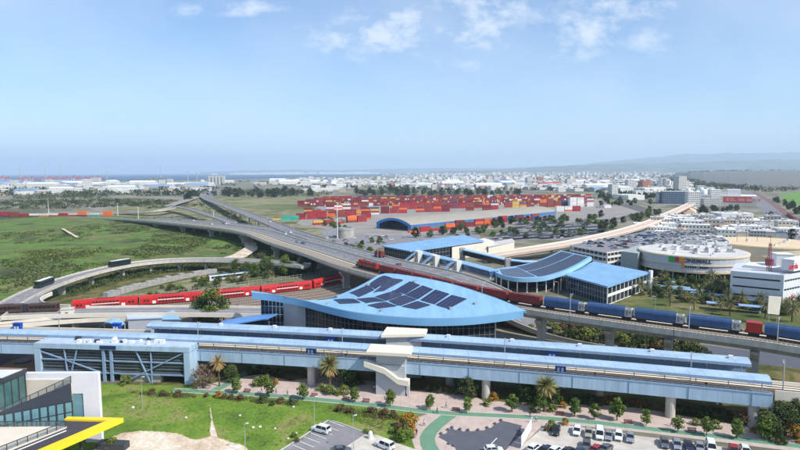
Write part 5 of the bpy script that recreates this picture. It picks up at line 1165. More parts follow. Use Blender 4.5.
scrub('scrub', 'yellow green low scrub below the darker scrub of the field', [([(20, 252), (80, 250), (130, 254), (90, 260), (30, 262)], .6), ([(168, 240), (195, 238), (200, 246), (175, 250)], .4)], 1500, 2.2, [LF3, LF3, LF4], .8, random.Random(33), field_z, 10, .5)
scrub('scrub', 'dark scrub on the bank under the ramp bridge', [([(70, 299), (100, 286), (150, 275), (235, 266), (262, 262), (262, 257), (200, 263), (150, 268.5), (110, 276), (66, 292)], 1.)], 1700, 1.7, [LF2, LF4, LF2], 2.2, random.Random(34), None, 14, .42)
scrub('scrub', 'dark scrub around the interchange ramps', [([(205, 208), (250, 214), (300, 230), (300, 236), (240, 224), (200, 214)], .3), ([(300, 205), (330, 212), (345, 222), (318, 218)], .2), ([(120, 219), (180, 217), (230, 224), (262, 236), (240, 233), (150, 221)], .5)], 420, 3.0, [LF2, LF4], 2.2, random.Random(35), None, 14, .8)
scrub('weeds', 'weeds and tufts along the lawn and dirt edges', [([(110, 388), (200, 390), (300, 401), (400, 412), (412, 420), (340, 424), (290, 446), (240, 448), (215, 436), (140, 428), (104, 434)], .7), ([(340, 414), (400, 418), (412, 440), (380, 432)], .3)], 1300, .5, [LF1, LF3, LF4], .35, random.Random(36), None, 7, .14)

WST = mat('white_stone', s(206, 200, 190), .9); b = MB(); b.lathe([(0, 0), (.34, .02), (.40, .18), (.22, .38), (0, .42)], 7); wst = tag(b.build('stone', WST, loc=(0, 0, 0)), 'white stone', 'stone')
for i, (x, y) in enumerate(((293.5, 407.5), (260, 427.5), (275, 429), (253, 428), (186, 418), (133, 408), (288, 439), (296, 434), (240, 416), (398, 423))): put(wst, W(x, y, .05), label='pale stone lying on the foreground lawn', group='pale stones on the lawn', scale=(.9, 1.1, .8, 1.0)[i % 4])

for i, p in enumerate(scatter([(606, 287), (640, 281), (700, 281), (724, 288), (720, 300), (660, 292), (625, 291)], 20, 5, rnd=random.Random(91))): put(BT[(1, 2, 0)[i % 3]], p, label='dark leafy tree among the park palms in front of the round mall', group='leafy trees among the park palms', scale=R.uniform(.32, .62))
for i, p in enumerate(scatter([(232, 272), (262, 264), (312, 268), (322, 273), (280, 278), (240, 277)], 12, 5, rnd=random.Random(92))): put(BT[(1, 0, 2)[i % 3]], p, label='leafy tree between the ramp bridge and the highway piers', group='trees between the ramp bridge and the highway piers', scale=R.uniform(.5, .95))

scrub('hedge_plants', 'low brown and olive hedge plants bordering the foreground lawn', [([(216, 396), (250, 398.5), (300, 402), (300, 405), (250, 402.5), (216, 399.5)], .3), ([(330, 408), (360, 411), (404, 417), (404, 421), (372, 419), (334, 412)], .4), ([(128, 392), (160, 393.5), (196, 395.5), (196, 398.5), (150, 397)], .3)], 420, .7, [LFR, LF4, LF1, LFB], .9, random.Random(37), None, 12, .18)

for i, p in enumerate(scatter([(545, 328), (600, 332), (690, 345), (705, 358), (650, 352), (580, 340)], 55, 3.2, rnd=random.Random(95))): put(BU[(1, 4, 1, 2)[i % 4]], p, label='bush in the planted strip between the platforms and the freight viaduct', group='bushes between the platforms and the viaduct', scale=R.uniform(1.0, 2.0))
for i, p in enumerate(scatter([(610, 288), (655, 282), (720, 286), (800, 300), (800, 316), (720, 306), (650, 297)], 26, 4.5, rnd=random.Random(96))): put(BT[(1, 2)[i % 2]], p, label='dark leafy tree among the park palms in front of the round mall', group='leafy trees among the park palms', scale=R.uniform(.28, .5))
for i, p in enumerate(scatter([(150, 290), (212, 277), (300, 268.5), (312, 273), (215, 288), (150, 298)], 46, 2.6, rnd=random.Random(97))): put(BU[(1, 4, 1, 0)[i % 4]], p, label='shrub on the strip between the pale wall and the red train', group='shrubs behind the red train', scale=R.uniform(.7, 1.5))
# ------------------------------------------------------------ cars
PAINT = {k: mat('paint_' + k, c, .3, .03, .5, spec=.5, coat=.5, metal=m) for k, c, m in (('white', s(222, 224, 226), 0), ('silver', s(160, 164, 170), .4), ('grey', s(100, 104, 110), .3), ('black', s(34, 36, 40), 0), ('navy', s(36, 46, 74), .1), ('red', s(150, 30, 44), 0), ('beige', s(170, 164, 150), .2), ('blue', s(60, 92, 142), .2))}
CGL = mat('car_glass', (.015, .018, .022), .08, .2, 1, spec=.6); TYR = mat('tyre_rubber', s(34, 34, 34), .9); RIM = mat('wheel_rim', s(168, 170, 172), .35, .05, 1, metal=.6); HLT = mat('headlight_glass', s(220, 224, 228), .15); TLT = mat('taillight_red', s(150, 22, 22), .25)
def loft(b, secs, mi=0, cap=True):
    k = len(secs[0]); vs = [p for q in secs for p in q]
    fs = [(i * k + j, (i + 1) * k + j, (i + 1) * k + (j + 1) % k, i * k + (j + 1) % k) for i in range(len(secs) - 1) for j in range(k)]
    if cap: fs += [tuple(range(k)), tuple(range((len(secs) - 1) * k + k - 1, (len(secs) - 1) * k - 1, -1))]
    b.add(vs, fs, mi)
def sec(x, hw, z0, z1, t=.08):
    return [(x, -hw + t, z0), (x, -hw, z0 + t * 1.5), (x, -hw, (z0 + z1) / 2 + .05), (x, -hw + t, z1 - t * .5), (x, -hw + t * 2.5, z1), (x, hw - t * 2.5, z1), (x, hw - t, z1 - t * .5), (x, hw, (z0 + z1) / 2 + .05), (x, hw, z0 + t * 1.5), (x, hw - t, z0)]
def car_proto(kind):
    P = {'hatchback': (4.1, .87, 1.48, [(-2.05, .72, .95), (-1.95, .80, 1.0), (-1.3, .86, .98), (.6, .87, .95), (1.5, .85, .84), (1.95, .76, .72), (2.05, .66, .62)], (-1.9, .95, -1.5, .25)),
         'sedan': (4.5, .88, 1.44, [(-2.25, .74, .9), (-2.15, .82, .98), (-1.3, .87, .98), (.6, .88, .94), (1.6, .86, .84), (2.15, .78, .72), (2.25, .68, .6)], (-1.65, 1.0, -.95, .3)),
         'suv': (4.75, .95, 1.82, [(-2.37, .82, 1.1), (-2.3, .9, 1.14), (-1.3, .94, 1.14), (.8, .95, 1.12), (1.8, .93, 1.04), (2.3, .86, .9), (2.37, .76, .8)], (-2.2, 1.1, -2.0, .5)),
         'van': (4.6, .93, 1.9, [(-2.3, .85, 1.1), (-2.25, .92, 1.15), (-1.3, .93, 1.15), (1.0, .93, 1.1), (1.75, .9, .98), (2.2, .8, .8), (2.3, .7, .7)], (-2.25, 1.5, -2.15, .8))}[kind]
    L, hw, ht, body, (r0, f0, r1, f1) = P; t = empty('parked_car', kind, 'van' if kind == 'van' else 'car')
    b = MB(); loft(b, [sec(x, w, .24, z) for x, w, z in body]); bo = b.build('body', PAINT['white'], t, smooth=False)
    zb = body[2][2] - .03; g = MB(); w = hw - .06
    loft(g, [[(r0, -w, zb), (r0, w, zb), (r1, w * .8, ht - .05), (r1, -w * .8, ht - .05)], [(f0, -w, zb), (f0, w, zb), (f1, w * .8, ht - .05), (f1, -w * .8, ht - .05)]]); g.build('window', CGL, t)
    r = MB(); loft(r, [[(r1 - .05, -w * .82, ht - .06), (r1 - .05, w * .82, ht - .06), (r1 + .05, w * .74, ht), (r1 + .05, -w * .74, ht)], [(f1 + .05, -w * .82, ht - .06), (f1 + .05, w * .82, ht - .06), (f1 - .05, w * .74, ht), (f1 - .05, -w * .74, ht)]])
    for sx, sy in ((-1, -1), (-1, 1), (1, -1), (1, 1)):
        a = (r0 if sx < 0 else f0, sy * (w + .01), zb); c = (r1 if sx < 0 else f1, sy * (w * .81 + .01), ht - .05); r.bar(a, c, .09, .05)
    for sy in (-1, 1): r.bar(((r0 + f0) / 2 - .1, sy * (w + .012), zb), ((r1 + f1) / 2 - .1, sy * (w * .81 + .012), ht - .05), .09, .04)
    r.build('roof', PAINT['white'], t)
    wb = L * .29
    for sx in (-1, 1):
        for sy in (-1, 1):
            q = MB(); c = Vector((sx * wb + .05, sy * (hw - .09), .32)); q.tube(c - Vector((0, .1, 0)), c + Vector((0, .1, 0)), .32, n=14); wh = q.build('wheel', TYR, t); q = MB(); q.tube(c - Vector((0, .112, 0)), c + Vector((0, .112, 0)), .19, n=10); q.build('rim', RIM, wh)
    for sy in (-1, 1):
        q = MB(); q.box(L / 2 - .14, L / 2 - .01, *sorted((sy * .42, sy * .66)), body[-1][2] - .06, body[-1][2] + .09); q.build('headlight', HLT, t)
        q = MB(); q.box(-L / 2 - .02, -L / 2 + .1, *sorted((sy * .5, sy * .72)), body[0][2] - .22, body[0][2] - .02); q.build('taillight', TLT, t)
        q = MB(); q.box(f0 - .32, f0 - .14, *sorted((sy * (hw - .02), sy * (hw + .14))), zb - .02, zb + .13); q.build('mirror', PAINT['white'], t)
    q = MB(); q.box(L / 2 - .06, L / 2 + .03, -.55, .55, .3, .5); q.box(-L / 2 - .03, -L / 2 + .06, -.6, .6, .3, .48); q.build('bumper', TYR, t)
    if kind == 'suv': q = MB(); q.tube((-2.38, 0, .95), (-2.56, 0, .95), .34, n=14); q.build('spare_wheel', PAINT['white'], t)
    return t
CP_ = {k: car_proto(k) for k in ('hatchback', 'sedan', 'suv', 'van')}
CPU = set()
def car(kind, paint, p, rz, label, group=None):
    first = kind not in CPU; CPU.add(kind); pr = {'paint_white': PAINT[paint]}
    if first:
        o = CP_[kind]; KEEP[kind] = dup(o, p, rz, label, group, paint=pr); KEEP[kind].name = 'parked_car'; return KEEP[kind]
    return dup(CP_[kind], p, rz, label, group, paint=pr)
KEEP = {}
def hd(x0, y0, x1, y1): a, c = W(x0, y0), W(x1, y1); return atan2(c.y - a.y, c.x - a.x)
rowang = hd(660, 440, 712, 448)
carlist = [('suv', 'white', (321, 431.6), None, 'white off-road car with spare wheel parked at the left edge of the grey car park'), ('suv', 'white', (384.5, 447.5), None, 'white car with dark roof windows on the pale parking island'), ('sedan', 'grey', (341, 452.5), None, 'dark car half cut by the lower edge in the grey car park'),
 ('sedan', 'black', (556, 432.5), 1, 'black car in the row below the orange bush, leftmost in that row'), ('hatchback', 'white', (577, 433), 1, 'white car right of the black car in the upper row'), ('hatchback', 'beige', (588.5, 435), 1, 'beige grey car right of the white car in the upper row'), ('van', 'white', (599.5, 436.5), 1, 'white van right of the beige car in the upper row'),
 ('sedan', 'silver', (608.5, 437.5), 1, 'silver car next right of the white van in the upper row'), ('hatchback', 'white', (618.5, 438), 1, 'white car with black roof glass in the upper row'), ('sedan', 'silver', (630, 439.5), 1, 'silver car last before the gap in the upper row'),
 ('sedan', 'grey', (664.5, 445), 1, 'grey car first after the gap in the upper row'), ('hatchback', 'silver', (677, 447), 1, 'silver hatchback second after the gap in the upper row'), ('sedan', 'navy', (688.5, 448.5), 1, 'dark blue car third after the gap in the upper row'), ('sedan', 'silver', (699.5, 449.5), 1, 'silver car left of the small white van'), ('van', 'white', (711, 450), 1, 'small white van at the right end of the upper row'), ('hatchback', 'red', (733.5, 453), 1, 'dark red car at the right of the car park'), ('hatchback', 'white', (745.5, 453.5), 1, 'white car beside the dark red car at the right'),
 ('hatchback', 'white', (534, 450), 2, 'white car by the white fence, leftmost of the lower row'), ('sedan', 'navy', (545.5, 452), 2, 'navy car second of the lower row'), ('hatchback', 'white', (555.5, 452.5), 2, 'white car third of the lower row'), ('sedan', 'black', (568, 454), 2, 'black car fourth of the lower row'), ('sedan', 'navy', (579, 455), 2, 'dark blue car fifth of the lower row'), ('sedan', 'grey', (586.5, 447.5), 1, 'grey car standing in the aisle above the lower row'), ('hatchback', 'red', (597, 451), 2, 'red car in the aisle, right of the grey one'), ('sedan', 'grey', (606, 450.5), 2, 'dark grey car right of the red one'), ('hatchback', 'white', (493.5, 452), None, 'white car on the dark jagged court')]
for k, (kind, pc, (x, y), md, lab) in enumerate(carlist):
    if md == 1: rz = rowang - pi / 2 + R.uniform(-.04, .04)
    elif md == 2: rz = rowang + pi / 2 - .35 + R.uniform(-.04, .04)
    else: rz = {0: hd(327, 434, 314, 430.5), 1: hd(390, 450, 379, 445.5), 2: .1, 25: .1}[k]
    car(kind, pc, W(x, y, .12), rz, lab)
for k in CP_:
    def rm(o):
        for c in list(o.children): rm(c)
        bpy.data.objects.remove(o)
    rm(CP_[k])
# simple far vehicles (too small to show parts)
def farcar(name, paint, van=False):
    b = MB(); h = 2.2 if van else 1.45
    loft(b, [sec(x, .86, .22, z) for x, z in ((-2.1, .8), (-2.0, .95), (.9, .92), (1.9, .78), (2.1, .6))], 0)
    loft(b, [[(-1.9, -.8, .9), (-1.9, .8, .9), (-1.5, .66, h - .08), (-1.5, -.66, h - .08)], [(1.0, -.8, .9), (1.0, .8, .9), (.3, .66, h - .08), (.3, -.66, h - .08)]], 1); b.box(-1.5, .35, -.66, .66, h - .08, h, 0)
    for sx in (-1.25, 1.3):
        for sy in (-.8, .8): b.tube((sx, sy - .08, .3), (sx, sy + .08, .3), .3, n=8, mi=2)
    return tag(b.build(name, [PAINT[paint], CGL, TYR], loc=(0, 0, 0)), None, 'van' if van else 'car')
FC = {k: farcar('far_car', k) for k in ('white', 'silver', 'grey', 'black', 'blue', 'red')}
for k in FC: FC[k]['label'] = 'small %s car' % k
FCK = ['white', 'white', 'white', 'silver', 'silver', 'silver', 'grey', 'black', 'blue', 'white', 'white', 'silver', 'grey', 'red']
def cars_in(poly, n, z, label, group, ang, mind=3, rnd=R, jit=.1):
    for p in scatter(poly, n, mind, z, rnd):
        k = rnd.choice(FCK); put(FC[k], p, rz=ang + rnd.choice((0, pi)) + rnd.uniform(-jit, jit), label='%s car %s' % (k, label), group='%s cars %s' % (k, label))
def cars_on(arc, o, n, lab, grp, d0, d1, rnd=R, h=.05):
    for i in range(n):
        p, a = arc.at(rnd.uniform(d0, d1)); nn = Vector((sin(a), -cos(a), 0)); k = rnd.choice(FCK); oo = rnd.choice(o); put(FC[k], p + nn * oo + Vector((0, 0, h)), rz=a + (0 if oo > 12 else pi), label='%s car driving %s' % (k, lab), group='%s cars %s' % (k, grp))
# coaches
def bus_proto(name, label, L, body, roofm, cat='bus'):
    t = empty(name, label, cat); prof = [(-1.2, .35), (-1.26, .7), (-1.26, 2.9), (-1.1, 3.3), (1.1, 3.3), (1.26, 2.9), (1.26, .7), (1.2, .35)]; k = 8
    b = MB(); b.add([(x, y, z) for x in (-L / 2, L / 2) for y, z in prof], [(j, (j + 1) % k, k + (j + 1) % k, k + j) for j in range(k)] + [tuple(range(k - 1, -1, -1)), tuple(range(k, 2 * k))]); b.build('body', body, t)
    b = MB(); b.box(-L / 2 + .3, L / 2 - .6, -1.0, 1.0, 3.31, 3.42); b.box(-1.5, 1.5, -.7, .7, 3.42, 3.6); b.build('roof', roofm, t)
    b = MB()
    for sy in (-1, 1):
        for i in range(int(L / 1.6)): b.box(-L / 2 + .5 + i * 1.6, -L / 2 + 1.95 + i * 1.6, *sorted((sy * 1.25, sy * 1.285)), 1.55, 2.7)
    b.box(L / 2, L / 2 + .03, -1.1, 1.1, 1.2, 2.8); b.box(-L / 2 - .03, -L / 2, -1.0, 1.0, 1.7, 2.7); b.build('window', CGL, t)
    for x in (-L * .28, L * .32):
        for sy in (-1, 1): b = MB(); b.tube((x, sy * 1.12 - .12, .48), (x, sy * 1.12 + .12, .48), .48, n=14); b.build('wheel', TYR, t)
    return t
BGR = mat('coach_green', s(26, 48, 44), .35, .1, .5, coat=.4); BBR = mat('bus_brown', s(84, 62, 54), .4, .1, .5)
c1_ = bus_proto('coach', 'dark green coach with white roof driving down the ramp, the nearer one', 12.6, BGR, WHITE); AR = Arc(RP)
def on(arc, px, o, h=.03): p, a = arc.at(arc.near_px(px)); return p + Vector((sin(a), -cos(a), 0)) * o + Vector((0, 0, h)), a
p, a = on(AR, 48, 1.6); c1_.location = p; c1_.rotation_euler = (0, 0, a)
p, a = on(AR, 118, 1.8); dup(c1_, p, a, label='dark green coach with white roof on the ramp, farther from the viewer')
b1 = bus_proto('articulated_bus', 'brown articulated bus, right hand half with pale roof pods', 10.5, BBR, BBR); AL = Arc(LR)
p, a = on(AL, 36.5, 1.8); b1.location = p; b1.rotation_euler = (0, 0, a + pi); p, a = on(AL, 9.5, 1.8); dup(b1, p, a + pi, label='brown bus section at the left edge on the low road bridge')
q, a = on(AL, 22.5, 1.8); t = empty('bus_gangway', 'ribbed grey bellows joining the two brown bus sections', 'bus joint', q); b = MB()
for i in range(5): b.obox(q + Vector((cos(a), sin(a), 0)) * (i - 2) * .3, a, .2, 2.2, q.z + .5, q.z + 3.1 + (.1 if i % 2 else 0))
b.build('bellows', DSTEEL, t)
tr = empty('red_truck', 'red box truck on the far side of the highway behind the locomotive', 'truck'); b = MB(); b.box(-4, 2.2, -1.25, 1.25, .9, 3.6); b.build('box', CRED, tr); b = MB(); b.prism([(2.4, -1.2), (4.2, -1.15), (4.2, 1.15), (2.4, 1.2)], .6, 2.8); b.build('cab', TRED, tr); b = MB(); b.box(4.2, 4.23, -1, 1, 1.6, 2.6); b.build('window', CGL, tr)
for x in (-3, -1.8, 3.3):
    for sy in (-1, 1): b = MB(); b.tube((x, sy * 1.1 - .14, .5), (x, sy * 1.1 + .14, .5), .5, n=12); b.build('wheel', TYR, tr)
p, a = on(HARC, 344, 22); tr.location = p; tr.rotation_euler = (0, 0, a)
cars_on(HARC, (3, 6.5, 10, 14.5, 18, 22), 13, 'on the highway flyover', 'driving on the highway flyover', HARC.near_px(380), HARC.len, random.Random(3))
cars_on(Arc(hp), (-12, -7, 7, 12), 10, 'on the road toward the coast', 'driving on the road toward the coast', 30, 900, random.Random(4))
p, a = on(Arc(BR), 268, 2); put(FC['white'], p, rz=a, label='white car on the ramp flyover with dark underside')

# ------------------------------------------------------------ people: one skinned body each, clothes as children
def person(p, rz, label, top, leg, pose='walk', skin=s(150, 106, 82), hair=s(40, 30, 26)):
    t = empty('person', label, 'person', (0, 0, 0)); st = .24 if pose == 'walk' else .06
    J = {'pel': (0, 0, .95), 'che': (.02, 0, 1.32), 'nek': (.03, 0, 1.5), 'hd0': (.05, 0, 1.58), 'hd1': (.05, 0, 1.72)}
    V = [J['pel'], (0.01, 0, 1.12), J['che'], J['nek'], J['hd0'], J['hd1']]; E = [(0, 1), (1, 2), (2, 3), (3, 4), (4, 5)]; RD = [.15, .14, .16, .06, .09, .085]
    for sy, f in ((-1, 1), (1, -1)):
        n = len(V); V += [(0, sy * .1, .88), (f * st * .55, sy * .1, .5), (f * st - (.06 if f < 0 else 0), sy * .1, .09), (f * st + .14, sy * .11, .04)]; E += [(0, n), (n, n + 1), (n + 1, n + 2), (n + 2, n + 3)]; RD += [.1, .07, .05, .035]
        n = len(V); V += [(.02, sy * .19, 1.4), (-f * st * .35, sy * .23, 1.12), (-f * st * .6 + .1, sy * .23, .9), (-f * st * .6 + .13, sy * .22, .82)]; E += [(2, n), (n, n + 1), (n + 1, n + 2), (n + 2, n + 3)]; RD += [.065, .048, .036, .03]
    me = bpy.data.meshes.new('person_body'); me.from_pydata(V, E, []); o = bpy.data.objects.new('tmp', me); COL.objects.link(o)
    o.modifiers.new('sk', 'SKIN'); sl = me.skin_vertices[0].data
    for i, r in enumerate(RD): sl[i].radius = (r, r * (1.15 if i in (0, 1, 2) else 1))
    sl[0].use_root = True; sb = o.modifiers.new('ss', 'SUBSURF'); sb.levels = 1
    bpy.context.view_layer.update(); ev = o.evaluated_get(bpy.context.evaluated_depsgraph_get()); m2 = bpy.data.meshes.new_from_object(ev); bpy.data.objects.remove(o)
    sk = mat('skin_%d' % int(skin[0] * 1e4), skin, .6, .05, 2); mt = mat('cloth_' + label.replace(' ', '_')[:24], top, .85, .1, 5); ml = mat('trousers_%d' % int(leg[0] * 1e4), leg, .85, .1, 5); hm_ = mat('hair_dark', hair, .7)
    for m in (sk, mt, ml, hm_): m2.materials.append(m)
    for f in m2.polygons:
        c = f.center; f.use_smooth = True
        f.material_index = 3 if c.z > 1.66 or (c.z > 1.56 and c.x < .01) else 0 if c.z > 1.46 or (abs(c.y) > .17 and c.z < .98 and c.z > .7) else 1 if c.z > .94 else 2
    bo = bpy.data.objects.new('body', m2); COL.objects.link(bo); bo.parent = t; BASE[bo.name] = Vector()
    b = MB(); b.tube((.135, -.02, 1.635), (.155, 0, 1.625), .016, .01, 5)
    for sy in (-1, 1): b.box(.125, .14, sy * .035 - .012, sy * .035 + .012, 1.655, 1.672)
    b.build('face', hm_, t); t.location = p; t.rotation_euler = (0, 0, rz); return t
PE = [((424, 426), .3, 'person in white top walking by the flower bed', s(220, 220, 220), s(40, 44, 60)), ((416.5, 435.5), 1.6, 'person in dark clothes walking by the lower flower bed', s(60, 50, 66), s(40, 40, 44)), ((446, 408), .1, 'person in grey standing on the paving between two street trees', s(150, 150, 156), s(60, 60, 66)), ((437, 413.5), 0, 'person in black on the cycle path junction', s(36, 36, 40), s(30, 30, 34)),
      ((530, 416.8), 2., 'person in dark top crossing the cycle path by the white fence', s(66, 44, 44), s(36, 40, 60)), ((531.5, 422.5), 1.0, 'person in white beside the white fence', s(226, 226, 222), s(190, 180, 170)), ((536, 422), .5, 'second person in white near the white fence', s(216, 206, 210), s(80, 80, 90)), ((374.5, 391), 1.5, 'person in pale clothes at the foot of the stair tower', s(196, 180, 170), s(120, 110, 110)),
      ((276, 394), .4, 'person in dark clothes on the paving beneath the platform', s(70, 60, 60), s(44, 44, 50)), ((287.5, 396), .4, 'person in brown walking right on the paving', s(120, 70, 60), s(50, 50, 60)), ((671.5, 426), .3, 'person in pale top behind a street tree near the right', s(190, 190, 200), s(60, 60, 80)), ((261.5, 392.5), .2, 'person in reddish top near a bench', s(170, 80, 70), s(60, 60, 70))]
for (xy, rz, lab, c1, c2) in PE: person(W(*xy, .07), rz, lab, c1, c2)
for i, (px, c1, c2, nm) in enumerate(((443, s(40, 40, 46), s(36, 40, 56), 'right of the stair tower'), (705, s(36, 36, 40), s(40, 40, 44), 'near its right end'), (470, s(170, 60, 60), s(50, 50, 60), 'above the round pier'), (596, s(200, 200, 206), s(60, 60, 80), 'right of the blue kiosk'), (345, s(90, 90, 110), s(40, 40, 50), 'left of the stair tower'), (262, s(180, 150, 110), s(60, 60, 70), 'far left part'))):
    x = min([i_ * .5 for i_ in range(-260, 180)], key=lambda q: abs(PJ(PLat(q, .9, 9))[0] - px)); person(PLat(x, .9, 8.15), i * 1.3, 'person waiting at the edge of the nearer platform, ' + nm, c1, c2, 'stand')
pb_ = SR[min(range(len(SR)), key=lambda i: abs(PJ(SR[i])[0] - 20))]; x = min([i * .5 for i in range(-260, 0)], key=lambda q: abs(PJ(PLat(q, 14.6, 9))[0] - 21.5)); person(PLat(x, 14.6, 8.15), .3, 'person in white shirt standing on the farther platform at the left', s(226, 226, 226), s(36, 40, 60))
x = min([i * .5 for i in range(-260, 0)], key=lambda q: abs(PJ(PLat(q, 14.6, 9))[0] - 17.5)); kiosk(PLat(x, 14.6, 8.15), PLang(x), 'blue kiosk on the farther platform beside the person in a white shirt', 2.6)

# ------------------------------------------------------------ benches, bollards, lamps, fence, signs
RBN = mat('bench_red', s(128, 48, 46), .6, .1, 1)
def bench():
    t = empty('park_bench', 'red bench', 'bench'); b = MB()
    for i in range(4): b.box(-.95, .95, -.24 + i * .13, -.14 + i * .13, .42, .47)
    b.build('seat', RBN, t); b = MB()
    for i in range(3): b.box(-.95, .95, .27 + i * .03, .31 + i * .03, .56 + i * .15, .67 + i * .15)
    b.build('backrest', RBN, t)
    for x in (-.75, .75): b = MB(); b.box(x - .04, x + .04, -.22, -.15, 0, .42); b.bar((x, .24, 0), (x, .38, .95), .07); b.box(x - .04, x + .04, -.22, .27, .36, .41); b.build('leg', DSTEEL, t)
    return t
bn = bench(); BEN = [(247, 392.5, 'first from the left, below the branching cycle path'), (314, 397, 'left of the lamp post on the paving'), (346, 400.5, 'left of the street tree by the stair tower'), (366, 402.5, 'closest to the stair tower front'), (456, 411.5, 'between the two street trees at the path junction'), (560, 415.5, 'right of the right palm'), (628, 424, 'between the large street trees at the right'), (692, 432, 'under the platform end at the right')]
for i, (x, y, nm) in enumerate(BEN): place(bn, i == 0, W(x, y, .07), CYC and hd(x - 10, y - .9, x + 10, y + .9), label='dark red bench on the pink paving, ' + nm, group='red benches along the paving')
def lamp(p, h, label, arm=1.6, two=False, ang=0, group=None, name='street_lamp', r=.09):
    t = empty(name, label, 'street lamp', p, group); b = MB(); b.tube(p, p + Vector((0, 0, h)), r, r * .6, 8); b.tube(p, p + Vector((0, 0, .25)), r * 1.8, r * 1.5, 8); b.build('pole', STEEL, t)
    for k in ((0, pi) if two else (0,)):
        d = Vector((cos(ang + k), sin(ang + k), .12)); b = MB(); q = p + Vector((0, 0, h - .1)); b.tube(q, q + d * arm, r * .6, r * .5, 6); b.build('arm', STEEL, t)
        b = MB(); e = q + d * arm; b.obox((e.x, e.y), ang + k, .6, .24, e.z - .04, e.z + .08); b.build('lamp_head', WHITE, t)
    return t
for x, y, h, lab in ((142.5, 408, 8.2, 'white lamp post on the lawn in front of the louvred station box'), (245.5, 453, 6.6, 'slim lamp post on the lawn near the lower edge'), (314.5, 425, 7.0, 'slim lamp post beside the white off-road car'), (353.5, 452, 8.2, 'slim lamp post in the grey car park')):
    lamp(W(x, y, .05), h, lab, .55, False, .3, r=.08)
fm = empty('flood_mast', 'tall white floodlight mast beside the concrete water tank', 'mast', W(337.5, 239)); b = MB(); p = W(337.5, 239); b.tube(p, p + Vector((0, 0, 33)), .5, .22, 10); b.build('pole', WHITE, fm); b = MB(); b.lathe([(0, 0), (1.3, 0), (1.3, .35), (0, .35)], 12, p + Vector((0, 0, 32.6))); b.build('lamp_ring', WHITE, fm)
for x, y, h, lab in ((138.5, 219.5, 16, 'white floodlight mast above the interchange at the left'), (214, 226, 16, 'white floodlight mast beside the highway viaduct'), (49, 217, 22, 'grey mast at the far edge of the green field, behind the containers'), (118, 216, 18, 'grey mast right of the orange containers')):
    p = W(x, y); t = empty('flood_mast', lab, 'mast', p); b = MB(); b.tube(p, p + Vector((0, 0, h)), .42, .2, 8); b.build('pole', WHITE, t); b = MB(); b.lathe([(0, 0), (.9, 0), (.9, .35), (0, .35)], 10, p + Vector((0, 0, h - .3))); b.build('lamp_ring', WHITE, t)
for i in range(10):
    p, a = HARC.at(HARC.near_px(395) + i * 34); q = p + Vector((sin(a), -cos(a), 0)) * 12.5; lamp(q, 10, 'double armed highway lamp on the median, %s from the terminal' % nth(i), 2.2, True, a + pi / 2, 'highway median lamps', r=.12)
for i, (x, y) in enumerate(((558, 301), (603, 304), (651, 300), (655, 318), (696, 287), (726, 300), (748, 296))):
    lamp(W(x, y), 9, 'tall street lamp in front of the mall side buildings, %s from the left' % nth(i), 1.2, False, 3.1, 'street lamps beyond the freight train', r=.11)
fn = empty('white_fence', 'white panel fence between the dark court and the parking rows', 'fence', W(526, 436)); fa, fb = W(531.5, 430.5, .1), W(521, 449, .1)
for i in range(4):
    a, c = fa.lerp(fb, i / 4 + .01), fa.lerp(fb, (i + 1) / 4 - .01); b = MB(); b.bar(a + Vector((0, 0, 1.6)), c + Vector((0, 0, 1.6)), .08, 2.6); b.build('panel', WHITE, fn)
    b = MB(); b.tube(a + Vector((0, 0, -.1)), a + Vector((0, 0, 3.0)), .06, n=6); b.build('post', STEEL, fn)
bl = empty('bollard', 'white utility bollard at the corner of the pale parking island', 'bollard', W(370, 439, .1)); b = MB(); p = W(370.5, 438.5, .1); b.lathe([(0, 0), (.55, 0), (.5, 1.4), (.3, 1.75), (0, 1.8)], 12, p); b.build('post', WHITE, bl)
# edging stones of the jagged court
stones = [(441, 434), (448, 430), (452, 427.8), (460, 429.6), (468, 430.4), (478, 430.4), (487, 428), (495, 424), (501, 420.6), (519, 431), (449, 444), (454, 446)]
sm = None
for i, (x, y) in enumerate(stones):
    if sm is None:
        b = MB(); b.lathe([(0, 0), (.36, 0), (.38, .2), (.32, .36), (0, .4)], 10); sm = tag(b.build('seat_stone', mat('dark_stone', s(96, 96, 100), .8), loc=(0, 0, 0)), 'round dark edging stone of the jagged court', 'stone')
    put(sm, W(x, y, .1), label='round dark stone edging the jagged asphalt court', group='edging stones of the court')
sgn = W(101, 330, 0); dp = empty('round_tank', 'dark round manhole like disc on brown ground behind the white frame', 'disc', W(23, 361, .1)); b = MB(); b.lathe([(0, 0), (2.2, 0), (2.2, .35), (0, .4)], 20, W(23.5, 361.5, .1)); b.build('cover', DSTEEL, dp)
sheet('road', [(-60, 356), (37, 353), (37, 357), (0, 368), (-60, 380)], .06, ASPHD); sheet('dirt_patch', [(-10, 372), (10, 361), (38, 353), (38, 372)], .08, mat('brown_earth', s(150, 122, 100), .95, .15, .3))

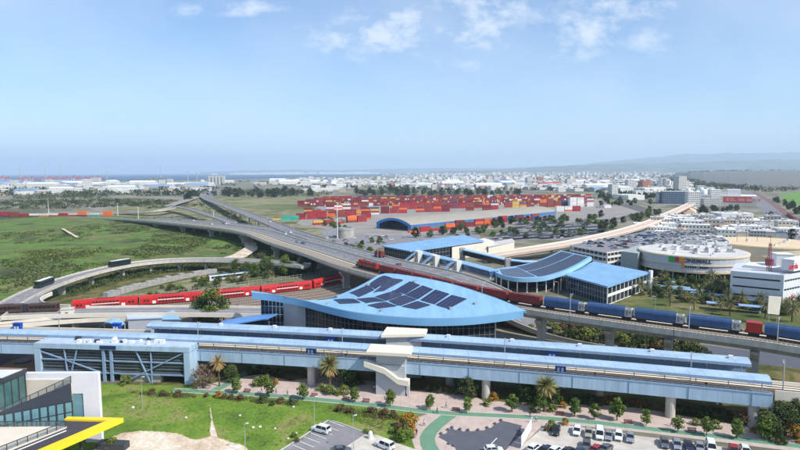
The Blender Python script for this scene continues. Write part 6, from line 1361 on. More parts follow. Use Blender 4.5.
# ------------------------------------------------------------ strip behind the red train
wl = empty('yard_wall', 'long pale stepped wall running beside the service yard behind the red train', 'wall', W(165, 284)); WPt = Arc(smooth(spline([W(216, 272.5), W(190, 277), W(160, 283.5), W(130, 291), W(104, 299)], 3), 2)); d = 0; k = 0
CWL = mat('yard_wall_pale', s(156, 153, 148), .9, .2, .5); r8 = random.Random(3)
while d < WPt.len - 3:
    q, a = WPt.at(d + 1.6); b = MB(); b.obox(q, a, 3.1, 2.4, 0, 2.6 + r8.uniform(-.5, .7)); b.build('panel', CWL, wl); d += 3.2
ct = bus_proto('commuter_car', 'white and blue rail car parked behind the red train, leftmost', 19, mat('rail_car_white', s(202, 206, 212), .5, .05, .5), mat('rail_car_blue', s(66, 104, 160), .5), 'rail car'); cpth = Arc([W(318, 269), W(226, 279.5)])
for i in range(4):
    q, a = cpth.at(10 + i * 20); o = ct if i == 0 else dup(ct, (0, 0, 0)); o.location = q; o.rotation_euler = (0, 0, a); o['label'] = 'white and blue rail car parked behind the red train, %s from the viaduct piers' % nth(i); o['group'] = 'parked rail cars behind the red train'
pf = empty('palisade_fence', 'grey palisade fence between the red train and the service yard', 'fence', W(220, 288)); FPt = Arc(smooth(spline([W(330, 274.5), W(260, 284), W(200, 292), W(150, 297.5), W(84, 303.5)], 3), 3)); b = MB(); d = 0
while d < FPt.len: q, a = FPt.at(d); b.tube(q, q + Vector((0, 0, 2.6)), .09, n=5); d += 2.4
b.sweep(FPt.p, [(-.03, 1.0), (-.03, 1.1), (.03, 1.1), (.03, 1.0)]); b.sweep(FPt.p, [(-.03, 2.2), (-.03, 2.3), (.03, 2.3), (.03, 2.2)]); b.build('railing', STEEL, pf)
# ------------------------------------------------------------ shopping mall and its neighbours
rr = random.Random(21)
MW = mat('mall_panel', s(196, 198, 202), .5, .05, .2, lines=(1.5, .05, .85, 2)); MB_ = mat('mall_band', s(222, 204, 168), .6, .06, .3); MROOF = mat('mall_roof', s(200, 197, 190), .9, .14, .12); BEIR = mat('beige_roof', s(214, 192, 158), .9, .06, .1)
ml = empty('shopping_mall', 'round white shopping mall with beige bands and coloured sign squares', 'shopping mall', W(690, 287))
MC, MR = Vector((167.5, 318, 0)), 28.0
def drum(c, r, segs, z0, z1, name, m, par, a0=0, a1=2 * pi, n=56):
    b = MB(); pts = [(c.x + r * cos(a0 + (a1 - a0) * i / n), c.y + r * sin(a0 + (a1 - a0) * i / n)) for i in range(n if a1 - a0 > 6.2 else n + 1)]; b.prism(pts, z0, z1); return b.build(name, m, par)
drum(MC, MR - 3.5, 0, 0, 5.79, 'ground_floor', DARKG, ml)
for z0, z1, r, m, nm in ((5.8, 6.9, MR + .5, MB_, 'band'), (6.905, 9.6, MR, MW, 'wall'), (9.605, 10.2, MR + .45, MB_, 'band'), (10.205, 13.6, MR, MW, 'wall'), (13.605, 14.4, MR + .4, MB_, 'band'), (14.405, 14.6, MR - .3, MROOF, 'roof')): drum(MC, r, 0, z0, z1, nm, m, ml)
b = MB()
for i in range(40):
    a = -pi * .02 - pi * .96 * i / 39; b.tube((MC.x + (MR - .6) * cos(a), MC.y + (MR - .6) * sin(a), 0), (MC.x + (MR - .6) * cos(a), MC.y + (MR - .6) * sin(a), 5.8), .4, n=8) if i % 3 == 0 else None
b.build('column', CONC, ml)
b = MB(); p = [W(621, 249.8, 14), W(638, 252, 14), W(650, 246, 14), W(640, 243, 14)]; b.prism([(q.x, q.y) for q in p], 0, 13.2); b.build('side_wing', mat('grey_green_panel', s(160, 168, 164), .6, .05, .2), ml)
b = MB(); p = [W(648, 246, 14), W(700, 236, 14), W(722, 235, 14), W(730, 241, 14), W(728, 250, 14)]; b.prism([(q.x, q.y) for q in p], 0, 13.9); b.build('rear_hall', MROOF, ml)
def fang(px, z):   # point on the drum facade seen at px
    best = None
    for i in range(900):
        a = -pi * i / 899; q = (MC.x + (MR + .12) * cos(a), MC.y + (MR + .12) * sin(a), z)
        e = abs(PJ(q)[0] - px)
        if best is None or e < best[0]: best = (e, a)
    return best[1]
def sign_square(px0, px1, z0, z1, m, name, lab, cat='sign'):
    a0, a1 = fang(px0, (z0 + z1) / 2), fang(px1, (z0 + z1) / 2); b = MB(); n = 3; o = MR + .5
    pts = [(MC.x + o * cos(a0 + (a1 - a0) * i / n), MC.y + o * sin(a0 + (a1 - a0) * i / n)) for i in range(n + 1)] + [(MC.x + (o - .35) * cos(a1 + (a0 - a1) * i / n), MC.y + (o - .35) * sin(a1 + (a0 - a1) * i / n)) for i in range(n + 1)]
    b.prism(pts, z0, z1); return b.build(name, m, ml)
sign_square(669.0, 674.2, 11.0, 14.0, mat('sign_green', s(46, 178, 56), .5), 'sign_square', ''); sign_square(675.2, 678.6, 11.2, 14.0, mat('sign_crimson', s(196, 52, 92), .5), 'sign_square', ''); sign_square(679.2, 684, 11.0, 14.0, mat('sign_orange', s(250, 146, 40), .5), 'sign_square', ''); sign_square(681.6, 684.6, 8.2, 10.8, mat('sign_orange', s(250, 146, 40)), 'sign_square', '')
def lettering(txt, par, size, centre, normal_ang, m, name='sign_lettering', arc=None):
    """letters as flat raised shapes; arc=(centre,radius) wraps them round the drum one by one"""
    cu = bpy.data.curves.new(name, 'FONT'); cu.body = txt; cu.size = size; cu.extrude = .08; cu.align_x = 'CENTER'; cu.offset = .02 * size; cu.resolution_u = 3
    o = bpy.data.objects.new('tmp', cu); COL.objects.link(o); bpy.context.view_layer.update(); me = bpy.data.meshes.new_from_object(o.evaluated_get(bpy.context.evaluated_depsgraph_get())); bpy.data.objects.remove(o)
    me.materials.clear(); me.materials.append(m); base = BASE[par.name]
    for v in me.vertices:
        if arc:
            a = normal_ang + v.co.x / arc[1]; rad = arc[1] + .1 + v.co.z; v.co = Vector((arc[0].x + rad * cos(a), arc[0].y + rad * sin(a), centre[2] + v.co.y)) - base
        else:
            u = Vector((-sin(normal_ang), cos(normal_ang), 0)); n = Vector((cos(normal_ang), sin(normal_ang), 0)); v.co = Vector(centre) + u * v.co.x + n * v.co.z + Vector((0, 0, v.co.y)) - base
    ob = bpy.data.objects.new(name, me); COL.objects.link(ob); ob.parent = par; return ob
INK = mat('sign_ink', s(66, 62, 66), .6); NAVY = mat('sign_navy_letters', s(48, 40, 100), .6)
lettering('CINEMALL', ml, 3.0, (0, 0, 11.4), fang(697, 12.5), INK, arc=(MC, MR + .05))
b = MB(); bb_ = fang(686, 9.3)
for i, w in enumerate((.9, .9, .9, .9, .9, 0, .9, .9, .9, .9)):   # second sign: its letters cannot be read in the photograph, kept as plain dark strokes
    if w:
        a = bb_ + i * 1.12 / MR; ca, sa = MC.x + (MR + .1) * cos(a), MC.y + (MR + .1) * sin(a); b.obox((ca, sa), a + pi / 2, .82, .15, 8.6, 10.1); 
b.build('sign_stroke', NAVY, ml)
HV = []
def box_proto(name, lab, cat, parts):
    b = MB(); ms = []
    for i, (m, boxes) in enumerate(parts):
        ms.append(m)
        for q in boxes: b.box(*q, i)
    return tag(b.build(name, ms, loc=(0, 0, 0)), lab, cat)
WHR = mat('white_roof_sheet', s(230, 230, 228), .8, .10, .3, orand=.12); GRR = mat('grey_roof_sheet', s(190, 190, 190), .8, .12, .3, orand=.15)
hv = [box_proto('roof_unit', 'rooftop unit', 'roof unit', [(WHR, [(-1.5, 1.5, -1, 1, 0, 1.5)]), (DSTEEL, [(-.8, .8, -.6, .6, 1.5, 1.75)])]), box_proto('roof_unit', 'rooftop unit', 'roof unit', [(GRR, [(-2.2, 2.2, -1.2, 1.2, 0, 2.0), (2.2, 3.4, -.5, .5, .3, 1.2)]), (DSTEEL, [(-1.8, -.4, -.8, .8, 2.0, 2.2), (.2, 1.6, -.8, .8, 2.0, 2.2)])])]
r31 = random.Random(31)
for i, p in enumerate(scatter([(652, 245), (700, 237), (720, 236), (727, 242), (724, 248), (716, 247)], 34, 4.6, 13.91, r31, avoid=((MC.x, MC.y, MR + 2), (237, 362, 33)))):
    put(hv[i % 2], p, rz=-.3 + r31.choice((0, pi / 2)), label='ventilation unit on the flat roof behind the round mall', group='ventilation units on the flat roof behind the mall', scale=r31.uniform(.7, 2.1))
# second drum with beige roof
m2 = empty('round_hall', 'low round hall with flat beige roof behind the shopping mall', 'round hall', W(765, 262)); C2 = Vector((237, 362, 0))
MWB = mat('drum_beige', s(208, 194, 170), .6, .06, .2, lines=(1.5, .05, .85, 2))
for z0, z1, r, m, nm in ((0, 7, 29, MWB, 'wall'), (7.005, 7.8, 29.5, MB_, 'band'), (7.805, 12.6, 29, MWB, 'wall'), (12.605, 13.3, 29.4, MB_, 'band'), (13.305, 13.6, 28.8, BEIR, 'roof')): drum(C2, r, 0, z0, z1, nm, m, m2)
b = MB(); a = -pi * .38; q = C2 + Vector((cos(a), sin(a), 0)) * 29.3; b.obox(q, a + pi / 2, 6.5, .3, 9.2, 10.6); b.build('sign_stroke', NAVY, m2)
# white office block with slit windows and red letters
wbk = empty('office_block', 'white office block with dark window slits and red sign letters at the right edge', 'office block', W(760, 306))
A_, B_ = W(729, 303.5), W(782, 309.5); u = (B_ - A_).normalized(); n = Vector((-u.y, u.x, 0)); D_ = B_ + n * 60 + u * 4; hgt = 15.0
n2 = Vector((.86, .5, 0)).normalized(); D_ = B_ + n2 * 40
E_ = A_ + n * 26; b = MB(); b.prism([(q.x, q.y) for q in (A_, B_, D_, D_ + n * 20, E_)], 0, hgt); b.build('wall', mat('office_white', s(214, 216, 220), .6, .05, .3, lines=(1.25, .05, .86, 2)), wbk)
b = MB(); L1 = (B_ - A_).length; wall_rects(b, A_, B_, [(1.0, L1 - 1.2, 12.0, 12.7), (1.0, L1 - 1.2, 8.1, 8.8), (1.5, L1 * .55, 4.3, 5.0)]); wall_rects(b, B_, D_, [(.8 + i * 2.2, 2.6 + i * 2.2, z, z + .75) for i in range(16) for z in (12.0, 8.1)]); b.build('window', DARKG, wbk)
b = MB(); wall_rects(b, A_, B_, [(L1 * .72, L1 * .82, .2, 3.2), (L1 - 2.4, L1 - .9, 2, 4)]); wall_rects(b, B_, D_, [(6, 11, .1, 2.6)]); b.build('entrance', DSTEEL, wbk)
REDL = mat('sign_red_letters', s(214, 24, 52), .5)
b = MB(); wall_rects(b, A_, B_, [(L1 * .62, L1 * .66, 4.0, 4.9), (L1 * .70, L1 * .73, 4.2, 4.9), (L1 * .75, L1 * .79, 4.0, 5.0)], .05, .1); wall_rects(b, B_, D_, [(5.0, 6.4, 4.2, 5.0), (7.2, 8.0, 4.4, 5.6), (8.6, 10, 4.2, 5.0)], .05, .1); b.build('red_mark', REDL, wbk)
b = MB(); b.prism([(q.x, q.y) for q in (A_ + n * 14 + u * 4, B_ + n * 6 + n2 * 4, D_ + n * 2, D_ + n * 12, A_ + n * 24 + u * 6)], hgt + .005, hgt + 1.2); b.build('parapet', WHITE, wbk)
pb2 = B_ + n2 * 5.5 + n * 4; b = MB(); b.obox(pb2 + n2 * 14, atan2(n2.y, n2.x), 34, 5, hgt + 1.21, hgt + 6.2); b.build('sign_parapet', WHITE, wbk)
nang = atan2(-n2.x, n2.y); fr_ = pb2 + n2 * 14 + Vector((n2.y, -n2.x, 0)) * 2.55
sd = min([k * .25 for k in range(-80, 80)], key=lambda q: abs(PJ(fr_ + n2 * q + Vector((0, 0, hgt + 3)))[0] - 793.5)); lettering('sorda', wbk, 3.3, fr_ + n2 * sd + Vector((0, 0, hgt + 2.4)), atan2(-n2.x, n2.y), REDL)
tw = W(769.5, 275, 15) ; t = empty('white_tower_block', 'plain white tower block rising behind the office block', 'tower block', W(781, 290)); b = MB(); q = W(781, 270, 14); b.obox((q.x, q.y), -.2, 7, 7, 0, 21.5); b.build('wall', WHITE, t); b = MB(); b.obox((q.x, q.y), -.2, 7.4, 7.4, 21.505, 21.9); b.build('roof', CREAM, t)
# lattice mast with red drums
lm = empty('lattice_mast', 'tall lattice mast with a red antenna ring in front of the office block', 'mast', W(767, 304)); p = W(767, 304); hh = 27.5; b = MB(); w0, w1 = 1.1, .35
LATM = mat('mast_pink_grey', s(150, 96, 104), .6, .1, 1)
def corner(z, k): w = w0 + (w1 - w0) * z / hh; return p + Vector((w * (1 if k in (0, 1) else -1), w * (1 if k in (1, 2) else -1), z))
for k in range(4): b.bar(corner(0, k), corner(hh, k), .16)
for i in range(13):
    z0, z1 = hh * i / 13, hh * (i + 1) / 13
    for k in range(4): b.bar(corner(z0, k), corner(z1, (k + 1) % 4), .09); b.bar(corner(z1, k), corner(z1, (k + 1) % 4), .09)
b.tube(p + Vector((0, 0, hh)), p + Vector((0, 0, hh + 3)), .08, n=6); b.build('lattice', LATM, lm)
b = MB()
for i in range(12):
    a = i * pi / 6; z = 18.0 + (i % 3) * 1.1; b.obox((p.x + 1.5 * cos(a), p.y + 1.5 * sin(a)), a, .3, .5, 18 + (i % 2) * .3, 20.2)
b.lathe([(.9, 17.6), (1.7, 17.6), (1.7, 17.8), (.9, 17.8)], 14, p); b.lathe([(.9, 20.4), (1.7, 20.4), (1.7, 20.6), (.9, 20.6)], 14, p); b.build('antenna_ring', mat('antenna_red', s(168, 84, 92), .6), lm)
for i, (x, y, h) in enumerate(((736, 262, 13), (745, 263, 12), (756, 262, 13))):
    q = W(x, y, 0); t = empty('scaffold_mast', 'thin pinkish mast on the roofs between mall and office block, %s from the left' % nth(i), 'mast', q); b = MB(); b.tube(q, q + Vector((0, 0, h + 12)), .18, .1, 6); b.bar(q + Vector((-2, 0, h + 6)), q + Vector((2, 0, h + 6)), .15); b.build('pole', LATM, t)
sk = empty('beige_hoarding', 'pale beige tilted hoarding panel standing behind the blue wagons', 'hoarding', W(773, 322)); q = W(773, 325); b = MB()
b.add([q + Vector((-2.3, 0, 4.5)), q + Vector((2.2, 0, 4.0)), q + Vector((2.9, .3, 11)), q + Vector((-2.0, .3, 11.4)), q + Vector((-2.3, .4, 4.5)), q + Vector((2.2, .4, 4.0)), q + Vector((2.9, .7, 11)), q + Vector((-2.0, .7, 11.4))], [(0, 1, 2, 3), (5, 4, 7, 6), (3, 2, 6, 7), (1, 5, 6, 2), (4, 0, 3, 7), (0, 4, 5, 1)]); b.build('panel', CREAM, sk)
b = MB(); b.tube(q + Vector((-1.5, .55, 0)), q + Vector((-1.5, .55, 6)), .15); b.tube(q + Vector((1.6, .55, 0)), q + Vector((1.6, .55, 6)), .15); b.build('post', STEEL, sk)
# multi-storey car park and roof parking
cpk = empty('parking_garage', 'white three level parking garage with cars on its roof left of the mall', 'parking garage', W(606, 266))
gp = [W(570, 245.2, 10), W(607, 252.2, 10), W(622, 250, 10), W(706, 238, 10), W(690, 230.5, 10), W(645, 231.5, 10)]; gp = [(p.x, p.y) for p in gp]; gc = Vector((sum(p[0] for p in gp) / 6, sum(p[1] for p in gp) / 6, 0))
def shrink(k): return [((p[0] - gc.x) * k + gc.x, (p[1] - gc.y) * k + gc.y) for p in gp]
b = MB(); b.prism(shrink(.95), 0, 9.4); b.build('core', DSTEEL, cpk)
for z in (2.6, 6.0, 9.4): b = MB(); b.prism(gp, z, z + 1.25 if z < 9 else z + .6); b.build('parapet_band', WHITE, cpk)
b = MB(); b.prism(shrink(.995), 10.005, 10.03); b.build('roof_deck', ASPH2, cpk)
b = MB(); wall_grid(b, gp[0], gp[1], 0, 9.3, 9, 1, .5, -.3); wall_grid(b, gp[1], gp[2], 0, 9.3, 4, 1, .5, -.3); b.build('column', CONCW, cpk)
cars_in([(578, 244), (606, 250), (650, 246), (700, 238), (688, 232), (648, 233)], 95, 10.04, 'parked on the garage roof beside the mall', 'parked on the garage roof', -.35, 3.0, random.Random(41), .06)
# roof clutter and sheds between mall and far road
for i, p in enumerate(scatter([(655, 248), (700, 240), (738, 250), (720, 257), (680, 258)], 34, 4, 14.61, random.Random(6))):
    if (p - MC).xy.length < MR - 3: put(hv[i % 2], p, rz=rr.uniform(0, 6), label='white or grey ventilation unit on the round mall roof', group='ventilation units on the mall roof', scale=rr.uniform(.6, 1.1))
for i, p in enumerate(scatter([(740, 240), (795, 236), (796, 243), (760, 248), (742, 247)], 9, 6, 13.61, random.Random(7))):
    if (p - C2).xy.length < 26: put(hv[0], p, rz=rr.uniform(0, 6), label='small unit on the beige round roof', group='units on the beige round roof', scale=.6)
def hall_proto(name, lab, cat, w, d, h, wall, roof, seed, pitched=False, slit=True):
    r_ = random.Random(seed); b = MB(); b.box(-w / 2, w / 2, -d / 2, d / 2, 0, h, 0)
    if pitched: b.add([(-w / 2 - .3, -d / 2 - .3, h + .01), (w / 2 + .3, -d / 2 - .3, h + .01), (w / 2 + .3, 0, h + d * .14), (-w / 2 - .3, 0, h + d * .14), (w / 2 + .3, d / 2 + .3, h + .01), (-w / 2 - .3, d / 2 + .3, h + .01)], [(0, 1, 2, 3), (3, 2, 4, 5), (1, 4, 2), (5, 0, 3)], 1)
    else:
        b.box(-w / 2 - .15, w / 2 + .15, -d / 2 - .15, d / 2 + .15, h + .01, h + .6, 1)
        for i in range(max(2, int(w * d / 160))): x, y = r_.uniform(-w * .42, w * .42), r_.uniform(-d * .4, d * .4); b.box(x - 1, x + 1, y - .8, y + .8, h + .6, h + .6 + r_.uniform(.7, 2.2), 3)
    if slit:
        n = int(w / 3.2); fl = max(1, int(h / 3.3))
        for k in range(fl):
            for i in range(n): x = -w / 2 + (i + .5) * w / n; z = h * (k + .38) / fl; b.box(x - .9, x + .9, -d / 2 - .05, -d / 2 - .005, z, z + 1.3, 2); b.box(x - .9, x + .9, d / 2 + .005, d / 2 + .05, z, z + 1.3, 2)
        n = int(d / 3.2)
        for k in range(fl):
            for i in range(n): y = -d / 2 + (i + .5) * d / n; z = h * (k + .38) / fl; b.box(-w / 2 - .05, -w / 2 - .005, y - .9, y + .9, z, z + 1.3, 2); b.box(w / 2 + .005, w / 2 + .05, y - .9, y + .9, z, z + 1.3, 2)
    return tag(b.build(name, [wall, roof, DARKG, CONC], loc=(0, 0, 0)), lab, cat)
HW1 = mat('house_white', s(216, 214, 208), .85, .08, .2, orand=.14); HW2 = mat('house_cream', s(196, 186, 168), .85, .08, .2, orand=.14); HW3 = mat('house_grey', s(160, 164, 168), .85, .1, .2, orand=.15); RT = mat('roof_tile_red', s(156, 84, 66), .85, .15, .6, orand=.15); RBL = mat('roof_sheet_blue', s(120, 150, 184), .6, .1, .2, orand=.2)
SHED = [hall_proto('shed', 'shed', 'shed', 22, 14, 6, HW1, WHR, 1, True, False), hall_proto('shed', 'shed', 'shed', 16, 12, 7, HW3, GRR, 2, False), hall_proto('shed', 'shed', 'shed', 26, 16, 8, HW1, WHR, 3, False), hall_proto('shed', 'shed', 'shed', 12, 10, 5, HW2, GRR, 4, True, False), hall_proto('shed', 'shed', 'shed', 30, 18, 9, HW1, WHR, 5, False, True), hall_proto('shed', 'shed', 'shed', 18, 12, 5, HW2, mat('sheet_tan', s(190, 172, 140), .8, .12, .3, orand=.15), 6, True, False), hall_proto('shed', 'shed', 'shed', 16, 10, 4.5, HW3, mat('sheet_slate', s(120, 126, 134), .8, .12, .3, orand=.15), 7, True, False), hall_proto('shed', 'shed', 'shed', 14, 10, 6, HW1, mat('sheet_rust', s(166, 120, 96), .8, .12, .3, orand=.15), 8, True, False)]
for i, p in enumerate(scatter([(640, 231), (700, 219), (720, 224), (790, 230), (800, 236), (730, 238), (700, 232), (660, 236)], 105, 9.5, 0, random.Random(9), avoid=((C2.x, C2.y, 42), (MC.x, MC.y, 46)))):
    put(SHED[i % 8], p, rz=-.35 + rr.choice((0, pi / 2)) + rr.uniform(-.1, .1), label='low shed in the crowded trading area behind the mall', group='sheds of the trading area behind the mall', scale=rr.uniform(.5, 1.0))
cars_in([(640, 232), (700, 221), (790, 231), (770, 238), (700, 236)], 45, .05, 'in the yards behind the mall', 'in the yards behind the mall', -.35, 4, random.Random(42))
for i, p in enumerate(scatter([(640, 231), (700, 219), (790, 230), (800, 237), (700, 233)], 60, 5, 0, random.Random(61), avoid=((C2.x, C2.y, 36), (MC.x, MC.y, 40)))): put(hv[i % 2], p, rz=rr.uniform(0, 3), label='crate like white or grey unit in the yards of the trading area', group='units in the yards of the trading area', scale=rr.uniform(.9, 2.2))
big = [((731, 222.5), 34, 30, 11, 'large pale box warehouse behind the trading sheds', HW1, WHR), ((700, 224.5), 70, 26, 6, 'wide low grey roofed store left of the pale box warehouse', HW3, GRR), ((762, 224), 60, 28, 5, 'low grey store right of the pale box warehouse', HW3, GRR), ((722, 231), 130, 12, 5, 'long white roofed shed in front of the pale box warehouse', HW1, WHR)]
for i, ((x, y), w, d, h, lab, wm, rm) in enumerate(big):
    o = hall_proto('warehouse', lab, 'warehouse', w, d, h, wm, rm, 60 + i, False, False); o.location = W(x, y); o.rotation_euler = (0, 0, -.12)
for i, p in enumerate(scatter([(655, 228), (700, 219), (780, 226), (798, 234), (740, 236), (690, 232)], 30, 15, 0, random.Random(71), avoid=((C2.x, C2.y, 44), (MC.x, MC.y, 50)))):
    if i == 0: TB = [hall_proto('trade_block', '', 'building', 20, 14, 11, HW1, WHR, 171), hall_proto('trade_block', '', 'building', 14, 14, 13, HW2, GRR, 172), hall_proto('trade_block', '', 'building', 26, 12, 9, HW1, GRR, 173)]
    put(TB[i % 3], p, rz=-.35 + rr.uniform(-.1, .1), label='taller white or cream block among the sheds behind the mall', group='taller blocks of the trading area', scale=rr.uniform(.7, 1.05))
# red lettered plant and white silos
rp2 = empty('factory_building', 'long white factory with big red sign panel beyond the trading area', 'factory', W(742, 205)); a, c = W(720, 205.6), W(757, 206.4); u = (c - a).normalized(); n = Vector((-u.y, u.x, 0))
b = MB(); b.prism([(q.x, q.y) for q in (a, c, c + n * 60, a + n * 60)], 0, 17); b.build('wall', HW1, rp2); L_ = (c - a).length
b = MB(); wall_rects(b, a, c, [(4, L_ * .86, 5.5, 15.5)], .05, .2); b.build('sign_panel', mat('panel_red', s(222, 96, 84), .6, .05, .2), rp2)
b = MB(); wall_rects(b, a, c, [(9, 13, 8, 13), (14, 24, 8, 10), (14, 20, 11, 13), (26, 36, 8, 12.5), (38, 52, 7.5, 13), (54, 58, 8, 13)], .28, .2); b.build('sign_letter_block', mat('sign_white_red', s(228, 160, 150), .6), rp2)
b = MB(); b.prism([(q.x, q.y) for q in (a + n * 10 + u * 10, a + n * 10 + u * 30, a + n * 40 + u * 30, a + n * 40 + u * 10)], 17.01, 27); b.build('upper_block', WHITE, rp2)
silo = MB(); silo.lathe([(0, 0), (4.2, 0), (4.2, 21), (2, 22.6), (0, 23)], 18); silo = tag(silo.build('storage_silo', WHR, loc=(0, 0, 0), smooth=True), 'white storage silo', 'silo')
for i, (x, y) in enumerate(((688, 201), (692, 200), (697, 202), (701, 199.5), (707, 201), (711, 199), (716, 200), (704, 203))): put(silo, W(x, y), label='white silo of the plant left of the red sign factory', group='white silos beside the red sign factory', scale=rr.uniform(.8, 1.15))
TAL = [hall_proto('plant_block', 'plant block', 'factory', 20, 20, 26, HW1, WHR, 31, False), hall_proto('plant_block', 'plant block', 'factory', 34, 24, 15, HW1, GRR, 32, False)]
for i, (x, y) in enumerate(((690, 203), (699, 203.5), (714, 202.5), (695, 198.5), (709, 197.5), (704, 205), (684, 199.5), (719, 199), (700, 195.5), (711, 206), (692, 206.5))): put(TAL[i % 2], W(x, y), rz=-.2, label='white plant block among the silos', group='white plant blocks among the silos', scale=rr.uniform(.7, 1.0))
o = hall_proto('office_slab', 'blue grey glass slab building left of the white silos', 'office', 46, 30, 22, mat('slab_blue', s(108, 126, 146), .4, .1, .2), GRR, 36); o.location = W(675, 203.5); o.rotation_euler = (0, 0, -.3)
o = hall_proto('office_slab', 'narrow blue grey block left of the glass slab', 'office', 20, 20, 20, mat('slab_blue', s(108, 126, 146)), GRR, 37); o.location = W(664, 203); o.rotation_euler = (0, 0, -.3)
o = hall_proto('office_slab', 'round topped white block left of the blue grey slab', 'office', 14, 14, 20, HW1, WHR, 38); o.location = W(661, 202.5)
# far road and rail at the right
def wideroad(name, px, wid, m, z=.1, lines=()):
    p = smooth(spline([W(*q, z) for q in px], 20), 4); b = MB(); b.strip(p, -wid / 2, wid / 2); struct(name, b, m); return p
RD_R = wideroad('road', [(820, 262), (796, 238), (780, 221), (766, 206), (756, 197), (748, 191.5)], 22, ROADM)
RD_2 = wideroad('railway_bed', [(840, 255), (808, 232), (788, 215), (772, 203), (760, 195.5), (752, 191)], 10, mat('rail_brown', s(120, 92, 88), .95, .15, .2), .14)
b = MB(); p = Arc(RD_2); t = empty('red_train', 'long dark red freight train on the far right railway', 'train', RD_2[5])
for i in range(14):
    q, a = p.at(60 + i * 26); bb = MB(); bb.obox(q, a, 24, 3, 1.0, 3.6); bb.obox(q, a, 22, 2.4, .3, 1.0); bb.build('wagon', CRED2, t)
cars_on(Arc(RD_R), (-7, -3.5, 14, 17.5), 0, '', '', 0, 1)
for i in range(34):
    A = Arc(RD_R); p, a = A.at(40 + i * 14 + rr.uniform(-4, 4)); k = rr.choice(FCK); put(FC[k], p + Vector((sin(a), -cos(a), 0)) * rr.choice((-8, -4.5, 4.5, 8)) + Vector((0, 0, .05)), rz=a + rr.choice((0, pi)), label='%s car on the far right road' % k, group='%s cars on the far right road' % k)
# curving beige rail viaduct beyond the garage
GV = smooth(spline([W(*q) for q in [(486, 256, 4.5), (515, 251.5, 6), (545, 247, 8), (575, 242, 8.5), (600, 236.5, 9), (625, 230.5, 9), (650, 222.5, 9), (670, 213.5, 9), (684, 207.2, 8.5), (691, 203.6, 8)]], 8), 4)
gv_ = empty('rail_viaduct', 'pinkish beige curving viaduct sweeping past the trading area to the silos', 'viaduct', GV[10]); b = MB(); b.sweep(GV, [(-5.5, -1.6), (-5.5, 0), (5.5, 0), (5.5, -1.6), (3.5, -2.6), (-3.5, -2.6)]); b.build('deck', mat('viaduct_beige', s(196, 172, 156), .85, .08, .1), gv_)
b = MB(); b.strip(GV, -4.8, 4.8, .04); b.build('track_bed', mat('track_pink', s(206, 182, 168), .9, .08, .2), gv_)
for o in (-5.5, 5.1): b = MB(); b.sweep(GV, [(o, 0), (o, 1.0), (o + .4, 1.0), (o + .4, 0)]); b.build('parapet', CREAM, gv_)
for q in GV[::5]: b = MB(); b.lathe([(0, 0), (1.1, 0), (1.1, q.z - 2.6), (0, q.z - 2.6)], 10, (q.x, q.y, 0)); b.build('pier', CONC, gv_)
sheet('oval_lot', [(598, 216), (606, 209), (622, 204), (636, 204.5), (646, 208), (644, 213), (630, 218), (610, 220)], .08, mat('dark_cinder', s(98, 94, 96), .95, .16, .02))
b = MB(); fl = [(676, 177.0, 173.4), (690, 179.6, 172.6), (703, 181.4, 172.0), (715, 183, 171.6), (730, 185.2, 171.2), (748, 187.2, 170.9), (772, 187.6, 170.6), (800, 186.4, 170.4), (840, 186, 170.2), (900, 186, 170), (1000, 187, 169.6)]; vs = []
for x_, yn, yf in fl:   # the plot climbs gently away from the viewer to a low crest
    a_ = W(x_, yn, .3); f_ = WY(x_, yf, max(4300, a_.y + 900)); m_ = a_.lerp(f_, .5); g_ = Vector((f_.x * 1.06, f_.y + 500, 0)); vs += [a_, m_, f_, g_]
b.add(vs, [(i * 4 + j, i * 4 + 4 + j, i * 4 + 5 + j, i * 4 + 1 + j) for i in range(len(fl) - 1) for j in range(3)]); struct('farm_field', b, mat('ploughed_field', s(112, 112, 108), .95, .04, .004), loc=(0, 0, 0))
CREST = [vs[i * 4 + 2] for i in range(len(fl))]
sheet('green_plot', [(784, 201), (779, 195), (792, 192.4), (840, 191.5), (900, 196), (860, 206), (806, 207.5)], .1, mat('plot_green', s(98, 138, 58), .95, .12, .02))
sheet('construction_ground', [(640, 231), (655, 222), (672, 213), (690, 206), (700, 212), (688, 222), (672, 230)], .06, mat('works_earth', s(176, 152, 124), .95, .15, .05))
for k, (px, wd) in enumerate((([(690, 208), (697, 212), (697, 218), (686, 225), (670, 231)], 5), ([(694, 207), (703, 211), (704, 217), (694, 224), (680, 230)], 4))): wideroad('path', [(a, c) for a, c in px], wd, CREAM, .12)
for i, p in enumerate(scatter([(650, 228), (672, 214), (686, 210), (690, 216), (674, 226), (660, 230)], 22, 8, 0, random.Random(51))):
    b = MB(); b.box(-3, 3, -1.2, 1.2, 0, 2.6); 
    if i == 0: wk = [tag(box_proto('site_container', '', 'container', [(mat('site_' + nm, cc, .7, .12, .5), [(-3, 3, -1.2, 1.2, 0, 2.6)]), (DSTEEL, [(3, 3.05, -1.0, 1.0, .1, 2.4)])])) for nm, cc in (('orange', s(206, 130, 60)), ('rust', s(156, 88, 62)), ('yellow', s(206, 172, 92)), ('white', s(206, 204, 200)))]
    nm = ('orange', 'rust', 'yellow', 'white')[i % 4]; put(wk[i % 4], p, label='%s container on the building site beside the beige viaduct' % nm, group='%s containers on the building site' % nm)
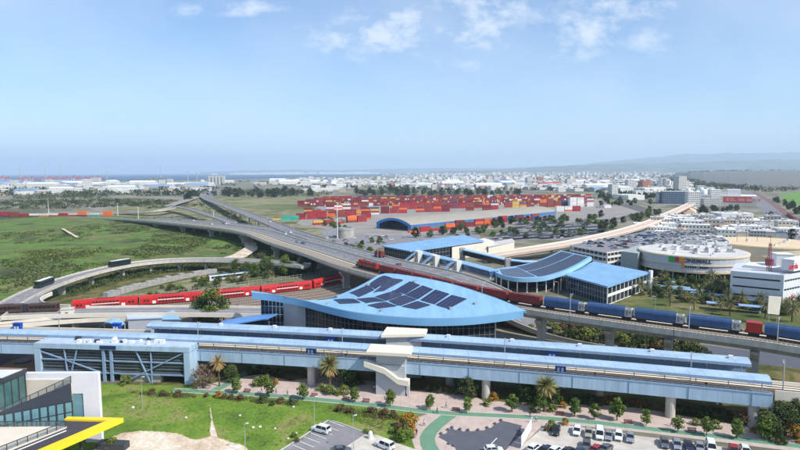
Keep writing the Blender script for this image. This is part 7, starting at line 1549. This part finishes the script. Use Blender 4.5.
# sun shades over the bus parking
BLK = mat('shade_cloth_dark', s(52, 62, 62), .8, .15, .3); SHD = None
sheet('bus_lot', [(478, 240), (510, 229), (560, 219), (600, 221), (606, 226), (600, 236), (560, 240)], .07, ASPH2)
for i in range(7):
    for j in range(5):
        x, y = 505 + i * 15 + j * 5.5, 238.5 - j * 3.7 + (i % 2) * .8 - i * .3
        if x > 604 or (i + 2 * j) % 6 == 5: continue
        p = W(x, y); t = MB(); 
        if SHD is None:
            SHD = empty('car_shade', 'dark shade canopy', 'car shade'); t.box(-12, 12, -4.5, 4.5, 3.2, 3.4); t.build('canopy', BLK, SHD)
            for sx in (-10, 0, 10):
                t = MB(); t.tube((sx, 0, 0), (sx, 0, 3.2), .15); t.build('post', STEEL, SHD)
        put(SHD, p, rz=.55, label='dark shade canopy in the parking lot behind the long shed, row %s' % nth(j), group='shade canopies in parking row ' + nth(j), scale=rr.uniform(.8, 1.15))
cars_in([(490, 240), (520, 228), (590, 219), (604, 224), (590, 238)], 46, .1, 'in the lot with dark shade canopies', 'in the lot with dark shade canopies', .55, 4, random.Random(43))
cars_in([(345, 255), (322, 236), (350, 236), (420, 236), (376, 246), (366, 252)], 26, .06, 'in the yard by the concrete tank', 'in the yard by the concrete tank', .4, 5, random.Random(44))
sheet('tank_yard', [(318, 231), (345, 226), (420, 232), (480, 233), (480, 240), (420, 240), (378, 248), (366, 256), (345, 252)], .09, ASPH2)
tk = empty('water_tank', 'round grey concrete tank beside the tall white floodlight mast', 'tank', W(345.5, 239)); p = W(345.5, 237.5); b = MB(); b.lathe([(0, 0), (8.2, 0), (8.2, 7.4), (8.5, 7.4), (8.5, 8.1), (0, 8.4)], 28, p); b.build('wall', CONC, tk)
b = MB(); b.lathe([(6.8, 8.25), (7.2, 8.25), (7.2, 9.2), (6.8, 9.2)], 24, p); b.build('railing', STEEL, tk)
PA = W(702, 296)
for i, (x, y, w) in enumerate(((672, 292, 16), (690, 295.5, 16), (668, 287, 12), (707, 300, 14), (722, 310, 12), (745, 312, 14), (757, 306, 10))):
    q = W(x, y); t = empty('parking_canopy', 'pale blue roofed parking canopy among the park palms, %s from the left' % nth(sorted((672, 690, 668, 707, 722, 745, 757)).index(x)), 'parking canopy', q); b = MB(); b.obox(q, -.45, w, 4.5, 2.7, 2.95); b.build('roof', mat('canopy_pale_blue', s(138, 166, 198), .6, .08, .3), t)
    b = MB()
    for k in (-.4, 0, .4): b.tube((q.x + k * w * cos(-.45), q.y + k * w * sin(-.45), 0), (q.x + k * w * cos(-.45), q.y + k * w * sin(-.45), 2.7), .12)
    b.build('post', STEEL, t)
cars_in([(660, 296), (720, 290), (760, 300), (780, 314), (740, 312), (700, 303)], 22, .06, 'among the park palms', 'among the park palms', -.45, 4, random.Random(45))
# ------------------------------------------------------------ container terminal
def stack_proto(name, m):
    b = MB(); L, y, h = 12.19, 1.22, 2.6; n = 12
    for sg in (-1, 1):
        for i in range(n):
            x0 = -L / 2 + .12 + (L - .24) * i / n; w = (L - .24) / n; q = sg * y
            b.box(x0, x0 + w * .5, *sorted((q, q - sg * .05)), .12, h - .1); b.box(x0 + w * .5, x0 + w, *sorted((q - sg * .06, q - sg * .1)), .12, h - .1)
    b.box(-L / 2, L / 2, -y + .12, y - .12, 0.02, h - .02)
    for sx in (-1, 1):
        for sy in (-1, 1): b.box(*sorted((sx * L / 2, sx * (L / 2 - .15))), *sorted((sy * y, sy * (y - .15))), 0, h)
    for sy in (-1, 1): b.box(-L / 2, L / 2, *sorted((sy * y, sy * (y - .08))), h - .12, h); b.box(-L / 2, L / 2, *sorted((sy * y, sy * (y - .08))), 0, .14)
    return tag(b.build(name, m, loc=(0, 0, 0)), None, 'container')
CC = {'red': s(168, 52, 58), 'dark red': s(126, 46, 54), 'rust': s(142, 72, 62), 'yellow': s(206, 172, 92), 'orange': s(226, 116, 62), 'blue': s(70, 86, 132), 'white': s(224, 223, 220), 'teal': s(64, 168, 150), 'grey': s(128, 130, 138), 'purple': s(96, 66, 96)}
CK = {k: stack_proto('shipping_container', mat('box_' + k.replace(' ', '_'), v, .6, .14, .6, orand=.14, lines=(.5, .14, .8, 0))) for k, v in CC.items()}
for k in CK: CK[k]['label'] = k + ' shipping container'
NCT = [0]; SPARE = MB(); SPCOL = list(CC)
def cont(k, p, a, where, budget=True):
    NCT[0] += 1; put(CK[k], p, rz=a, label='%s shipping container stacked %s' % (k, where), group='%s containers %s' % (k, where))
r5 = random.Random(77)
def yard_block(px, py, ang, nx, ny, hmax, pal, where, fill=1., gap=13.2):
    o = W(px, py); ux = Vector((cos(ang), sin(ang), 0)); uy = Vector((-sin(ang), cos(ang), 0))
    for i in range(nx):
        for j in range(ny):
            if r5.random() > fill: continue
            base = r5.choice(pal)
            for k in range(max(1, hmax - (r5.random() < .35) - (r5.random() < .2))):
                cont(base if r5.random() < .6 else r5.choice(pal), o + ux * i * gap + uy * j * 2.8 + Vector((0, 0, .1 + k * 2.62)), ang + r5.uniform(-.01, .01), where)
RD = ['red', 'red', 'dark red', 'rust', 'red', 'dark red', 'rust', 'orange']; MX = RD + ['yellow', 'blue', 'grey', 'white', 'orange']
sheet('terminal_yard', [(296, 224), (318, 206), (420, 199), (600, 199), (640, 212), (600, 222), (560, 222), (440, 234), (376, 236), (330, 230)], .1, mat('yard_concrete', s(146, 140, 133), .95, .16, .05))
AG = .18
for px, py, nx, ny, hm, pal, wh in ((301, 219.5, 3, 2, 4, RD, 'at the left end of the terminal'), (321, 217.5, 4, 2, 3, RD + ['yellow'], 'left of the arched warehouse'), (352, 222.5, 2, 2, 3, RD, 'in front of the arched warehouse gable'), (347, 215, 4, 2, 4, MX, 'behind the floodlight mast'), (385, 213.5, 3, 1, 4, RD + ['yellow', 'yellow'], 'behind the arched warehouse'),
                                    (330, 210.5, 5, 1, 4, MX, 'at the far left edge of the terminal'), (396, 209.5, 8, 1, 4, RD, 'behind the warehouse roof, left half'), (455, 208.5, 6, 1, 4, RD + ['purple', 'white'], 'behind the warehouse roof, middle'), (508, 207.5, 4, 1, 4, MX + ['white'], 'behind the warehouse roof, right half'), (543, 207.3, 3, 1, 5, ['orange', 'orange', 'orange', 'rust'], 'at the orange block right of the warehouse'), (566, 206.5, 1, 3, 4, ['blue', 'grey', 'purple'], 'beside the white stacks'), (573, 206.8, 2, 3, 6, ['white', 'white', 'white', 'white', 'red'], 'at the white block right of the warehouse'), (590, 206.5, 1, 2, 5, ['white', 'red', 'white'], 'at the right end of the terminal'),
                                    (414, 232.4, 5, 1, 2, RD, 'along the near eave of the warehouse, left'), (450, 228.2, 5, 1, 3, RD + ['purple'], 'along the near eave of the warehouse, middle'), (494, 223.2, 6, 1, 3, RD + ['purple', 'blue'], 'along the near eave of the warehouse, right'), (560, 211.5, 3, 1, 3, ['white', 'orange', 'white', 'red'], 'in front of the white block right of the warehouse'), (318, 225, 3, 1, 2, MX, 'beside the concrete tank'), (308, 213.5, 3, 1, 3, RD + ['yellow'], 'at the left corner of the terminal'), (356, 219.6, 2, 2, 3, RD + ['yellow', 'blue'], 'between the floodlight mast and the arched gable'), (333, 215.6, 3, 2, 3, RD, 'left of the floodlight mast'), (420, 212.2, 4, 1, 4, RD, 'just behind the warehouse ridge, left'), (470, 210.6, 4, 1, 4, RD + ['white'], 'just behind the warehouse ridge, right'), (600, 208, 2, 1, 2, ['white', 'red', 'grey'], 'at the far right corner of the terminal')):
    yard_block(px, py, AG if py < 222 else .55, nx, ny, hm, pal, wh, .95)
for px, py, nx in ((-4, 217.6, 6), (54, 217.0, 4), (94, 216.6, 1)):
    yard_block(px, py, .0, nx, 1, 3, ['red', 'orange', 'rust', 'red', 'rust', 'purple', 'orange', 'white'] if px < 60 else ['teal', 'white'], 'behind the green field at the left')
yard_block(108, 216.8, 0, 1, 1, 3, ['orange'], 'by the mast at the right end of the green field')
print('containers', NCT[0])
# the deeper rows read as one red mass
b = MB(); ms = [mat('box_' + k.replace(' ', '_'), CC[k]) for k in ('red', 'dark red', 'rust', 'yellow', 'blue', 'white', 'orange')]
for row in range(4):
    for x in range(300 + row * 8, 590, 1):
        y = 206.5 - row * 1.7 - (x - 300) * .008; p = W(x, y)
        if r5.random() < (.5 if x < 400 else .72): 
            hm = r5.choice((2, 3, 4, 4))
            for k in range(hm): b.obox(p, AG, 12.0, 2.4, .1 + k * 2.62, 2.68 + k * 2.62, r5.choices(range(7), (8, 7, 6, 2.4, 1.8, 2.4 if x > 480 else 1.4, 3.5 if x > 480 else .6))[0])
tag(b.build('container_stacks', ms), 'dense red mass of containers filling the back of the terminal', kind='stuff')
wh = empty('arched_warehouse', 'long warehouse with vaulted beige roof and blue arched gable among the containers', 'warehouse', W(393, 230)); g0, g1 = W(376.5, 228.2), W(411, 231.5); ax = (W(556, 216.2) - g1); ax.z = 0; LW = ax.length; ax.normalize(); gw = g1 - g0
def arch(z0, k=1.0, off=0): return [g0 + gw * (.5 + (t / 16 - .5) * k) + ax * off + Vector((0, 0, z0 + 6.2 * k * sin(pi * t / 16) ** .8)) for t in range(17)]
a0, a1 = arch(6.2), arch(6.2, 1, LW); n_ = 17
b = MB(); b.add(a0 + a1, [(i, i + 1, n_ + i + 1, n_ + i) for i in range(16)]); b.add([p - Vector((0, 0, .5)) for p in a0 + a1], [(i, n_ + i, n_ + i + 1, i + 1) for i in range(16)]); b.build('roof', mat('vault_beige', s(158, 151, 138), .9, .07, .05), wh, smooth=True)
b = MB(); a2 = arch(6.2, 1, -.1); a3 = arch(4.4, .86, -.1); b.add(a2 + a3, [(i, i + 1, n_ + i + 1, n_ + i) for i in range(16)]); b.quad(g0 + Vector((0, 0, 0)), g0 + gw * .09, g0 + gw * .09 + Vector((0, 0, 6.2)), g0 + Vector((0, 0, 6.2))); b.quad(g1 - gw * .09, g1, g1 + Vector((0, 0, 6.2)), g1 - gw * .09 + Vector((0, 0, 6.2))); b.build('gable', mat('gable_blue', s(56, 128, 200), .5, .06, .2), wh)
b = MB(); b.quad(g0 + ax * 14 + gw * .02, g1 + ax * 14 - gw * .02, g1 + ax * 14 - gw * .02 + Vector((0, 0, 6.3)), g0 + ax * 14 + gw * .02 + Vector((0, 0, 6.3))); b.build('inner_wall', DSTEEL, wh)
b = MB(); e = g1 + ax * LW; b.quad(g1 + ax * .1, e, e + Vector((0, 0, 6.2)), g1 + ax * .1 + Vector((0, 0, 6.2))); b.quad(g0 + ax * .1, g0 + ax * LW, g0 + ax * LW + Vector((0, 0, 6.2)), g0 + ax * .1 + Vector((0, 0, 6.2))); b.build('wall', mat('wall_muted_blue', s(92, 120, 150), .6, .1, .1), wh)  # both long side walls in an even muted blue
b = MB(); b.bar(g1 + Vector((0, 0, 6.0)) + ax * 1, e + Vector((0, 0, 6.0)), .6, 1.1); b.build('eave', mat('gable_blue', s(70, 140, 206)), wh)
for i in range(10): b = MB(); p = g1 + ax * (LW * (i + .5) / 10) + gw.normalized() * .2; b.tube((p.x, p.y, 0), (p.x, p.y, 5.5), .35); b.build('column', STEEL, wh)
# teal / blue heap of sheds at the highway
for x, y, k, nm in ((281.5, 220, 'blue', 'blue container at the highway edge left of the teal ones'), (286, 220.5, 'teal', 'teal container nearest the highway'), (290, 219.5, 'teal', 'teal container on the second row at the highway'), (294, 219.8, 'teal', 'teal container farthest from the blue one'), (277, 220.3, 'yellow', 'yellow container left of the blue one at the highway')):
    put(CK[k], W(x, y, .1), rz=.3, label=nm); 
    if k == 'teal': put(CK[k], W(x, y, .1) + Vector((.4, 0, 2.62)), rz=.32, label=nm.replace('teal container', 'upper teal container'))

# ------------------------------------------------------------ far buildings
HP = [hall_proto('town_house', '', 'house', 14, 12, 7, HW1, WHR, 71), hall_proto('town_house', '', 'house', 18, 14, 10, HW2, GRR, 72), hall_proto('town_house', '', 'house', 16, 12, 6, HW2, RT, 73, True), hall_proto('town_house', '', 'house', 22, 16, 13, HW1, WHR, 74), hall_proto('apartment_block', '', 'apartment block', 24, 16, 24, HW1, WHR, 75), hall_proto('apartment_block', '', 'apartment block', 18, 18, 34, HW1, GRR, 76)]
IP = [hall_proto('industrial_hall', '', 'industrial hall', 60, 34, 9, HW1, WHR, 81, False, False), hall_proto('industrial_hall', '', 'industrial hall', 80, 40, 11, HW3, RBL, 82, True, False), hall_proto('industrial_hall', '', 'industrial hall', 46, 26, 8, HW2, GRR, 83, True, False), hall_proto('industrial_hall', '', 'industrial hall', 70, 30, 12, HW1, WHR, 84, True, False)]
r6 = random.Random(5)
def town(poly, n, mind, protos, lab, grp, sc=(.8, 1.3), ang=.2):
    for i, p in enumerate(scatter(poly, n, mind, 0, r6)):
        put(r6.choice(protos), p, rz=ang + r6.choice((0, pi / 2)) + r6.uniform(-.12, .12), label=lab, group=grp, scale=r6.uniform(*sc))
town([(0, 198), (0, 191), (70, 190), (110, 187), (215, 186.5), (205, 191), (150, 193), (100, 195), (60, 196)], 58, 46, IP + HP[:4], 'pale industrial building between the coast and the dark scrub', 'industrial buildings near the left coast')
town([(0, 190), (0, 184), (100, 184), (200, 184.5), (215, 186), (110, 187)], 60, 62, IP + HP[3:5], 'white port shed in front of the red cranes', 'white port sheds below the cranes', (1., 1.6))
town([(225, 186), (225, 182), (330, 181), (400, 182), (400, 188), (340, 186), (300, 185)], 30, 70, IP, 'white hall behind the dark wood', 'white halls behind the dark wood', (.9, 1.5))
town([(300, 192), (310, 187), (350, 186), (360, 192), (340, 195)], 12, 45, HP[:4] + IP[:1], 'pale building in the gap between the two dark woods', 'buildings between the dark woods')
town([(400, 187), (400, 182), (520, 182), (640, 183), (650, 192), (600, 197), (540, 191), (480, 187)], 74, 55, IP + HP[:5], 'pale building of the near town beyond the container terminal', 'buildings of the near town')
town([(600, 200), (620, 190), (680, 184), (690, 190), (670, 197), (640, 200)], 34, 42, HP + IP[:1], 'pale building of the town left of the ploughed field', 'buildings left of the ploughed field')
for i, (x, y) in enumerate(((404, 186.5), (452, 186), (470, 188.5), (488, 189), (575, 189.5), (598, 190), (560, 187.5))):
    o = put(IP[(0, 3)[i % 2]], W(x, y), rz=.08, label='large white roofed hall beyond the container terminal, %s from the left' % nth(sorted((404, 452, 470, 488, 575, 598, 560)).index(x)), scale=1.3)
o = hall_proto('industrial_hall', 'long red walled hall in the town beyond the terminal', 'industrial hall', 90, 40, 12, CRED2, mat('roof_red_sheet', s(170, 86, 80), .8), 85, True, False); o.location = W(550, 186.5)
# deep city: one mass
b = MB()
for (x0, x1, y0, y1, n, tall) in ((300, 660, 172.9, 175.6, 1500, 1.0), (640, 830, 173.4, 176.0, 260, .7), (400, 660, 175.6, 183, 1500, .35), (300, 420, 178, 187, 420, .2), (420, 690, 183, 190, 420, .25), (0, 215, 183.5, 187, 260, .2), (240, 420, 173.4, 176.0, 0, .3)):
    for _ in range(n):
        x = r6.uniform(x0, x1); y = r6.uniform(y0, y1); p = W(x, y)
        if x < 430 and y < 176.5 - (x - 300) * .012: continue
        k = 1 if p.y < 9000 else p.y / 9000; w, d = r6.uniform(14, 46) * k, r6.uniform(12, 26) * k; h = r6.uniform(6, 14) if r6.random() > .3 * tall else r6.uniform(16, 42) * (.6 + .4 * tall)
        if 470 < x < 620 and y < 174.6: h *= 1.35
        b.obox(p, r6.choice((.2, .2, 1.0)), w, d, 0, h, r6.choices((0, 1, 2, 3), (6, 3, 2, .6))[0])
tag(b.build('distant_city', [mat('city_white', s(214, 212, 208), .9, .1, .02), mat('city_cream', s(196, 188, 174), .9, .1, .02), mat('city_grey', s(160, 162, 166), .9, .1, .02), mat('city_red', s(160, 104, 88), .9, .1, .02)]), 'far pale city spreading below the hills', kind='stuff')
b = MB()   # white town across the bay
for _ in range(160):
    x = r6.choice((r6.gauss(275, 22), r6.gauss(345, 16))); Y = r6.uniform(17000, 21000); p = WY(x, 172, Y); h = r6.uniform(25, 75); b.obox(p, .2, r6.uniform(60, 200), 80, 0, h)
tag(b.build('distant_city', mat('city_white', s(214, 212, 208))), 'faint white town on the far shore of the bay', kind='stuff')
b = MB(); p = [Vector((WY(x, 172, 16500).x, 16500 + dy, 1.2)) for x, dy in ((225, 1500), (250, 0), (330, -300), (400, 0), (440, 800), (440, 7000), (225, 7000))]; b.add(p, [tuple(range(len(p)))]); struct('shore', b, GM)
# five white apartment slabs by the coast road
for i in range(5):
    o = hall_proto('apartment_slab', '', 'apartment block', 13, 22, 44, HW1, WHR, 90 + i) if i == 0 else None
    if o: AS = o
    put(AS, W(210.5 + i * 3.3, 184.6), rz=.05, label='tall white apartment slab by the coast road, %s of five from the left' % nth(i), group='white apartment slabs by the coast road')
SG = mat('silo_grey_green', s(112, 126, 126), .7, .1, .1)
b = MB(); b.lathe([(0, 0), (9, 0), (9, 42), (0, 44)], 14); pw = tag(b.build('grain_silo', SG, loc=(0, 0, 0)), '', 'silo')
for i in range(10): put(pw, W(146.5 + i * 2.2, 185.6 - (i % 2) * .4), label='grey green silo tower by the port, %s from the left' % nth(i), group='grey green silo towers by the port', scale=r6.uniform(.72, .95))
# ship to shore cranes
CRN = mat('crane_red', s(206, 60, 58), .6, .1, .1); CRW = mat('crane_white', s(220, 218, 216), .6)
def crane():
    t = empty('gantry_crane', 'red and white gantry crane', 'crane'); b = MB()
    for sx in (-9, 9):
        for sy in (-13, 13): b.bar((sx, sy, 0), (sx, sy, 36), 2.6)
        b.bar((sx, -13, 18), (sx, 13, 18), 2.2); b.bar((sx, -13, 35), (sx, 13, 35), 2.6)
    b.build('portal', CRW, t); b = MB(); b.bar((-22, 0, 37), (52, 0, 37), 4.4); b.bar((-4, 0, 37), (4, 0, 60), 2.4); b.bar((12, 0, 37), (4, 0, 60), 2.4); b.bar((4, 0, 59), (46, 0, 39), 1.5); b.bar((2, 0, 59), (-20, 0, 39), 1.5); b.build('boom', CRN, t)
    b = MB(); b.box(-12, 0, -5, 5, 39.3, 45); b.build('machinery_house', CRN, t); return t
cr = crane(); CX = [3, 9, 20, 26, 32, 44, 50, 57, 62, 67, 74, 80, 86, 93, 98]
for i, x in enumerate(CX): put(cr, W(x, 182.2 + (i % 3) * .35), rz=R.uniform(-.35, .25) + (pi if i % 2 else 0), label='red and white port crane on the quay, %s from the left' % nth(i), group='red port cranes on the quay', scale=R.uniform(.62, .85))
for x, y, h, lab in ((107, 182, 110, 'tall thin chimney near the port, leftmost'), (161, 182, 105, 'tall thin chimney behind the silo towers'), (188, 182.5, 70, 'slim chimney right of the silo towers'), (21, 181.8, 120, 'thin grey mast behind the first port cranes'), (46, 181.8, 110, 'thin grey mast behind the middle port cranes'), (61, 181.8, 110, 'thin grey mast behind the right port cranes'), (197, 182.6, 60, 'thin chimney left of the white slabs')):
    p = W(x, y); t = empty('chimney', lab, 'chimney', p); b = MB(); b.tube(p, p + Vector((0, 0, h)), 3.2, 1.8, 8); b.build('shaft', CONC, t); b = MB(); b.tube(p + Vector((0, 0, h)), p + Vector((0, 0, h + 3)), 2.2, 2.2, 8); b.build('collar', CRN, t)
# ------------------------------------------------------------ far trees
def fartree(seed, h, r, mats): return tree_proto('far_tree', 'dark tree', 'tree', seed, h * .18, h, r, 26, 16, 1.0, mats, .4, single=True)
LF5 = leafm('leaf_wood', s(50, 62, 38), o=.2); FT = [fartree(101, 13, 6, [LFA, LF2]), fartree(102, 11, 5.5, [LFA, LF5]), fartree(103, 15, 6, [LFA]), fartree(104, 9, 5, [LF5, LF4]), fartree(105, 9, 5, [LF1, LF4, LF1]), fartree(106, 8, 4.5, [LF3, LF1])]
def wood(poly, n, mind, lab, grp, sc=(.8, 1.25), pr=FT[:4]):
    for i, p in enumerate(scatter(poly, n, mind, 0, r6)): put(r6.choice(pr), p, label=lab, group=grp, scale=r6.uniform(*sc))
wood([(222, 197.5), (224, 194), (250, 192), (300, 192.2), (332, 194.5), (330, 197.5), (280, 198.5)], 52, 9, 'dark tree of the large wood behind the highway ramp', 'trees of the large dark wood', (1.0, 1.45))
wood([(354, 196), (356, 193), (400, 191.5), (430, 193), (500, 193.5), (520, 196), (470, 197.5), (400, 197)], 52, 10, 'dark tree of the wood behind the red containers', 'trees of the wood behind the containers', (1.0, 1.4))
wood([(182, 200), (188, 196), (200, 195), (200, 199), (190, 201)], 7, 8, 'dark tree beside the far road at the interchange', 'dark trees beside the far road', (1.1, 1.5))
wood([(560, 203), (640, 202), (660, 205), (600, 207)], 16, 12, 'tree along the right end of the terminal', 'trees right of the terminal', (.6, .9))
wood([(430, 236), (500, 226), (600, 218), (604, 230), (560, 240), (500, 238), (440, 241)], 36, 9, 'green tree in the lot with dark shade canopies', 'trees in the lot with dark shade canopies', (.45, .75), [FT[4], FT[5], FT[3]])
wood([(600, 234), (640, 222), (660, 214), (650, 212), (626, 222), (600, 226)], 26, 8, 'green tree on the far side of the beige viaduct', 'trees beside the beige viaduct', (.5, .85), [FT[4], FT[3], FT[1]])
wood([(772, 200), (790, 204), (820, 222), (812, 226), (786, 208)], 26, 10, 'tree along the far right railway', 'trees along the far right railway', (.5, .8))
wood([(330, 254), (352, 247), (378, 240), (384, 244), (366, 256), (346, 258)], 14, 6, 'green tree beside the yard of the concrete tank', 'trees beside the tank yard', (.4, .6), [FT[4], FT[5], FT[3]])
wood([(316, 222), (345, 226), (350, 232), (326, 230)], 8, 8, 'small tree in the yard between the teal and red containers', 'trees between the teal and red containers', (.4, .6), [FT[4]])
wood([(690, 213), (712, 208), (740, 211), (700, 220)], 16, 10, 'tree in front of the red sign factory', 'trees in front of the red sign factory', (.5, .8))
wood([(770, 215), (790, 236), (800, 246), (780, 236)], 14, 9, 'tree along the road right of the round hall', 'trees along the road right of the round hall', (.4, .7))
wood([(395, 238), (430, 235), (520, 221), (600, 216), (606, 219), (520, 226), (440, 239)], 34, 8, 'green tree along the road in front of the warehouse stacks', 'trees in front of the warehouse', (.5, .85), [FT[4], FT[3], FT[1]])
# countless trees of the far plain
def mass(polys, lab, name='woodland'):
    b = MB()
    for poly, n, r, h, per, sz in polys:
        for p in scatter(poly, n, 0, 0, r6):
            k = r6.uniform(.6, 1.3); leaves(b, (p.x, p.y, h * k * .5), (r * k, r * k, h * k * .5), per, sz, r6, r6.randrange(3)); b.tube((p.x, p.y, 0), (p.x, p.y, h * k * .4), .4, .3, 5, 3, cap=False)
    tag(b.build(name, [LFA, LF2, LF4, BARK]), lab, kind='stuff')
mass([([(222, 196.5), (226, 193.5), (250, 191.5), (300, 191.8), (332, 194), (328, 196.5), (280, 197.5)], 150, 6, 12, 26, 1.6), ([(354, 195), (356, 192.5), (400, 191), (430, 192.5), (500, 193), (520, 195.5), (470, 196.5), (400, 196)], 170, 6, 12, 24, 1.6)], 'closed dark crowns filling the two woods')
mass([([(0, 209.5), (60, 209), (125, 207), (170, 204), (178, 201), (110, 199.5), (0, 201.5)], 520, 5, 4.5, 20, 1.3), ([(0, 198), (45, 196.5), (90, 194.5), (114, 193.5), (106, 198), (60, 200)], 130, 7, 11, 24, 1.8), ([(120, 205), (200, 203), (205, 206), (150, 210)], 60, 5, 4, 18, 1.3)], 'dark scrub and trees between the containers and the port')
mass([([(690, 187.5), (715, 187), (748, 191.5), (772, 192.5), (800, 190), (840, 189.5), (840, 188), (772, 189.5), (745, 188.8), (715, 184.5), (690, 181.5), (676, 180), (672, 183)], 260, 8, 12, 22, 2.2)], 'dark belt of trees along the ploughed field')
b = MB(); r7 = random.Random(12)
for (x0, x1, y0, y1, n) in ((300, 700, 175, 184, 900), (300, 680, 178, 188, 700), (600, 690, 184, 199, 260), (0, 215, 184, 196, 260), (220, 420, 181, 187, 70), (690, 830, 173.2, 174.4, 60), (420, 600, 184, 191, 120), (660, 760, 186, 190, 60)):
    for _ in range(n):
        x, y = r7.uniform(x0, x1), r7.uniform(y0, y1); p = W(x, y)
        if x < 430 and y < 178: continue
        k = max(1, p.y / 3500); leaves(b, (p.x, p.y, 4.5), (r7.uniform(6, 26) * k, r7.uniform(5, 10) * k, 5), 12, 4.2 * min(k, 2), r7, r7.randrange(2))
tag(b.build('distant_trees', [LFA, LF5]), 'dark tree clumps spread through the far plain', kind='stuff')
sheet('meadow', [(222, 203), (240, 199), (330, 199.5), (420, 198.5), (600, 197.5), (640, 200), (600, 203), (420, 203.5), (330, 207), (300, 212), (262, 208)], .07, MEADOW)
b = MB()
for p, q in zip(CREST, CREST[1:]):
    for k in range(8): c = p.lerp(q, r7.random()); z = c.z; leaves(b, (c.x, c.y + r7.uniform(0, 60), z + 5), (r7.uniform(12, 40), 12, r7.uniform(4, 7)), 10, 4, r7, r7.randrange(2))
tag(b.build('distant_trees', [LFA, LF5]), 'dark line of trees on the crest behind the grey field', kind='stuff')
# drop unused prototypes
for o in list(bpy.data.objects):
    if o.type == 'MESH' and o.parent is None and not o.get('label') and not o.get('kind'): bpy.data.objects.remove(o)
